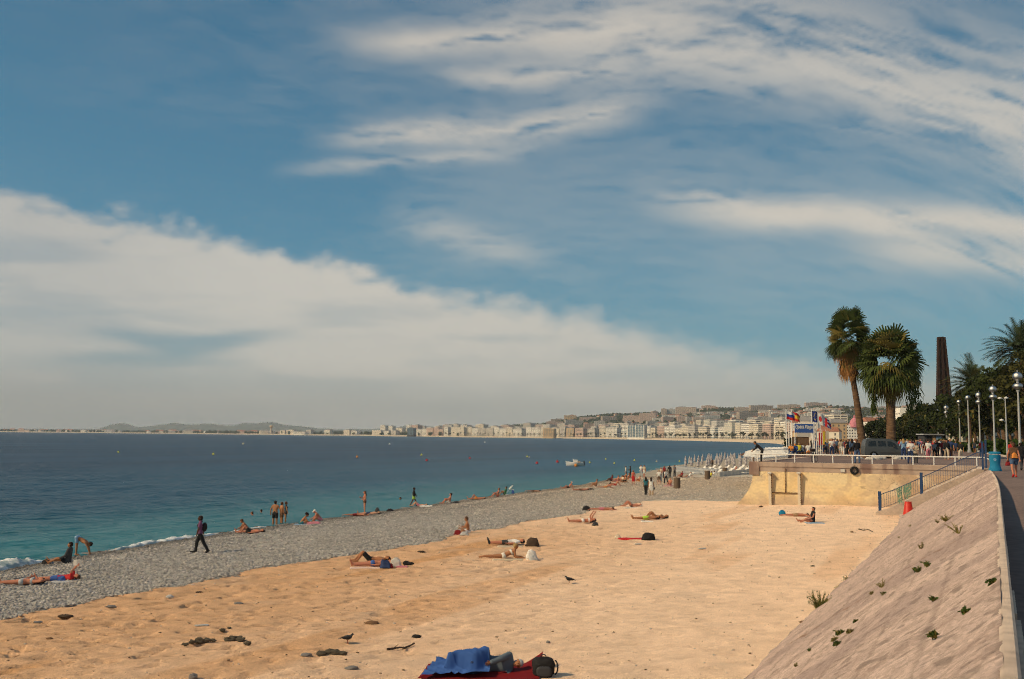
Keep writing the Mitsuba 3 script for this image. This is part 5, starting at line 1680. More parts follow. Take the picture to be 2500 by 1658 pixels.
blanket('towel', 'pale towel under the person reading at the left', 'towel', beach(170, 1419), 1.7, .8, 12, 'lightgrey', seed=3)

sea = lambda x, y, z=0.0: at(x, y, z)
person('swimmer with one arm stretched to the left, nearest the wading group', sea(612, 1256) - [0, 0, .12], 180, 'swim', SR, ('short', HB), [('trunks', 'navy')], 1.7)
person('swimmer with only head and shoulders above water, left of the wading man', sea(637, 1249) - [0, 0, .16], 120, 'swim', SR, ('short', HD), [('trunks', 'black')], 1.7)
person('lone swimmer further right off the beach, head above water', sea(975, 1217) - [0, 0, .22], 200, 'swim', ST, ('short', HD), [('trunks', 'black')], 1.7)
person('man in black trunks wading, back turned, left of the three waders', sea(671, 1280) - [0, 0, .28], 75, 'wade', ST, ('short', HD), [('trunks', 'black')], 1.84, detail=1)
person('slim wader in the middle of the three waders', sea(687, 1277) - [0, 0, .22], 40, 'stand', ST, ('short', HB), [('trunks', 'brown')], 1.64, detail=1)
person('wader in dark swimsuit stooping, right of the three waders', sea(697, 1274) - [0, 0, .20], 20, 'wade', ST, ('bun', HB), [('swimsuit', 'charcoal')], 1.58, fem=True, detail=1)
B('sunbather hunched over a pale green towel by the waterline', 734, 1281, 10, 'huddle', ST, ('curly', HD), [('trunks', 'teal')], 1.7, detail=1)
B('sunbather in white cap sitting bent beside a magenta towel', 783, 1272, 190, 'huddle', SR, ('cap', 'white'), [('trunks', 'pink')], 1.76, detail=1)
blanket('towel', 'magenta towel heaped in front of the sunbather in white cap', 'towel', beach(766, 1279), 1.1, .8, 5, 'pink', .05, .22, 5)
blanket('towel', 'pale aqua towel under the hunched sunbather', 'towel', beach(738, 1281), 1.3, .8, 0, 'lightblue', .03, .06, 6)
B('sunbather in dark trunks lying on the back on the pebbles below the wading man', 612, 1303, 184, 'lie_knee', SR, ('short', HD), [('trunks', 'black')], 1.76, detail=1)
B('sunbather sitting up and bent forward behind the lying one in dark trunks', 606, 1297, 200, 'huddle', ST, ('short', HB), [('briefs', 'black')], 1.66, fem=True, detail=1)
blanket('towel', 'white towel left of the sunbathers below the wading man', 'towel', beach(592, 1300), .9, .6, 8, 'white', .04, .07, 7)
B('standing sunbather with long brown hair looking down at the waterline, left of a lying one', 890, 1253, 200, 'hips', SR, ('long', HB), [('briefs', 'brown')], 1.70, fem=True, detail=1)
B('sunbather lying on the back at the feet of the standing long-haired one', 903, 1257, 186, 'lie_back', SF, ('short', HD), [('trunks', 'navy')], 1.7)
B('sunbather lying face down left of the standing long-haired one', 870, 1260, 184, 'lie_front', SR, ('short', HB), [('trunks', 'darkred')], 1.66)
bag('beach_bag', 'upright dark bag right of the standing long-haired sunbather', 'bag', beach(921, 1254), .27, 'charcoal', 9, (.8, .7, 1.25))
bag('beach_bag', 'small black bag alone on the pebbles between two sunbathing groups', 'bag', beach(952, 1248), .22, 'black', 10, (1.4, .8, .6))
B('person in dark top and lime shorts stepping along the waterline', 1010, 1236, 10, 'walk', SD, ('short', HD), [('longsleeve', 'black'), ('trunks', 'lime')], 1.62)
B('pale sunbather curled on the pebbles below the person in lime shorts', 1023, 1237, 190, 'lie_knees', SF, ('short', HB), [('trunks', 'pink')], 1.6)
blanket('towel', 'white towels heaped right of the curled pale sunbather', 'towel', beach(1040, 1237), 1.4, .8, 5, 'white', .05, .2, 8)
B('bare-backed sunbather in white shorts sitting with knees up by the water', 1097, 1229, 186, 'sit_knees', SR, ('short', HD), [('trunks', 'offwhite')], 1.74, detail=1)
bag('beach_bag', 'dark little bag behind the sunbather in white shorts', 'bag', beach(1114, 1228), .2, 'charcoal', 11, (1.5, .8, .6))
B('reddish sunbather lying on the back with one knee raised, middle of the waterline', 1165, 1220, 184, 'lie_knee', SR, ('short', HD), [('trunks', 'orange')], 1.72)
B('sunbather sitting with arms on knees, left of one in green top', 1215, 1213, 190, 'sit_knees', SR, ('bun', HB), [('briefs', 'darkred'), ('bra', 'darkred')], 1.7, fem=True)
B('sunbather in dark green top sitting upright by a white folded parasol', 1233, 1209, 170, 'sit_knees', ST, ('short', HD), [('shirt', 'green'), ('trunks', 'charcoal')], 1.7)
q = beach(1236, 1205)
kk = thing('folded_parasol', 'white folded parasol stuck slanting into the beach', 'parasol')
e = far(1253, 1184, q[1])
obj('pole', MB().tube([q, e], .03, 6).out(), 'lightgrey', kk); obj('cloth', MB().tube([q + (e - q) * .45, q + (e - q) * .6, e], [.10, .13, .03], 8).out(), 'white', kk, smooth=60)
q = beach(1252, 1206)
kk = thing('bottle_cooler', 'small blue cooler right of the folded parasol', 'cooler'); m = MB(); m.box(q + [0, 0, .2], (.25, .2, .4)); obj('case', m.out(), 'blue', kk); m = MB(); m.box(q + [0, 0, .425], (.27, .22, .05)); obj('lid', m.out(), 'white', kk)
blanket('towel', 'pale towel at the foot of the folded parasol', 'towel', beach(1246, 1209), 1.4, .7, 0, 'offwhite', .03, .08, 12)
B('two-toned tanned sunbather lying face down alone by the water, brown towel', 1303, 1201, 184, 'lie_front', ST, ('short', HD), [('trunks', 'brown')], 1.6)
blanket('towel', 'brown towel under the lone sunbather lying face down', 'towel', beach(1303, 1203), 1.9, .8, 4, 'brown', .02, .05, 14)
B('sunbather in pale cap sitting and leaning back by the water', 1389, 1192, 186, 'sit_back', SR, ('cap', 'white'), [('trunks', 'black')], 1.7)
B('sunbather lying on the back below the one in pale cap', 1420, 1198, 184, 'lie_back', SR, ('short', HD), [('trunks', 'brown')], 1.74)
bag('beach_bag', 'flat dark bag at the head of the sunbather lying below the pale cap', 'bag', beach(1442, 1196), .24, 'black', 15, (1.6, .8, .45))
B('tanned sunbather sitting with bent back left of the seated crowd', 1455, 1188, 186, 'sit_knees', ST, ('bun', HB), [('briefs', 'black')], 1.7, fem=True)
B('sunbather propped on the elbows on a cream towel', 1480, 1191, 184, 'prop', SR, ('short', HB), [('trunks', 'orange')], 1.7)
blanket('towel', 'cream towel under the sunbather propped on the elbows', 'towel', beach(1478, 1193), 1.9, .9, 4, 'cream', .02, .05, 16)
B('sunbather lying with raised head left of the seated crowd, dark bag at the feet', 1503, 1186, 184, 'sit_back', SR, ('short', HD), [('trunks', 'red')], 1.66)
bag('beach_bag', 'black bag with pale top at the feet of the sunbather left of the seated crowd', 'bag', beach(1489, 1186), .24, 'black', 17)
for lab, x, y, yw, po, sk, hr, cl, H_ in [
        ('sunbather in dark red top sitting at the left end of the seated crowd', 1493, 1175, 186, 'sit_knees', SD, ('long', HB), [('tank', 'darkred'), ('trunks', 'black')], 1.7),
        ('rosy sunbather sitting second from the left end of the seated crowd', 1508, 1177, 190, 'sit_knees', SR, ('short', HB), [('trunks', 'pink')], 1.7),
        ('rosy sunbather leaning back in the seated crowd, red trunks', 1514, 1175, 186, 'sit_back', SR, ('short', HD), [('trunks', 'red')], 1.7),
        ('person in pale yellow shirt with dark hair sitting at the front of the seated crowd', 1522, 1178, 200, 'cross', ST, ('short', HD), [('shirt', 'cream'), ('trunks', 'black')], 1.7),
        ('person in black skirt sitting beside the pale yellow shirt of the seated crowd', 1530, 1178, 175, 'cross', ST, ('long', HD), [('tank', 'tan'), ('skirt', 'black', .5)], 1.66),
        ('tanned sunbather sitting higher in the middle of the seated crowd', 1527, 1169, 190, 'sit_knees', ST, ('short', HD), [('trunks', 'brown')], 1.8),
        ('sunbather in orange bikini at the back of the seated crowd', 1534, 1171, 180, 'sit_knees', SR, ('bun', HB), [('briefs', 'orange'), ('bra', 'orange')], 1.76),
        ('dark-clothed person standing behind the seated crowd left of the red skirt', 1539, 1166, 160, 'hips', SD, ('short', HD), [('shirt', 'charcoal'), ('trousers', 'black')], 1.7),
        ('person in white vest standing at the back of the seated crowd nearest the water', 1528, 1166, 185, 'stand', ST, ('short', HD), [('tank', 'offwhite'), ('trousers', 'denim')], 1.68),
        ('person with bare shoulders in a bright red skirt standing before the seated crowd', 1546, 1183, 260, 'stand', SR, ('long', HB), [('skirt', 'red', .5), ('bra', 'red')], 1.70),
        ('sunbather sitting small and low right of the red skirt', 1561, 1176, 186, 'sit_knees', SR, ('short', HY), [('trunks', 'orange')], 1.5),
        ('person in white shirt and pale trousers, left of a standing pale pair at the water', 1565, 1164, 250, 'hips', SR, ('short', HB), [('shirt', 'white'), ('trousers', 'lightgrey')], 1.72),
        ('person in beige shirt and pale trousers, right of a standing pale pair at the water', 1573, 1165, 230, 'stand', SR, ('short', HD), [('shirt', 'beige'), ('shorts', 'offwhite')], 1.70),
        ('person with dark long hair in teal shirt and black leggings, back turned on the pebbles', 1577, 1209, 88, 'stand', ST, ('long', HD), [('shirt', 'teal'), ('trousers', 'black'), ('shoes', 'black')], 1.68),
        ('person with very long dark hair in white dress beside the teal shirt, back turned', 1590, 1210, 80, 'stand', ST, ('long', HD), [('dress', 'white', .42), ('trousers', 'tan'), ('shoes', 'brown')], 1.66),
        ('broad person in white shirt and brown shorts in the standing group', 1609, 1183, 70, 'hips', SR, ('short', HY), [('shirt', 'white'), ('shorts', 'brown')], 1.70),
        ('tall fair-haired person in pale top behind the broad white shirt', 1614, 1176, 200, 'hips', SR, ('short', HY), [('tank', 'beige'), ('trousers', 'grey')], 1.80),
        ('person in white top and black trousers at the front of the standing group', 1626, 1181, 110, 'walk', SR, ('short', HB), [('shirt', 'white'), ('trousers', 'black')], 1.66),
        ('person in dark red top at the back of the standing group', 1622, 1168, 220, 'stand', ST, ('short', HB), [('shirt', 'darkred'), ('trousers', 'charcoal')], 1.72),
        ('person all in black at the right of the standing group', 1635, 1168, 80, 'stand', SD, ('short', HD), [('longsleeve', 'black'), ('trousers', 'black')], 1.80),
        ('person in grey shirt and dark trousers carrying something white, right end of the standing group', 1647, 1165, 300, 'hips', ST, ('short', HB), [('shirt', 'grey'), ('trousers', 'charcoal')], 1.72),
        ('sunburnt person sitting with a pink towel left of the nearest barrel', 1636, 1186, 240, 'sit_knees', SR, ('short', HY), [('trunks', 'pink')], 1.74),
        ('sunbather sitting in dark red behind the nearest barrel', 1664, 1166, 200, 'sit_knees', SR, ('short', HD), [('shirt', 'darkred'), ('trunks', 'brown')], 1.76),
        ('person in white lying half up right of the dark red sitter', 1682, 1165, 190, 'sit_back', SR, ('short', HB), [('shirt', 'white'), ('trunks', 'lightgrey')], 1.6),
        ('person in yellow shirt sitting beside the middle barrel', 1735, 1166, 190, 'sit_knees', ST, ('short', HD), [('shirt', 'yellow'), ('trunks', 'charcoal')], 1.7),
        ('person in white sitting right of the yellow shirt', 1742, 1164, 180, 'sit_knees', ST, ('short', HD), [('shirt', 'white'), ('trousers', 'white')], 1.7),
        ('dark-skinned person standing among the sun loungers behind the white fence', 1739, 1143, 250, 'stand', SD, ('short', HD), [('trunks', 'black')], 1.74),
        ('sunburnt person lying half up on a lounger in front of the far parasols, red trunks', 1795, 1149, 200, 'sit_back', SR, ('cap', 'white'), [('trunks', 'red')], 1.76),
        ('sunbather huddled against the left end of the terrace wall', 1823, 1153, 190, 'sit_knees', SR, ('short', HB), [('trunks', 'darkred')], 1.74)]:
    fem_ = any(c[0] in ('bra', 'skirt', 'dress') for c in cl) or 'leggings' in lab
    person(lab, beach(x, y), yw, po, sk, hr, cl, H_, fem=fem_, jit=.05, vlong=True if 'very long' in lab else False, detail=1 if y > 1205 else 0)
q = beach(1596, 1206)
bag('handbag', 'dark handbag hanging at the side of the person in white dress', 'bag', q + [0, 0, .42], .17, 'charcoal', 21, (.8, .7, 1.1))
blanket('towel', 'pink towel under the sunburnt person beside the nearest barrel', 'towel', beach(1632, 1187), 1.5, .9, 0, 'pink', .02, .08, 22)
blanket('towel', 'pale crumpled towel right of the nearest barrel', 'towel', beach(1677, 1171), 2.2, .9, 5, 'cream', .06, .25, 23)
q = at(1645, 1152, 1.6)

# the reading boy
kb, Jb, Mb = B('boy with bare back and white shorts sitting on the pebbles and reading', 1143, 1302, 186, 'cross', ST, ('curly', HB), [('trunks', 'white')], 1.68, detail=1)
q = beach(1122, 1303)
kk = thing('book', 'open book held by the boy in white shorts', 'book'); 
for s_ in (-1, 1):
    m = MB(); m.box(Mb[:3, :3] @ ((Jb['wri'][0] + Jb['wri'][1]) / 2 + V(.10, 0, .02)) + Mb[:3, 3] + [s_ * .07, 0, 0], (.135, .20, .014)); obj('page', m.out(), 'offwhite', kk)
bag('beach_bag', 'red-brown bag at the feet of the reading boy', 'bag', beach(1118, 1305), .22, 'darkred', 25)
bag('beach_bag', 'white and blue cloth bag in front of the reading boy', 'bag', beach(1134, 1307), .2, 'lightgrey', 26, (1.3, .8, .7))
# lying pair: white shirt, and the propped sunbather below
B('person in white shirt and black shorts lying on the back on the sand', 1240, 1330, 184, 'lie_back', SR, ('short', HD), [('shirt', 'white'), ('trunks', 'charcoal'), ('shoes', 'charcoal')], 1.76, detail=1, seed=9)
bag('rucksack', 'brown and black rucksack under the head of the person in white shirt', 'rucksack', beach(1300, 1333), .30, 'trunkdark', 28, (1.2, .8, .95))
blanket('towel', 'pale towel under the person in white shirt', 'towel', beach(1245, 1334), 1.6, .7, 4, 'beige', .015, .02, 29)
B('tanned blond sunbather propped on the elbows on the sand, white bikini', 1231, 1363, 186, 'prop', ST, ('bun', HY), [('briefs', 'offwhite'), ('bra', 'offwhite')], 1.70, fem=True, detail=1)
blanket('towel', 'pale towel under the blond sunbather propped on the elbows', 'towel', beach(1240, 1366), 1.7, .7, 6, 'beige', .015, .02, 30)
bag('beach_bag', 'white bag with red and blue things before the propped blond sunbather', 'bag', beach(1297, 1366), .26, 'white', 31, (1.0, .8, 1.2), 'red')
bag('beach_bag', 'grey cloth bag slumped against the white bag of the blond sunbather', 'bag', beach(1303, 1368), .18, 'lightgrey', 32)
# the couple with their bags
B('sunbather in blue bikini lying on the back beside a partner, head raised', 912, 1383, 188, 'lie_back', SR, ('bun', HB), [('briefs', 'blue'), ('bra', 'navy')], 1.68, fem=True, detail=1, hup=1)
B('sunbather in black shorts with one knee raised, lying behind the partner in blue bikini', 905, 1374, 186, 'lie_knees', ST, ('short', HD), [('shorts', 'black')], 1.76, detail=1)
blanket('towel', 'pink and red striped towel under the couple on the sand', 'towel', beach(905, 1386), 2.2, .75, 7, 'facade_pink', .012, .02, 33)
bag('beach_bag', 'black and white bag at the heads of the couple', 'bag', beach(966, 1384), .27, 'offwhite', 34, (.95, .7, 1.0), 'black')
bag('cloth_heap', 'blue garment heaped beside the couple', 'garment', beach(941, 1387), .25, 'navy', 35, (1.0, .7, .9))
bag('cloth_heap', 'red garment heaped between the blue garment and the bag of the couple', 'garment', beach(953, 1387), .16, 'darkred', 36, (.8, .7, .8))
blanket('towel', 'small pink folded towel right of the bag of the couple', 'towel', beach(982, 1385), .6, .4, 7, 'pink', .06, .1, 37)
kk = thing('sandals', 'pair of black shoes lying right of the couple', 'shoes')
for i, (x, y) in enumerate(((992, 1378), (1002, 1379))):
    q = beach(x, y); obj('shoe', lump_mesh(q + [0, 0, .05], .12, 3 + i, (1.2, .5, .5 + .4 * (i == 0)), 2, .2), 'black', kk, smooth=True)
# others on the sand
B('sunbather in white bikini lying on the back with arms raised over the face', 1424, 1276, 184, 'lie_read', SR, ('long', HD), [('briefs', 'white'), ('bra', 'white'), ], 1.70, fem=True, detail=1)
bag('beach_bag', 'small black and white bag below the sunbather with raised arms', 'bag', beach(1453, 1283), .18, 'charcoal', 41)
B('rosy sunbather lying face down where pebbles meet sand, right of a dark bag', 1472, 1246, 186, 'lie_front', SR, ('short', HB), [('trunks', 'pink')], 1.74)
bag('beach_bag', 'dark round bag at the feet of the rosy sunbather lying face down', 'bag', beach(1432, 1247), .30, 'black', 42, (1.2, .8, .8))
B('fair sunbather lying on the back with one knee up, right of the rosy one', 1543, 1238, 184, 'lie_knees', SR, ('cap', 'white'), [('briefs', 'black')], 1.70, fem=True)
blanket('towel', 'white towel under the fair sunbather with one knee up', 'towel', beach(1540, 1240), 1.4, .6, 4, 'offwhite', .015, .03, 43)
B('dark tanned sunbather in lime shorts lying on the back, front one of a pair', 1580, 1269, 184, 'lie_back', ST, ('short', HD), [('trunks', 'lime')], 1.76, detail=1)
B('dark tanned sunbather with raised elbow and knees, behind the one in lime shorts', 1602, 1267, 184, 'lie_knees', ST, ('long', HD), [('briefs', 'brown'), ('bra', 'brown')], 1.70, fem=True, detail=1)
blanket('towel', 'white towel showing below the pair with the lime shorts', 'towel', beach(1580, 1273), 1.0, .5, 4, 'white', .02, .05, 44)
blanket('towel', 'long red towel spread alone on the sand', 'towel', beach(1541, 1316), 1.75, .62, -5, 'red', .03, .06, 45)
bag('beach_bag', 'round black bag at the right end of the long red towel', 'bag', beach(1584, 1318), .33, 'black', 46, (1.25, .8, .75))
bag('beach_bag', 'small pale bag at the left end of the long red towel', 'bag', beach(1508, 1314), .16, 'cream', 47)
B('person in black swimsuit and dark hair sitting on the sand before the yellow wall', 1984, 1275, 184, 'sit_long', SR, ('bun', HD), [('swimsuit', 'black')], 1.66, fem=True, detail=1)
blanket('towel', 'blue-grey towel under the person in black swimsuit', 'towel', beach(1988, 1277), 1.4, .7, 0, 'lightblue', .02, .03, 48)
bag('beach_bag', 'turquoise domed beach bag before the yellow wall', 'bag', beach(1910, 1258), .26, 'binblue', 49, (1.0, .8, .9))
B('sunbather lying flat behind the person in black swimsuit, legs to the turquoise bag', 1945, 1261, 182, 'lie_front', SR, ('short', HB), [('trunks', 'tan')], 1.66)

# ------------------------------------------------------------------ the sleeper in the foreground
c = beach(1190, 1640)
k, J, M = person('person in blue-grey jacket asleep on the side, back turned, under a blue blanket', c, 182, 'side', ST, ('short', 'lightgrey'), [('jacket', 'fabric_slate'), ('trousers', 'navy'), ('shoes', 'black')] if 0 else [('jacket', 'slate'), ('trousers', 'navy'), ('shoes', 'black')], 1.74, detail=1)
n_, m__ = 110, 90
X, Y = np.meshgrid(np.linspace(-1.30, .06, n_), np.linspace(-.80, .62, m__), indexing='ij')
hh = np.zeros_like(X)
jw = {q: [M[:3, :3] @ x + M[:3, 3] - c for x in J[q]] for q in ('hip', 'knee', 'ank', 'toe')}
for i in (0, 1):
    for a_, b_, r0, r1 in ((jw['hip'][i], jw['knee'][i], .135, .08), (jw['knee'][i], jw['ank'][i], .08, .06), (jw['ank'][i], jw['toe'][i], .07, .05)):
        for t_ in np.linspace(.12, 1, 16):
            q = a_ + (b_ - a_) * t_; r_ = r0 + (r1 - r0) * t_ + .02
            hh = np.maximum(hh, np.where((X - q[0]) ** 2 + (Y - q[1]) ** 2 < r_ * r_, q[2] + np.sqrt(np.maximum(r_ * r_ - (X - q[0]) ** 2 - (Y - q[1]) ** 2, 0)), 0))
from scipy.ndimage import gaussian_filter, maximum_filter
hh = np.maximum(hh, gaussian_filter(maximum_filter(hh, 5), 2.4))
fold = meshkit.fbm(np.stack([X * 5 + 2.2 * Y, Y * 3.2 - 1.5 * X, 0 * X + 2], -1), 4)
ridge_ = 1 - np.abs(2 * meshkit.noise(np.stack([X * 4 + 3 * Y, Y * 2.2, 0 * X + 8], -1)) - 1)
hh = hh + .105 + .05 * fold + .06 * ridge_ ** 4
hem = .16 * (meshkit.noise(np.stack([X * 2.4, Y * 2.4, 0 * X + 5], -1)) - .5)
Xs = X + hem + .10 * Y; Ys = Y + hem - .10 * np.clip(-X - .8, 0, 1)
Pn = np.stack([c[0] + Xs, c[1] + Ys, c[2] + hh], -1)
mat('blanket_blue', (.045, .11, .33), .95, .1, sheen=.4)
single('blanket', grid_mesh(Pn, True), 'blanket_blue', 'rumpled blue blanket covering the sleeper in the foreground', 'blanket', smooth=True)
mat('mat_red', (.17, .010, .012), .95, .1, sheen=.3)
X, Y = np.meshgrid(np.linspace(-1.42, 1.22, 80), np.linspace(-.80, .60, 40), indexing='ij')
hz = .02 + .022 * meshkit.fbm(np.stack([X * 3, Y * 3, 0 * X], -1), 4) + .30 * np.clip((X - .72) / .5, 0, 1) ** 1.3 * np.clip((Y + .25) / .8, 0, 1) + .02 * np.exp(-((X + 1.36) / .06) ** 2)
sk_ = .10 * Y + .06 * (meshkit.noise(np.stack([X * 2, Y * 2, 0 * X + 3], -1)) - .5)
single('ground_sheet', grid_mesh(np.stack([c[0] + X + sk_, c[1] + Y + .04 * X, c[2] + hz], -1)), 'mat_red', 'dark red rug under the sleeper, its right corner turned up', 'rug', smooth=True)
q = beach(1332, 1652)
kk = thing('rucksack', 'black rucksack standing at the head of the sleeper', 'rucksack')
obj('body', lump_mesh(q + [-.05, .05, .19], .25, 5, (1.0, .60, .86), 4, .14, .6), 'black', kk, smooth=True)
obj('pocket', lump_mesh(q + [-.04, -.11, .13], .14, 7, (1.2, .5, .8), 3, .10, .6), 'charcoal', kk, smooth=True)
t = np.linspace(0, math.pi, 12)
obj('strap', MB().tube(np.stack([q[0] + .20 + .07 * np.sin(t), q[1] + 0 * t, q[2] + .05 + .15 * (1 - np.cos(t))], 1), .018, 6).out(), 'charcoal', kk, smooth=True)
obj('handle', MB().tube(np.stack([q[0] - .05 + .06 * np.cos(t), q[1] + .05 + 0 * t, q[2] + .42 + .05 * np.sin(t)], 1), .012, 6).out(), 'charcoal', kk, smooth=True)
q = beach(1166, 1605)
kk = thing('bottle', 'white bottle with dark cap lying behind the sleeper', 'bottle')
d = unit(V(1, .15, .25))
obj('body', MB().tube([q + [0, 0, .06] - d * .14, q + [0, 0, .06] - d * .12, q + [0, 0, .06] + d * .05, q + [0, 0, .06] + d * .09], [.02, .045, .045, .022], 12).out(), 'offwhite', kk, smooth=50)
obj('cap', MB().tube([q + [0, 0, .06] + d * .088, q + [0, 0, .06] + d * .15], [.030, .032], 10).out(), 'trunkdark', kk, smooth=50)

# ------------------------------------------------------------------ people on the terrace and the promenade
A_ = lambda x, y: at(x, y, PZ)


def stroll(lab, x, y, yt, yw, po, sk, hr, cl, group=None, D=None, fem=False, detail=0):
    """Somebody whose feet and head top the photo shows at rows y and yt."""
    p = A_(x, y) if D is None else np.append(far(x, 1090, D)[:2], PZ)
    H = far(x, yt, p[1])[2] - PZ
    H = float(np.clip(H, 1.5, 1.88)) if po in ('stand', 'walk', 'hips') else 1.72
    return person(lab, p, yw, po, sk, hr, cl, H, fem=fem or any(c[0] in ('bra', 'skirt', 'dress') for c in cl), group=group, jit=.05, detail=detail)


q = W(FW + .42, 15.75, PZ)
k, J, M = person('person in black leaning forward on the railing at the corner of the terrace', q, 160, 'lean', ST, ('short', HD), [('longsleeve', 'black'), ('trousers', 'black'), ('shoes', 'black')], 1.72, detail=1)
for a in [
        ('person in black top and blue jeans standing right at the white railing, back turned', 2093, 1132, 1073, 100, 'hips', ST, ('short', HB), [('longsleeve', 'black'), ('trousers', 'denim'), ('shoes', 'black')]),
        ('person in white shirt and dark trousers with bent arms right of the thick palm', 2224, 1132, 1075, 260, 'hips', SR, ('short', HB), [('shirt', 'white'), ('trousers', 'navy'), ('shoes', 'black')]),
        ('person in long beige jacket beside the white shirt right of the thick palm', 2235, 1131, 1081, 250, 'hips', SR, ('short', HB), [('jacket', 'beige'), ('trousers', 'charcoal'), ('shoes', 'black')]),
        ('person in yellow-green top and short pale shorts strolling on the terrace', 2030, 1112, 1073, 255, 'walk', SR, ('long', HD), [('tank', 'lime'), ('trunks', 'lightblue')]),
        ('person all in black strolling right of the yellow-green top', 2052, 1109, 1075, 255, 'walk', SR, ('short', HB), [('longsleeve', 'black'), ('trousers', 'black')]),
        ('person in pale grey shirt and dark jeans strolling left of the leaning palm', 2066, 1109, 1073, 250, 'walk', ST, ('short', HD), [('shirt', 'lightgrey'), ('trousers', 'navy')]),
        ('person in navy jacket and dark trousers further back left of the leaning palm', 2079, 1099, 1070, 250, 'walk', ST, ('short', HD), [('jacket', 'navy'), ('trousers', 'charcoal')]),
        ('person in dark red top further back left of the leaning palm', 2087, 1101, 1072, 250, 'walk', ST, ('short', HD), [('shirt', 'darkred'), ('trousers', 'black')]),
        ('person in black standing in front of the brown kiosk', 1983, 1101, 1071, 240, 'stand', ST, ('short', HB), [('longsleeve', 'black'), ('trousers', 'black')]),
        ('red-haired person in grey-blue clothes standing by the bench, right of the one in black', 1992, 1102, 1072, 255, 'stand', SR, ('short', 'darkred'), [('shirt', 'navy'), ('trousers', 'denim')]),
        ('person in pink top and white trousers in the crowd left of the dark kiosk', 2248, 1109, 1071, 255, 'walk', SR, ('short', HB), [('shirt', 'pink'), ('trousers', 'white')]),
        ('person in lilac shirt and pale trousers in the crowd', 2258, 1113, 1079, 250, 'walk', SR, ('short', HB), [('shirt', 'lightgrey'), ('trousers', 'lightgrey')]),
        ('person in white top and pink trousers in the crowd', 2267, 1121, 1075, 255, 'walk', SR, ('short', HD), [('shirt', 'white'), ('trousers', 'pink')]),
        ('person in grey top and black trousers, left of a dark pair in the crowd', 2282, 1118, 1079, 250, 'walk', ST, ('short', HY), [('shirt', 'grey'), ('trousers', 'black')]),
        ('person in black coat, right of a dark pair in the crowd', 2290, 1118, 1074, 255, 'walk', ST, ('short', HD), [('jacket', 'black'), ('trousers', 'black')]),
        ('red-faced person in white top and beige skirt in the crowd', 2303, 1112, 1077, 250, 'walk', SR, ('short', 'red'), [('shirt', 'white'), ('skirt', 'beige', .5)]),
        ('person in beige top and black trousers in the crowd', 2310, 1119, 1080, 255, 'walk', SR, ('short', HB), [('shirt', 'beige'), ('trousers', 'black')]),
        ('tall sunburnt person in navy shirt and tan trousers walking towards the viewer', 2321, 1121, 1071, 250, 'walk', SR, ('short', HY), [('shirt', 'navy'), ('trousers', 'brown')]),
        ('person in dark blue top half hidden behind the one in navy shirt', 2334, 1110, 1077, 250, 'walk', SR, ('short', HD), [('shirt', 'navy'), ('trousers', 'charcoal')]),
        ('person in black top and cream trousers walking above the railing', 2346, 1123, 1078, 245, 'walk', ST, ('short', HD), [('shirt', 'black'), ('trousers', 'cream'), ('shoes', 'white')]),
        ('dark-clothed person at the kerb beside the white pickets', 2380, 1106, 1077, 250, 'stand', ST, ('short', HD), [('shirt', 'charcoal'), ('trunks', 'navy')]),
        ('person in bright red shirt and blue jeans behind the tall blue posts', 2397, 1119, 1076, 80, 'stand', SR, ('short', HB), [('shirt', 'red'), ('trousers', 'denim')]),
        ('person in white by the bushes right of the litter bin', 2447, 1112, 1082, 200, 'stand', SR, ('short', HB), [('shirt', 'lightgrey'), ('trousers', 'white')]),
        ('person in red top left among the walkers at the right edge', 2471, 1133, 1077, 90, 'walk', SR, ('short', HB), [('shirt', 'red'), ('trousers', 'charcoal'), ('shoes', 'black')]),
        ('person in dark jacket walking at the very right edge', 2494, 1148, 1080, 80, 'walk', SR, ('short', HD), [('jacket', 'black'), ('trousers', 'charcoal'), ('shoes', 'black')])]:
    stroll(*a, detail=1 if a[2] > 1128 else 0)
k, J, M = stroll('person in rust-brown vest and denim skirt walking at the right edge with a handbag', 2477, 1165, 1080, 75, 'walk', SR, ('bun', HB), [('tank', 'brown'), ('trunks', 'denim'), ('shoes', 'red')], fem=True, detail=1)
bag('shoulder_bag', 'orange cloth bag across the back of the walker with the handbag', 'bag', M[:3, :3] @ (J['waist'] - J['fw'] * .16) + M[:3, 3] - [0, 0, .12], .17, 'orange', 51, (.9, .6, 1.1))
bag('handbag', 'dark red handbag held at the left side of the walker in rust-brown vest', 'bag', A_(2463, 1160) + [0, 0, .48], .19, 'darkred', 52, (1.0, .6, .9), 'black')
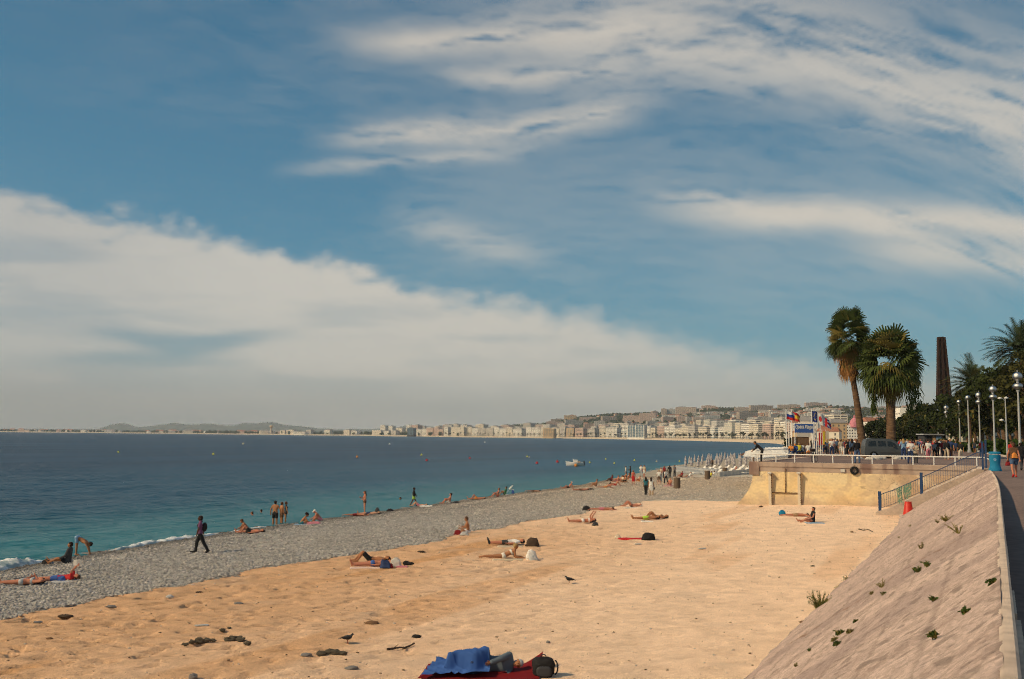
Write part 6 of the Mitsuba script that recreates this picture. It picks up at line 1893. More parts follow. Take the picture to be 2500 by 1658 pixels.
# the distant crowd: too small to tell most of them apart
crng = np.random.default_rng(99)
cols = ['white', 'black', 'navy', 'red', 'pink', 'beige', 'lightgrey', 'charcoal', 'darkred', 'lightblue', 'cream', 'denim']
for i in range(104):
    left = i < 50
    x = crng.uniform(1996, 2092) if left else crng.uniform(2196, 2318)
    D = crng.uniform(97, 150) if left else crng.uniform(86, 165)
    c1, c2 = str(crng.choice(cols)), str(crng.choice(['navy', 'black', 'denim', 'beige', 'charcoal', 'white']))
    nm_ = {'lightgrey': 'pale grey', 'darkred': 'dark red', 'lightblue': 'pale blue', 'charcoal': 'dark grey', 'denim': 'blue-grey'}.get(c1, c1)
    wh = 'left of the palms' if left else 'right of the palms'
    p = np.append(far(x, 1090, D)[:2], PZ)
    c2n = {'denim': 'blue-grey', 'charcoal': 'dark grey'}.get(c2, c2)
    person(f'small stroller in {nm_} top and {c2n} legwear {wh}', p, crng.choice([255, 75]) + crng.normal(0, 12), 'walk' if crng.random() < .75 else 'hips', str(crng.choice([SR, ST, SF])), (str(crng.choice(['short', 'long'])), str(crng.choice([HD, HB, HY]))),
           [(str(crng.choice(['shirt', 'longsleeve'])), c1), (str(crng.choice(['trousers', 'trousers', 'shorts'])), c2)], crng.uniform(1.6, 1.82), seed=500 + i, jit=.06, group=f'distant strollers in {nm_} and {c2n} {wh}')


def bench(lab, x, y, w, yaw, mt):
    p = A_(x, y)
    k = thing('bench', lab, 'bench')
    c_ = lambda dx, dy, z: p + np.array([dx * math.cos(math.radians(yaw)) - dy * math.sin(math.radians(yaw)), dx * math.sin(math.radians(yaw)) + dy * math.cos(math.radians(yaw)), z])
    for i in range(3):
        m = MB(); m.box(c_(0, -.14 + .14 * i, .44), (w, .12, .035), yaw); obj('seat_slat', m.out(), mt, k)
    for i in range(2):
        m = MB(); m.box(c_(0, .24, .62 + .16 * i), (w, .03, .12), yaw); obj('back_slat', m.out(), mt, k)
    for s_ in (-1, 1):
        m = MB(); m.box(c_(s_ * w * .42, -.12, .21), (.06, .06, .42), yaw); m.box(c_(s_ * w * .42, .22, .42), (.06, .05, .84), yaw); m.box(c_(s_ * w * .42, .05, .40), (.06, .36, .05), yaw); obj('leg', m.out(), 'steel', k)
    return k


bench('blue bench with seated people at the seaward fence of the terrace', 1945, 1114, 2.6, 12, 'navy')
bench('dark blue bench before the flags', 2012, 1106, 2.2, 8, 'navy')
for a in [('person in blue jeans sitting slumped at the left end of the terrace bench', 1934, 1115, 235, 'slump', ST, ('short', HB), [('shirt', 'orange'), ('trousers', 'denim')]),
          ('person in orange cap and blue jacket sitting second on the terrace bench', 1942, 1115, 250, 'slump', SR, ('cap', 'orange'), [('jacket', 'blue'), ('trousers', 'navy')]),
          ('person in bright yellow top sitting third on the terrace bench', 1951, 1114, 80, 'seat', SR, ('short', HY), [('shirt', 'yellow'), ('trousers', 'navy')]),
          ('person in white top sitting at the right end of the terrace bench', 1958, 1114, 80, 'seat', SR, ('short', HB), [('shirt', 'white'), ('trousers', 'charcoal')]),
          ('person in white and orange clothes sitting beside the bicycle', 1974, 1115, 80, 'seat', SF, ('short', HB), [('shirt', 'white'), ('shorts', 'orange')]),
          ('brown-haired person sitting left on the dark blue bench before the flags', 2007, 1106, 255, 'seat', SR, ('long', HB), [('jacket', 'charcoal'), ('trousers', 'navy')]),
          ('dark-clothed person sitting right on the dark blue bench before the flags', 2017, 1106, 255, 'seat', SR, ('short', HB), [('jacket', 'black'), ('trousers', 'black')])]:
    person(a[0], A_(a[1], a[2]), a[3], a[4], a[5], a[6], a[7], 1.72)

# bicycle by the railing
k = thing('bicycle', 'bicycle with a rusty red basket standing at the white railing', 'bicycle')
pa, pb = A_(1984, 1129), A_(2011, 1132)
ax = unit(pb - pa); wb = 1.08
c0, c1 = pa, pa + ax * wb
z = V(0, 0, 1)
for nm, cc in (('wheel', c0), ('wheel', c1)):
    g = np.linspace(0, 2 * np.pi, 29)
    wk_ = obj(nm, MB().tube(np.stack([cc + z * .35 + .335 * (ax * math.cos(a) + z * math.sin(a)) for a in g]), .022, 6, False).out(), 'rubber', k, smooth=True)
    m = MB()
    for a in np.arange(12) * math.pi / 6: m.tube([cc + z * .35, cc + z * .35 + .325 * (ax * math.cos(a) + z * math.sin(a))], .003, 3, False)
    obj('spoke', m.out(), 'steel', wk_, kind='stuff')
bb, st_, hd_ = c0 + ax * .45 + z * .30, c0 + ax * .28 + z * .86, c0 + ax * .90 + z * .90
m = MB()
for a, b_ in ((bb, st_), (bb, hd_ - z * .18), (st_ - z * .08, hd_), (c0 + z * .35, bb), (c0 + z * .35, st_ - z * .1), (hd_, c1 + z * .35)): m.tube([a, b_], .018, 6)
obj('frame', m.out(), 'charcoal', k, smooth=50)
side_ = np.cross(ax, z)
obj('handlebar', MB().tube([hd_ + z * .1 - side_ * .28, hd_ + z * .14 - side_ * .1, hd_ + z * .1, hd_ + z * .14 + side_ * .1, hd_ + z * .1 + side_ * .28], .014, 6).out(), 'steel', k, smooth=50)
obj('saddle', lump_mesh(st_ + z * .06, .13, 2, (1.1, .6, .35), 2, .1), 'black', k, smooth=True)
m = MB(); m.box(c0 + z * .80, (.34, .30, .02), math.degrees(math.atan2(ax[1], ax[0])))
for s_ in (-1, 1): m.box(c0 + z * .92 + side_ * .15 * s_, (.36, .02, .22), math.degrees(math.atan2(ax[1], ax[0]))); m.box(c0 + z * .92 + ax * .17 * s_, (.02, .30, .22), math.degrees(math.atan2(ax[1], ax[0])))
obj('basket', m.out(), 'rust', k)

# grey van parked behind the palms
k = thing('parked_van', 'grey compact van with dark windows parked behind the two fan palms', 'van')
v0_ = far(2112, 1116, 93); v0_[2] = PZ
ang_ = -6.0
Mv = T().translate([float(v0_[0]), float(v0_[1]), PZ]).rotate([0, 0, 1], ang_)
prof = [(0, .30), (.02, .95), (.10, 1.45), (.22, 1.76), (.6, 1.83), (2.3, 1.80), (2.75, 1.62), (3.30, 1.06), (3.62, .98), (4.1, .84), (4.28, .66), (4.32, .30), (3.95, .26), (3.90, .45), (3.70, .62), (3.42, .62), (3.22, .45), (3.17, .24), (1.20, .24), (1.15, .45), (.95, .62), (.67, .62), (.47, .45), (.42, .28)]
pv_ = trimesh.creation.extrude_polygon(Polygon(prof), 1.66, engine='earcut')
v = np.array(pv_.vertices)
v = np.stack([v[:, 0], v[:, 2], v[:, 1]], 1)
nar = np.clip((v[:, 2] - .95) / .9, 0, 1) * .16
v[:, 1] = np.where(v[:, 1] < .8, v[:, 1] + nar, v[:, 1] - nar)
obj('body', trimesh.Trimesh(v, np.array(pv_.faces)[:, ::-1], process=False), 'car_paint', k, smooth=30, to_world=Mv)


def flat_win(pts):
    p3 = [(x, np.clip((z - .95) / .9, 0, 1) * .16 - .014, z) for x, z in pts]
    n = len(p3)
    return np.array(p3), np.array([[0, i, i + 1] for i in range(1, n - 1)])


for pts in ([(.30, 1.10), (.42, 1.56), (1.02, 1.60), (1.06, 1.10)], [(1.20, 1.10), (1.20, 1.60), (1.88, 1.60), (1.94, 1.10)], [(2.08, 1.08), (2.05, 1.58), (2.36, 1.56), (2.72, 1.38), (2.98, 1.08)]):
    obj('window', flat_win(pts), 'car_glass', k, to_world=Mv)
m = MB(); m.add([(2.80, .22, 1.60), (2.80, 1.44, 1.60), (3.32, 1.56, 1.09), (3.32, .10, 1.09)], [[0, 1, 2], [0, 2, 3]])
obj('windscreen', m.out(), 'car_glass', k, to_world=Mv)
for x in (.81, 3.56):
    for y in (.10, 1.56):
        wk_ = obj('wheel', MB().tube([(x, y - .09, .31), (x, y + .09, .31)], .31, 20).out(), 'rubber', k, smooth=40, to_world=Mv)
        if y < 1: obj('hub', MB().tube([(x, y - .10, .31), (x, y - .085, .31)], .19, 12).out(), 'globe_metal', wk_, to_world=Mv)
m = MB(); m.box((4.24, .35, .72), (.12, .34, .16)); obj('headlight', m.out(), 'lightgrey', k, to_world=Mv)
m = MB(); m.box((4.24, 1.31, .72), (.12, .34, .16)); obj('headlight', m.out(), 'lightgrey', k, to_world=Mv)
m = MB(); m.box((2.62, -.06, 1.12), (.16, .18, .14)); obj('mirror', m.out(), 'charcoal', k, to_world=Mv)
m = MB(); m.box((2.2, -.012, .50), (1.9, .03, .10)); obj('side_trim', m.out(), 'charcoal', k, to_world=Mv)
# low rocks round the palms
for i, (x, y) in enumerate([(2098, 1121), (2125, 1122), (2140, 1122), (2155, 1121), (2192, 1122), (2205, 1122)]):
    p = A_(x, y)
    single('rock', lump_mesh(p + [0, 0, .06], .26 + .08 * (i % 3), i + 2, (1.3, .9, .6), 2, .35), 'facade_grey', f'pale rock at the feet of the two fan palms, {["first", "second", "third", "fourth", "fifth", "sixth"][i]} from the left', 'rock', smooth=50)

# kiosk with the beach banner, flagpoles and flags
D0 = 105


def flag_col(kind):
    def f(p, n, uv):
        u, v = uv.x, uv.y
        if kind == 'tricolour': return dr.select(v > .66, mi.Color3f(.78, .76, .72), dr.select(v > .33, mi.Color3f(.03, .07, .30), mi.Color3f(.55, .03, .03)))
        if kind == 'redyellow': return dr.select((v > .28) & (v < .72), mi.Color3f(.80, .45, .05), mi.Color3f(.55, .03, .03))
        if kind == 'stars':
            r = dr.sqrt(dr.square((u - .5) * 1.5) + dr.square(v - .5)); a = dr.atan2(v - .5, (u - .5) * 1.5)
            ring = (dr.abs(r - .30) < .05) & (dr.cos(a * 12) > .3)
            return dr.select(ring, mi.Color3f(.75, .60, .08), mi.Color3f(.03, .05, .22))
        if kind == 'whitered':
            r = dr.sqrt(dr.square((u - .45) * 1.4) + dr.square(v - .5))
            return dr.select(r < .24, mi.Color3f(.60, .06, .06), mi.Color3f(.75, .72, .68))
        if kind == 'cross':
            a = (dr.abs(u - .5) < .09) | (dr.abs(v - .5) < .13)
            b = (dr.abs(v - u) < .13) | (dr.abs(v - 1 + u) < .13)
            return dr.select(a, mi.Color3f(.55, .03, .04), dr.select(b, mi.Color3f(.7, .68, .66), mi.Color3f(.05, .07, .28)))
        return mi.Color3f(.75, .72, .68)
    return f


for kd in ('tricolour', 'redyellow', 'stars', 'whitered', 'cross'):
    mat('flag_' + kd, mikit.proc(flag_col(kd)), .85, .1)


def flag(lab, x, yt, D, kd, w, h, droop, pole_lab, yb=1108):
    p = far(x, yb, D); p[2] = PZ
    zt = far(x, yt, D)[2]
    k = thing('flagpole', pole_lab, 'flagpole')
    obj('pole', MB().tube([p, [p[0], p[1], zt]], [.065, .045], 8).out(), 'paint_white', k, smooth=40)
    obj('finial', MB().lathe([(.0, 0), (.07, .05), (.07, .1), (0, .15)], [p[0], p[1], zt - .02], 8).out(), 'paint_white', k, smooth=True)
    if not lab: return
    n, m_ = 20, 12
    U, V_ = np.meshgrid(np.linspace(0, 1, n), np.linspace(0, 1, m_), indexing='ij')
    X = p[0] + .05 + U * w * .92
    Y = p[1] + .14 * np.sin(U * 7 + V_ * 1.5) * U
    Z = zt - .12 - h * (1 - V_) - droop * U ** 1.3 + .05 * np.sin(U * 9 + V_ * 2) * U
    vv, ff = grid_mesh(np.stack([X, Y, Z], -1))
    obj('flag', (vv, ff), 'flag_' + kd, None, label=lab, cat='flag', smooth=True, uv=np.stack([U.ravel(), V_.ravel()], 1))


for a in [('white, blue and red striped flag on the tallest pole at the left', 1921, 1001, D0, 'tricolour', .95, .85, .22, 'tall white flagpole at the left end of the flags, carrying the striped flag'),
          ('red and yellow flag just right of the striped one', 1934, 1002, D0 + 3, 'redyellow', .95, .85, .40, 'white flagpole with the red and yellow flag'),
          ('dark blue flag with a ring of yellow stars', 1984, 1001, D0 + 2, 'stars', .62, 1.15, .05, 'white flagpole with the dark blue starred flag'),
          ('white flag with a red emblem', 1994, 1003, D0 + 4, 'whitered', 1.0, 1.2, .45, 'white flagpole with the white and red flag'),
          ('blue flag with red and white crosses, drooping at the right end', 2004, 1012, D0 + 7, 'cross', 1.3, .9, .75, 'white flagpole at the right end of the flags'),
          (None, 1927, 1030, D0 + 6, '', 0, 0, 0, 'thin bare white pole between the striped flag and the banner'),
          (None, 1989, 1030, D0 + 6, '', 0, 0, 0, 'thin bare white pole right of the starred flag')]:
    flag(*a)
D1 = 104
k = thing('beach_banner', 'blue banner reading Opéra Plage on white posts above the kiosk', 'sign')
q0, q1 = far(1940, 1035, D1), far(1986, 1057, D1)
w_, h_ = q1[0] - q0[0], q0[2] - q1[2]
m = MB(); m.box(((q0[0] + q1[0]) / 2, D1, (q0[2] + q1[2]) / 2), (w_, .06, h_)); obj('panel', m.out(), 'banner_blue' if 0 else 'blue', k)
tm = meshkit.text_mesh('Opéra Plage', h_ * .40, .02, bold=True)
tm.apply_transform(trimesh.transformations.rotation_matrix(math.pi / 2, [1, 0, 0]))
sc_ = w_ * .92 / (tm.bounds[1][0] - tm.bounds[0][0]); tm.vertices[:, 0] *= sc_
tm.vertices[:, 0] += tm.vertices[:, 2] * .18
tm.apply_translation([q0[0] + w_ * .04 - tm.bounds[0][0], D1 - .034, (q0[2] + q1[2]) / 2 - h_ * .02])
obj('lettering', tm, 'white', k)
for s_ in (.02, .98):
    x_ = q0[0] + w_ * s_
    obj('post', MB().tube([(x_, D1 + .08, PZ), (x_, D1 + .08, q0[2] + .1)], .05, 8).out(), 'paint_white', k)
k = thing('kiosk', 'brown boarded kiosk with a pale top board under the blue banner', 'kiosk')
a0, a1 = far(1945, 1110, D1 + 1.5), far(1975, 1067, D1 + 1.5)
bw = a1[0] - a0[0]; bh = a1[2] - PZ
m = MB(); m.box(((a0[0] + a1[0]) / 2, D1 + 2.4, PZ + bh / 2), (bw - .04, 1.7, bh)); obj('box', m.out(), 'trunkdark', k)
for i in range(9):
    m = MB(); m.box((a0[0] + bw * (i + .5) / 9, D1 + 1.52, PZ + bh / 2), (bw / 9 - .015, .05, bh - .04)); obj('board', m.out(), 'wood', k)
m = MB(); m.box(((a0[0] + a1[0]) / 2 + .1, D1 + 1.5, PZ + bh + .22), (bw * 1.08, .12, .42)); obj('top_board', m.out(), 'offwhite', k)
for lab, x, D, kd in (('tall narrow red banner right of the starred flag', 1999, 112, 'red'), ('tall narrow orange and yellow banner right of the red banner', 2008, 113, 'orange'), ('tall narrow pale yellow banner, rightmost of the upright ones', 2016, 114, 'cream')):
    p = far(x, 1100, D); p[2] = PZ
    k = thing('feather_banner', lab, 'banner')
    zt = far(x, 1051 if kd != 'red' else 1055, D)[2]
    obj('pole', MB().tube([p, [p[0], p[1], zt + .1]], .03, 6).out(), 'paint_white', k)
    m = MB(); m.box((p[0] + .2, p[1], (zt + PZ) / 2 + .5), (.36, .03, zt - PZ - 1.1)); obj('cloth', m.out(), kd, k)
    if kd == 'orange':
        m = MB(); m.box((p[0] + .2, p[1] - .02, (zt + PZ) / 2 + .5), (.16, .03, zt - PZ - 1.3)); obj('stripe', m.out(), 'yellow', k)
p = far(1935, 1095, 116); p[2] = PZ
tree('dark_tree', 'dark clipped shrub at the foot of the tallest flagpole', p, 1.9, 1.0, 77, 900, 'tree_dark', .22)
# dark kiosk with screens among the trees
Dk = 185
k = thing('news_kiosk', 'dark flat-roofed kiosk with lit-looking posters on its front, under the trees', 'kiosk')
a0, a1 = far(2258, 1100, Dk), far(2300, 1062, Dk)
w_ = a1[0] - a0[0]; h_ = 2.55
cx = (a0[0] + a1[0]) / 2
m = MB(); m.box((cx, Dk + 1.5, PZ + h_ / 2), (w_, 3, h_)); obj('box', m.out(), 'charcoal', k)
m = MB(); m.box((cx, Dk + 1.4, PZ + h_ + .12), (w_ + .6, 3.5, .22)); obj('roof', m.out(), 'steel', k)
for f0, f1, c_ in ((.12, .42, 'black'), (.46, .62, 'tan'), (.66, .95, 'lightblue')):
    m = MB(); m.box((a0[0] + w_ * (f0 + f1) / 2, Dk - .02, PZ + 1.45), (w_ * (f1 - f0), .06, 1.7)); obj('poster', m.out(), c_, k)
# white pickets by the trees
k = thing('picket_fence', 'row of white boards beside the planted strip under the trees', 'fence')
for i in range(15):
    x = 2343 + i * 3.6
    p = far(x, 1090, 158 - i * 1.6)
    m = MB(); m.box((p[0], p[1], PZ + .60), (.19, .05, 1.15), 20); obj('board', m.out(), 'paint_white', k)
for i, (x, yb, D, w_, h_) in enumerate([(2330, 1090, 210, 1.0, 2.4), (2416, 1090, 190, 2.0, 4.5), (2440, 1090, 185, 3.2, 6.5), (2400, 1088, 200, 2.2, 5.0)]):
    p = far(x, yb, D)
    block(['small white hut glimpsed under the trees left of the pickets', 'pale house front glimpsed between trunks right of the red shirt', 'pale balconied house front glimpsed between the trees above the litter bin', 'pale house front glimpsed between trunks behind the pickets'][i], (p[0], p[1], PZ), w_ * 2.4, 4, h_, -10, 'facade', name='town_house', penthouse=False, floors=max(1, int(h_ / 2.6)), bays=2)

# ------------------------------------------------------------------ the beach club beyond the terrace
k = thing('beach_canopy', 'white canvas canopy of the beach club beside the terrace, in two slopes', 'canopy')
ca = far(1862, 1099, 103)


def canopy_piece(x0, x1, y_low0, y_low1, y_top0, y_top1, D0_, D1_, nm, mt):
    a, b_ = far(x0, y_low0, D0_), far(x1, y_low1, D0_)
    c_, d_ = far(x0 + (x1 - x0) * .18, y_top0, D1_), far(x1, y_top1, D1_)
    n = 14
    K, Q = np.meshgrid(np.linspace(0, 1, n), np.linspace(0, 1, n), indexing='ij')
    P_ = (1 - K)[..., None] * ((1 - Q)[..., None] * a + Q[..., None] * b_) + K[..., None] * ((1 - Q)[..., None] * c_ + Q[..., None] * d_)
    P_[..., 2] -= .12 * np.sin(np.pi * K) + .05 * np.abs(np.sin(Q * np.pi * 5))
    obj(nm, grid_mesh(P_), mt, k, smooth=True)


canopy_piece(1856, 1924, 1117, 1110, 1092, 1091, 92, 112, 'cloth', 'white')
canopy_piece(1812, 1858, 1113, 1117, 1101, 1093, 97, 110, 'cloth', 'offwhite')
for x, y, D in ((1857, 1117, 94.5), (1895, 1114, 95)):
    p = far(x, y, D)
    obj('post', MB().tube([[p[0], p[1], 1.0], [p[0], p[1], p[2] - .05]], .06, 8).out(), 'paint_white', k)
k = thing('thatched_roof', 'low brown thatched awning at the seaward end of the white canopy', 'awning')
a, b_ = far(1812, 1112, 112), far(1848, 1101, 116)
P_ = np.array([[a + (b_ - a) * s_ + V(0, 1.6 * r_, -.1 + .35 * math.sin(math.pi * min(r_, .5 + .0 * r_)) * (.35 + .65 * s_)) for s_ in np.linspace(0, 1, 10)] for r_ in np.linspace(0, 1, 8)])
obj('thatch', grid_mesh(P_, True), 'brown', k, smooth=True)
for s_ in (.85,):
    p = a + (b_ - a) * s_; obj('post', MB().tube([[p[0], p[1] + .8, 1], [p[0], p[1] + .8, p[2]]], .07, 6).out(), 'wood', k)
# closed striped parasols in rows
prng = np.random.default_rng(3)
n = 0


def striped(p, n, uv): return dr.select(dr.sin(p.z * 26) > .1, mi.Color3f(.66, .62, .58), mi.Color3f(.24, .20, .23))


mat('parasol_cloth', mikit.proc(striped), .85, .1)
for r in range(10):
    for j in range(16):
        u, v = 168 + r * 8.5 + prng.normal(0, .4), 52.5 - j * 2.3 + prng.normal(0, .25) + r * .8
        p = W(u, v, 0)
        x = px_of([p[0], p[1], 2])
        if x < 1668 or x > 1846: continue
        p[2] = max(beach_z(u, v), 0)
        n += 1
        k = thing('closed_parasol', f'furled striped parasol of the beach club, row {"one two three four five six seven eight nine ten".split()[r]} back from the viewer', 'parasol', f'furled parasols, row {r + 1}')
        obj('pole', MB().tube([p - [0, 0, .2], p + [0, 0, 2.25]], .03, 5).out(), 'offwhite', k)
        obj('cloth', MB().lathe([(.10, .75), (.25, .9), (.21, 1.5), (.10, 2.05), (.03, 2.3)], p, 8).out(), 'parasol_cloth', k, smooth=40)
# loungers
lm = MB()
for r in range(5):
    for j in range(12):
        u, v = 149 + r * 6.4, 45.5 - j * 2.5
        p = W(u + prng.normal(0, .3), v, 0)
        x = px_of([p[0], p[1], 2])
        if x < 1695 or x > 1832: continue
        p[2] = max(beach_z(u, v), 0)
        k = thing('sun_lounger', f'white sun lounger before the furled parasols, {"left" if x < 1760 else "right"} half', 'sun lounger', f'white sun loungers, {"left" if x < 1760 else "right"} half')
        m = MB(); m.box(p + [0, 0, .36], (1.9, .62, .09), -155); obj('mattress', m.out(), 'white', k)
        d_ = V(math.cos(math.radians(-155)), math.sin(math.radians(-155)), 0)
        e = p - d_ * .95 + [0, 0, .38]
        sd_ = V(-d_[1], d_[0], 0) * .31
        m = MB(); m.quad(e + d_ * .15 - sd_, e + d_ * .15 + sd_, e - d_ * .3 + sd_ + [0, 0, .5], e - d_ * .3 - sd_ + [0, 0, .5]); obj('backrest', m.out(), 'white', k)
        m = MB()
        for a_ in (-.8, .8):
            for b__ in (-.26, .26): m.box(p + d_ * a_ + sd_ * b__ / .31 + [0, 0, .15], (.05, .05, .32))
        obj('leg', m.out(), 'lightgrey', k)
k = thing('picket_fence', 'low white picket fence round the loungers of the beach club', 'fence')
f0, f1 = beach(1650, 1152), beach(1748, 1163)
for za in (.25, .75):
    obj('rail', MB().tube([f0 + [0, 0, za], f1 + [0, 0, za]], .03, 5).out(), 'paint_white', k)
m = MB()
for s_ in np.linspace(0, 1, 74):
    p = f0 + (f1 - f0) * s_
    m.box(p + [0, 0, .5], (.10, .03, 1.05), 20)
obj('picket', m.out(), 'paint_white', k, kind='stuff')
f2 = beach(1830, 1157)
f1b = beach(1756, 1164)
k = thing('white_wall', 'low white windbreak right of the picket fence, towards the terrace', 'fence')
for i in range(8):
    p = f1b + (f2 - f1b) * (i + .5) / 8
    m = MB(); m.box(p + [0, 0, .35], (np.linalg.norm(f2 - f1b) / 8 - .08, .05, .75), math.degrees(math.atan2((f2 - f1b)[1], (f2 - f1b)[0]))); obj('panel', m.out(), 'offwhite', k)

# rusty barrels used as bins
for lab, x, y, yt in (('nearest of three rusty barrels on the pebbles, beside the pink towel', 1653, 1193, 1166), ('middle of three rusty barrels on the pebbles, next to the yellow shirt', 1727, 1171, 1149), ('farthest of three rusty barrels on the pebbles, before the white windbreak', 1770, 1161, 1142)):
    p = beach(x, y)
    H = float(np.clip(far(x, yt, p[1])[2] - p[2], .85, 1.15))
    k = thing('barrel', lab, 'barrel')
    r = H * .31
    obj('drum', MB().lathe([(0, .0), (r, .0), (r, H * .3), (r * 1.05, H * .32), (r, H * .34), (r, H * .63), (r * 1.05, H * .65), (r, H * .67), (r, H * .98), (r * 1.04, H), (r * .92, H), (r * .92, H * .9), (0, H * .9)], p, 18).out(), 'barrel_mat' if 0 else 'trunk', k, smooth=30)
    obj('rim', MB().lathe([(r * .98, H * .99), (r * 1.07, H * 1.0), (r * 1.07, H * 1.03), (r * .98, H * 1.03)], p, 18).out(), 'facade_tan', k)

# ------------------------------------------------------------------ on the water
k = thing('motorboat', 'white motorboat moored off the beach with an orange buoy at its side', 'boat')
b0, b1_ = sea(1381, 1137), sea(1424, 1137)
Lb = b1_[0] - b0[0]
c = (b0 + b1_) / 2
n = 15
st_ = np.linspace(0, 1, n)
half = .95 * np.clip(np.minimum(1, (st_ / .42)), 0, 1) ** .55 * np.interp(st_, [0, .6, 1], [.0, 1, .86]) + .02
shr = np.interp(st_, [0, .3, 1], [.95, .72, .62])
secs = []
for i in range(n):
    x = c[0] - Lb / 2 + Lb * st_[i]
    h = half[i]
    secs.append([[x, c[1] - h, shr[i]], [x + .1, c[1] - h * .8, .12], [x + .25, c[1], -.25], [x + .1, c[1] + h * .8, .12], [x, c[1] + h, shr[i]]])
obj('hull', grid_mesh(np.array(secs)), 'paint_white', k, smooth=40)
dk = MB(); dk.add(*grid_mesh(np.array([[s[0], [s[0][0], c[1], s[0][2] + .08], s[4]] for s in secs]) - [0, 0, .06]))
obj('deck', dk.out(), 'offwhite', k, smooth=30)
m = MB(); m.box(c + [.2, 0, .95], (Lb * .22, 1.1, .5)); m.box(c + [-.25, 0, 1.2], (.1, 1.0, .4)); obj('console', m.out(), 'white', k)
m = MB(); m.box(c + [Lb / 2 + .12, 0, .5], (.3, .4, .9)); obj('outboard_motor', m.out(), 'charcoal', k)
m = MB(); m.box(c + [.9, 0, .75], (.5, 1.2, .3)); obj('seat', m.out(), 'tan', k)
single('stripe_buoy', lump_mesh(sea(1406, 1139) + [0, 0, .2], .35, 3, (1, 1, 1.1), 2, .05), 'orange', 'orange buoy floating against the side of the white motorboat', 'buoy', smooth=True)
BUOYS = [(1361, 1129, 'red', .55, 'large red buoy left of the motorboat'), (1440, 1130, 'yellow', .34, 'yellow buoy just right of the motorboat'), (1479, 1122, 'yellow', .34, 'yellow buoy second right of the motorboat'), (1500, 1132, 'yellow', .34, 'yellow buoy third right of the motorboat, nearer'),
         (1549, 1125, 'yellow', .42, 'yellow buoy above the standing pale pair'), (1603, 1128, 'cream', .38, 'pale buoy above the broad white shirt'), (1659, 1127, 'yellow', .36, 'yellow buoy left of the furled parasols'),
         (1287, 1116, 'yellow', .42, 'yellow buoy left of two red buoys'), (1311, 1132, 'red', .5, 'red buoy right of a yellow one, far left of the motorboat'), (1029, 1112, 'yellow', .5, 'yellow buoy left of a red one in the middle of the bay'), (1042, 1125, 'red', .5, 'red buoy below a yellow one in the middle of the bay'),
         (1147, 1120, 'red', .48, 'red buoy in the middle of the bay, right of the others'), (951, 1085, 'white', .9, 'white far buoy above the lone yellow ones'), (872, 1117, 'orange', .55, 'orange buoy off the left middle of the beach'), (594, 1085, 'cream', 1.0, 'pale far buoy at the left of the bay'),
         (521, 1110, 'yellow', .55, 'yellow buoy at the left of the bay'), (289, 1105, 'yellow', .5, 'yellow buoy farthest left'), (1184, 1081, 'white', 1.0, 'white far buoy under the town, left'), (1292, 1117, 'cream', .3, 'tiny pale buoy beside a yellow one')]
for x, y, c_, r, lab in BUOYS:
    r *= .62
    p = sea(x, y)
    k = thing('buoy', lab, 'buoy')
    obj('float', MB().lathe([(.0, -r * .6), (r * .7, -r * .4), (r, .1 * r), (r * .75, r * .8), (r * .3, r * 1.4), (0, r * 1.5)], p, 14).out(), c_, k, smooth=50)
    obj('ring', MB().lathe([(r * .12, r * 1.45), (r * .2, r * 1.6), (r * .12, r * 1.75), (0, r * 1.8)], p, 8).out(), 'charcoal', k, smooth=50)

# ------------------------------------------------------------------ birds, stones, driftwood, weeds
def pigeon(lab, x, y, yaw):
    p = beach(x, y)
    k = thing('pigeon', lab, 'pigeon')
    c_, s_ = math.cos(math.radians(yaw)), math.sin(math.radians(yaw))
    Rm = np.array([[c_, -s_, 0], [s_, c_, 0], [0, 0, 1]])
    f = lambda v: np.asarray(v, float) @ Rm.T + p
    ms = [hull([(V(0, 0, .15), (.10, .062, .062)), (V(-.10, 0, .14), .035), (V(.07, 0, .17), .05)], _S1), hull([(V(.08, 0, .18), .042), (V(.12, 0, .225), .028)], _S1), hull([(V(.13, 0, .235), (.032, .026, .028))], _S1), hull([(V(-.10, 0, .14), (.02, .04, .02)), (V(-.22, 0, .12), (.02, .035, .006))], _S1)]
    u = union(ms).to_mesh()
    obj('body', trimesh.Trimesh(f(u.vert_properties[:, :3]), u.tri_verts, process=True), 'charcoal', k, smooth=True)
    for s2 in (-1, 1):
        w_ = hull([(V(.04, .055 * s2, .16), (.05, .014, .04)), (V(-.12, .045 * s2, .145), (.05, .010, .018))], _S1).to_mesh()
        obj('wing', trimesh.Trimesh(f(w_.vert_properties[:, :3]), w_.tri_verts, process=True), 'black', k, smooth=True)
        obj('leg', MB().tube([f([0, .025 * s2, .10]), f([.01, .025 * s2, .0]), f([.035, .025 * s2, .0])], .006, 5).out(), 'darkred', k)
    b_ = hull([(V(.155, 0, .232), .010), (V(.185, 0, .226), .004)], _OC).to_mesh()
    obj('beak', trimesh.Trimesh(f(b_.vert_properties[:, :3]), b_.tri_verts, process=True), 'grey', k)


pigeon('dark pigeon pecking on the sand left of the sleeper', 848, 1571, -8)
pigeon('dark pigeon on the sand in the middle of the beach', 1390, 1424, 170)


def rock(lab, x, y, r, sq, seed, m_='grey', cat='stone', nm='stone'):
    p = beach(x, y)
    r *= .62
    return single(nm, lump_mesh(p + [0, 0, r * sq[2] * .35], r, seed, sq, 3, .38), m_, lab, cat, smooth=40)


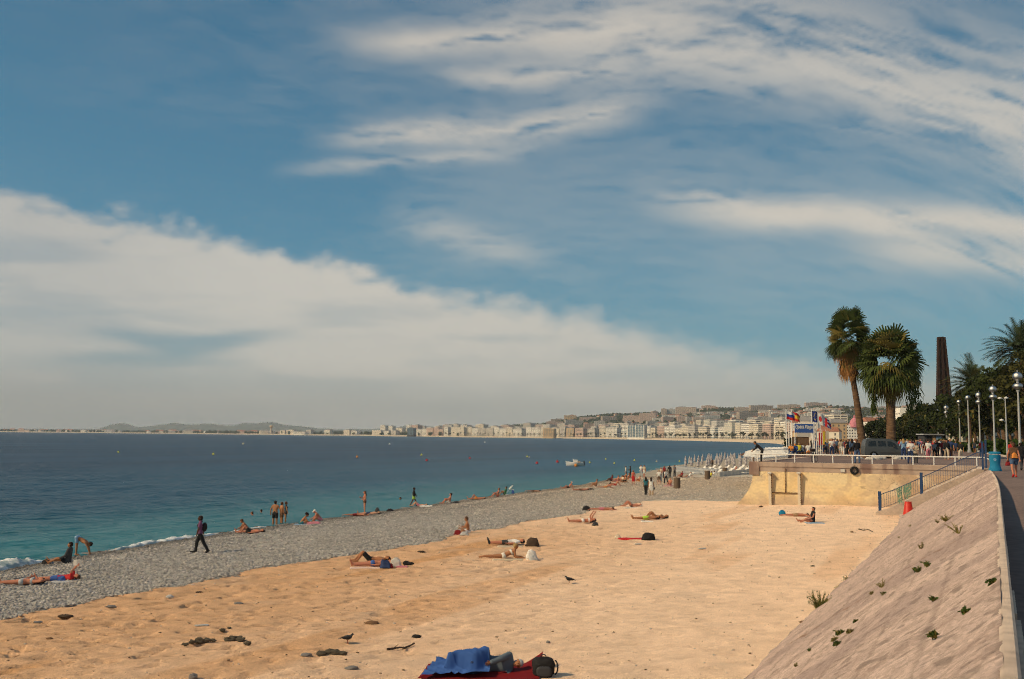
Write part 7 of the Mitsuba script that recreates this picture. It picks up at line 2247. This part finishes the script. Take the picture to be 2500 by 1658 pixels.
mat('wrack', (.10, .085, .065), .95, .1)
mat('stone_grey', (.20, .185, .18), .9, .15)
mat('stone_brown', (.20, .115, .065), .9, .15)
for a in [('dark brown lump near the sand edge above the couple', 1028, 1348, .17, (1.5, .8, .5), 31, 'trunkdark'), ('pale stone where sand meets pebbles at the left', 415, 1459, .15, (1.3, .7, .7), 32, 'lightgrey'), ('dark flat stone at the sand edge, far left', 160, 1506, .24, (1.5, .7, .35), 1, 'trunkdark'), ('flat grey stone left of the dark flat one', 92, 1520, .14, (1.5, .7, .4), 2, 'stone_grey'), ('dark stone right at the pebble edge', 272, 1482, .17, (1.5, .8, .45), 3, 'stone_grey'),
          ('small dark stone beyond the pale bird', 486, 1447, .14, (1.4, .7, .4), 4, 'trunkdark'), ('grey stone on the orange sand above the wrack', 582, 1475, .16, (1.5, .7, .45), 5, 'stone_grey'), ('small dark stone above the larger wrack', 543, 1540, .12, (1.1, .8, .7), 6, 'wrack'),
          ('tiny dark stone just right of another above the wrack', 560, 1534, .08, (1.2, .8, .6), 7, 'wrack'), ('grey angular stone left of the brown log', 748, 1602, .19, (1.25, .7, .5), 8, 'stone_grey'), ('grey flat stone below the pigeon', 858, 1634, .17, (1.5, .8, .5), 9, 'stone_grey'),
          ('blue-grey stone at the bottom edge', 472, 1656, .16, (1, .8, .8), 10, 'stone_grey'), ('orange-brown lump of sand in the middle', 908, 1523, .22, (1.4, .8, .45), 11, 'stone_brown'), ('small black block on the sand above the sticks', 1017, 1556, .15, (1.3, .7, .55), 12, 'black'),
          ('little grey stone right of the sleeper', 1338, 1569, .08, (1.1, .8, .7), 13, 'stone_grey'), ('brown stone at the foot of the slope below the stick', 2162, 1327, .20, (1.8, .7, .45), 14, 'stone_brown'), ('small brown stone on the sand left of the stick', 2080, 1300, .14, (1, .8, .7), 15, 'stone_brown'),
          ('dark small stone by the slope, lower', 1984, 1383, .12, (1.2, .8, .5), 16, 'wrack'), ('small stone on the sand right of centre', 1960, 1520, .12, (1.6, .8, .5), 17, 'stone_brown'), ('dark little stone before the yellow wall at the left', 1858, 1238, .17, (1.3, .8, .6), 18, 'trunkdark'),
          ('faint brown stone below the pale litter', 1450, 1268, .1, (1.5, .8, .4), 19, 'stone_brown'), ('small stone at the left bottom corner', 120, 1560, .1, (1.4, .8, .5), 20, 'stone_brown')]:
    rock(*a)
for lab, pts_, seed in (('long pile of dark grey sea wrack, left of two', [(452, 1578), (470, 1572), (486, 1570), (500, 1569), (520, 1568)], 3), ('pile of dark grey sea wrack, right of two', [(560, 1565), (578, 1563), (588, 1567), (604, 1576)], 5), ('dark brown driftwood log near the bottom', [(785, 1601), (805, 1598), (822, 1599), (838, 1600)], 7)):
    r = np.random.default_rng(seed)
    k = thing('sea_wrack' if 'wrack' in lab else 'driftwood', lab, 'seaweed' if 'wrack' in lab else 'driftwood')
    for i, (x, y) in enumerate(pts_):
        p = beach(x, y)
        obj('clump' if 'wrack' in lab else 'chunk', lump_mesh(p + [0, 0, .05], r.uniform(.05, .10), seed * 7 + i, (1.5, .7, .75), 3, .7), 'wrack', k, smooth=45)
for lab, ps in (('thin crooked stick on the sand, left of two', [(945, 1588), (960, 1586), (978, 1584), (992, 1583)]), ('thin stick on the sand, right of two', [(984, 1586), (1000, 1580), (1012, 1574)]), ('brown branch on the sand before the red bin', [(2096, 1293), (2108, 1296), (2120, 1294), (2132, 1300)])):
    pp = np.array([beach(x, y) + [0, 0, .03] for x, y in ps])
    k = thing('stick', lab, 'stick'); obj('branch', MB().tube(pp, np.linspace(.03, .014, len(pp)), 6).out(), 'trunkdark', k, smooth=50)
    obj('twig', MB().tube([pp[1], pp[1] + [.12, .1, .08]], [.014, .006], 5).out(), 'trunkdark', k)
for lab, x, y in (('pale scrap of litter on the sand below the red towel', 1557, 1330), ('pale scrap of litter on the sand in the open middle right', 1715, 1341), ('white scrap of litter left of the wrack', 492, 1530)):
    p = beach(x, y)
    k = thing('litter', lab, 'litter')
    for i in range(3):
        m = lump_mesh(p + [.1 * (i - 1), .03 * i, .03], .07, i + 3, (1.3, .8, .4), 2, .5); obj('scrap', m, 'lightgrey', k, smooth=40)


def weed(lab, p, r, n, hgt, seed, m_='weed_mat', nm='weed', lean=(0, 0), up=.9, leafy=True):
    hgt *= .32 if lean[0] else 1
    n = int(n * .75) if lean[0] else n
    r = r * .6 if lean[0] else r
    rr = np.random.default_rng(seed)
    k = thing(nm, lab, 'plant')
    st_, lf = MB(), MB()
    for i in range(n):
        a = rr.uniform(0, 6.283); s_ = rr.uniform(.2, 1)
        d = unit(V(math.cos(a) * s_ + lean[0], math.sin(a) * s_ + lean[1], up * rr.uniform(.6, 1.3)))
        L = hgt * rr.uniform(.5, 1.1)
        o = p + V(math.cos(a), math.sin(a), 0) * r * .25 * rr.random()
        q = o + d * L * .6; e = q + unit(d + V(0, 0, -.25)) * L * .4
        st_.tube([o, q, e], [.012, .008, .004], 4, False)
        for j in range((7 if not lean[0] else 4) if leafy else 3):
            t_ = rr.uniform(.2, 1)
            c_ = o + (e - o) * t_
            g = unit(rr.normal(size=3)) * rr.uniform(.03, .06) * (1 if hgt < .45 else 1.2)
            h_ = unit(np.cross(g, rr.normal(size=3))) * .016
            lf.add([c_, c_ + g * .5 + h_, c_ + g, c_ + g * .5 - h_], [[0, 1, 2], [0, 2, 3]])
    obj('stem', st_.out(), 'palm_olive', k)
    obj('leaves', lf.out(), m_, k)


for nm, c_ in (('weed_mat', (.07, .105, .03)), ('weed_dry', (.20, .17, .07))):
    scene[nm] = {'type': 'principledthin', 'base_color': {'type': 'rgb', 'value': list(c_)}, 'roughness': .6, 'diff_trans': .5, 'spec_trans': 0.0}


def on_slope(x, y):
    """Where the photo's pixel falls on the paved slope."""
    d = ray(x, y)
    lo, hi = 5.0, 90.0
    for t_ in np.linspace(5, 90, 900):
        p = EYE + d * t_ / np.linalg.norm(d[:2])
        u, v = p[0] * SA + p[1] * CA, -p[0] * CA + p[1] * SA
        if not 0 < v < 7: continue
        f = (v - top_v(u)) / (5.45 - top_v(u))
        z = top_z(u) + (float(sand_z(u, 5.45)) - .22 - top_z(u)) * max(float(f), 0) ** 1.04 if f < 1 else float(sand_z(u, v))
        if p[2] < z + .02: return np.append(p[:2], z)
    return beach(x, y)


weed('bushy green shrub growing on the sand at the foot of the slope', beach(2003, 1490), .5, 74, .62, 3, up=1.0)
weed('low green plant on the sand right above the bushy shrub', beach(2062, 1442), .3, 46, .32, 4, up=.35)
weed('flat green plant at the slope foot above two others', beach(2076, 1418), .3, 36, .26, 5, up=.3)
for lab, x, y, r, n_w, h, m_ in [('tall wispy weed near the top of the slope, left of two', 2310, 1272, .15, 22, .85, 'weed_dry'), ('tall wispy weed near the top of the slope, right of two', 2340, 1300, .1, 10, .95, 'weed_dry'), ('thin weed left of the tall wispy ones', 2290, 1276, .1, 7, .6, 'weed_dry'),
                                 ('green weed in the middle of the slope, left of two', 2242, 1394, .2, 20, .34, 'weed_mat'), ('green weed in the middle of the slope, right of two', 2265, 1382, .15, 13, .34, 'weed_mat'), ('slim weed higher on the slope by a brown stain', 2250, 1338, .1, 9, .5, 'weed_dry'),
                                 ('dry weed with a long thin stalk on the left of the slope', 2155, 1434, .1, 9, .6, 'weed_dry'), ('brownish weed clump low on the slope, upper of three', 2052, 1548, .25, 24, .26, 'weed_mat'), ('brownish weed clump low on the slope, middle of three', 2042, 1565, .25, 22, .24, 'weed_dry'),
                                 ('brownish weed clump low on the slope, lowest of three', 2045, 1573, .2, 16, .2, 'weed_mat'), ('small weed right of the three low clumps', 2077, 1545, .15, 14, .2, 'weed_dry'), ('small dry weed at the left of the slope seam', 2090, 1518, .15, 14, .22, 'weed_mat'),
                                 ('green sprig right of the slope seam', 2280, 1462, .1, 10, .16, 'weed_mat'), ('small green sprig far right on the slope', 2357, 1494, .1, 10, .14, 'weed_mat'), ('weed with two curled stalks low on the right of the slope', 2283, 1552, .15, 12, .2, 'weed_mat'),
                                 ('yellow-green tuft against the parapet', 2425, 1420, .12, 18, .16, 'weed_mat'), ('low plant left of the slope seam', 2130, 1450, .15, 12, .2, 'weed_dry'), ('tiny sprig left of the slope seam', 2157, 1450, .1, 9, .16, 'weed_mat'),
                                 ('tuft on the lower left of the slope', 1978, 1590, .12, 10, .14, 'weed_mat'), ('brown tuft near the bottom left of the slope', 1948, 1628, .12, 12, .14, 'weed_dry'), ('dry tuft under the red bin', 2222, 1284, .15, 12, .22, 'weed_dry'), ('dry tuft at the slope foot by the brown stone', 2195, 1312, .2, 14, .22, 'weed_dry')]:
    weed(lab, on_slope(x, y), r, n_w, h, hash_(lab) % 1000, m_, lean=(VDIR[0] * .35, VDIR[1] * .35))

# pale pebbles scattered on the sand near the slope
r = np.random.default_rng(44)
n = 2600
pu = 12 + 62 * r.random(n) ** 1.2; pv = 5.2 + 20 * r.random(n) ** 1.3
s_ = .010 + .026 * r.random(n) ** 3
v = bv[None] * (s_[:, None] * np.array([1.2, .9, .6]))[:, None] * (1 + .25 * r.normal(size=(n, 12, 1)))
v += W(pu, pv, sand_z(pu, pv) + footprints(W(pu, pv)) * .75 + s_ * .2)[:, None]
g = r.random(n)
col = np.where(g[:, None] < .62, np.array([.20, .13, .085]), np.array([.42, .38, .34])) * (.7 + .6 * r.random((n, 1)))
obj('gravel', (v.reshape(-1, 3), (bf[None] + 12 * np.arange(n)[:, None, None]).reshape(-1, 3)), 'pebble_stone', smooth=True, color=np.repeat(col, 12, 0), label='scattered small stones and bits on the sand', kind='stuff')
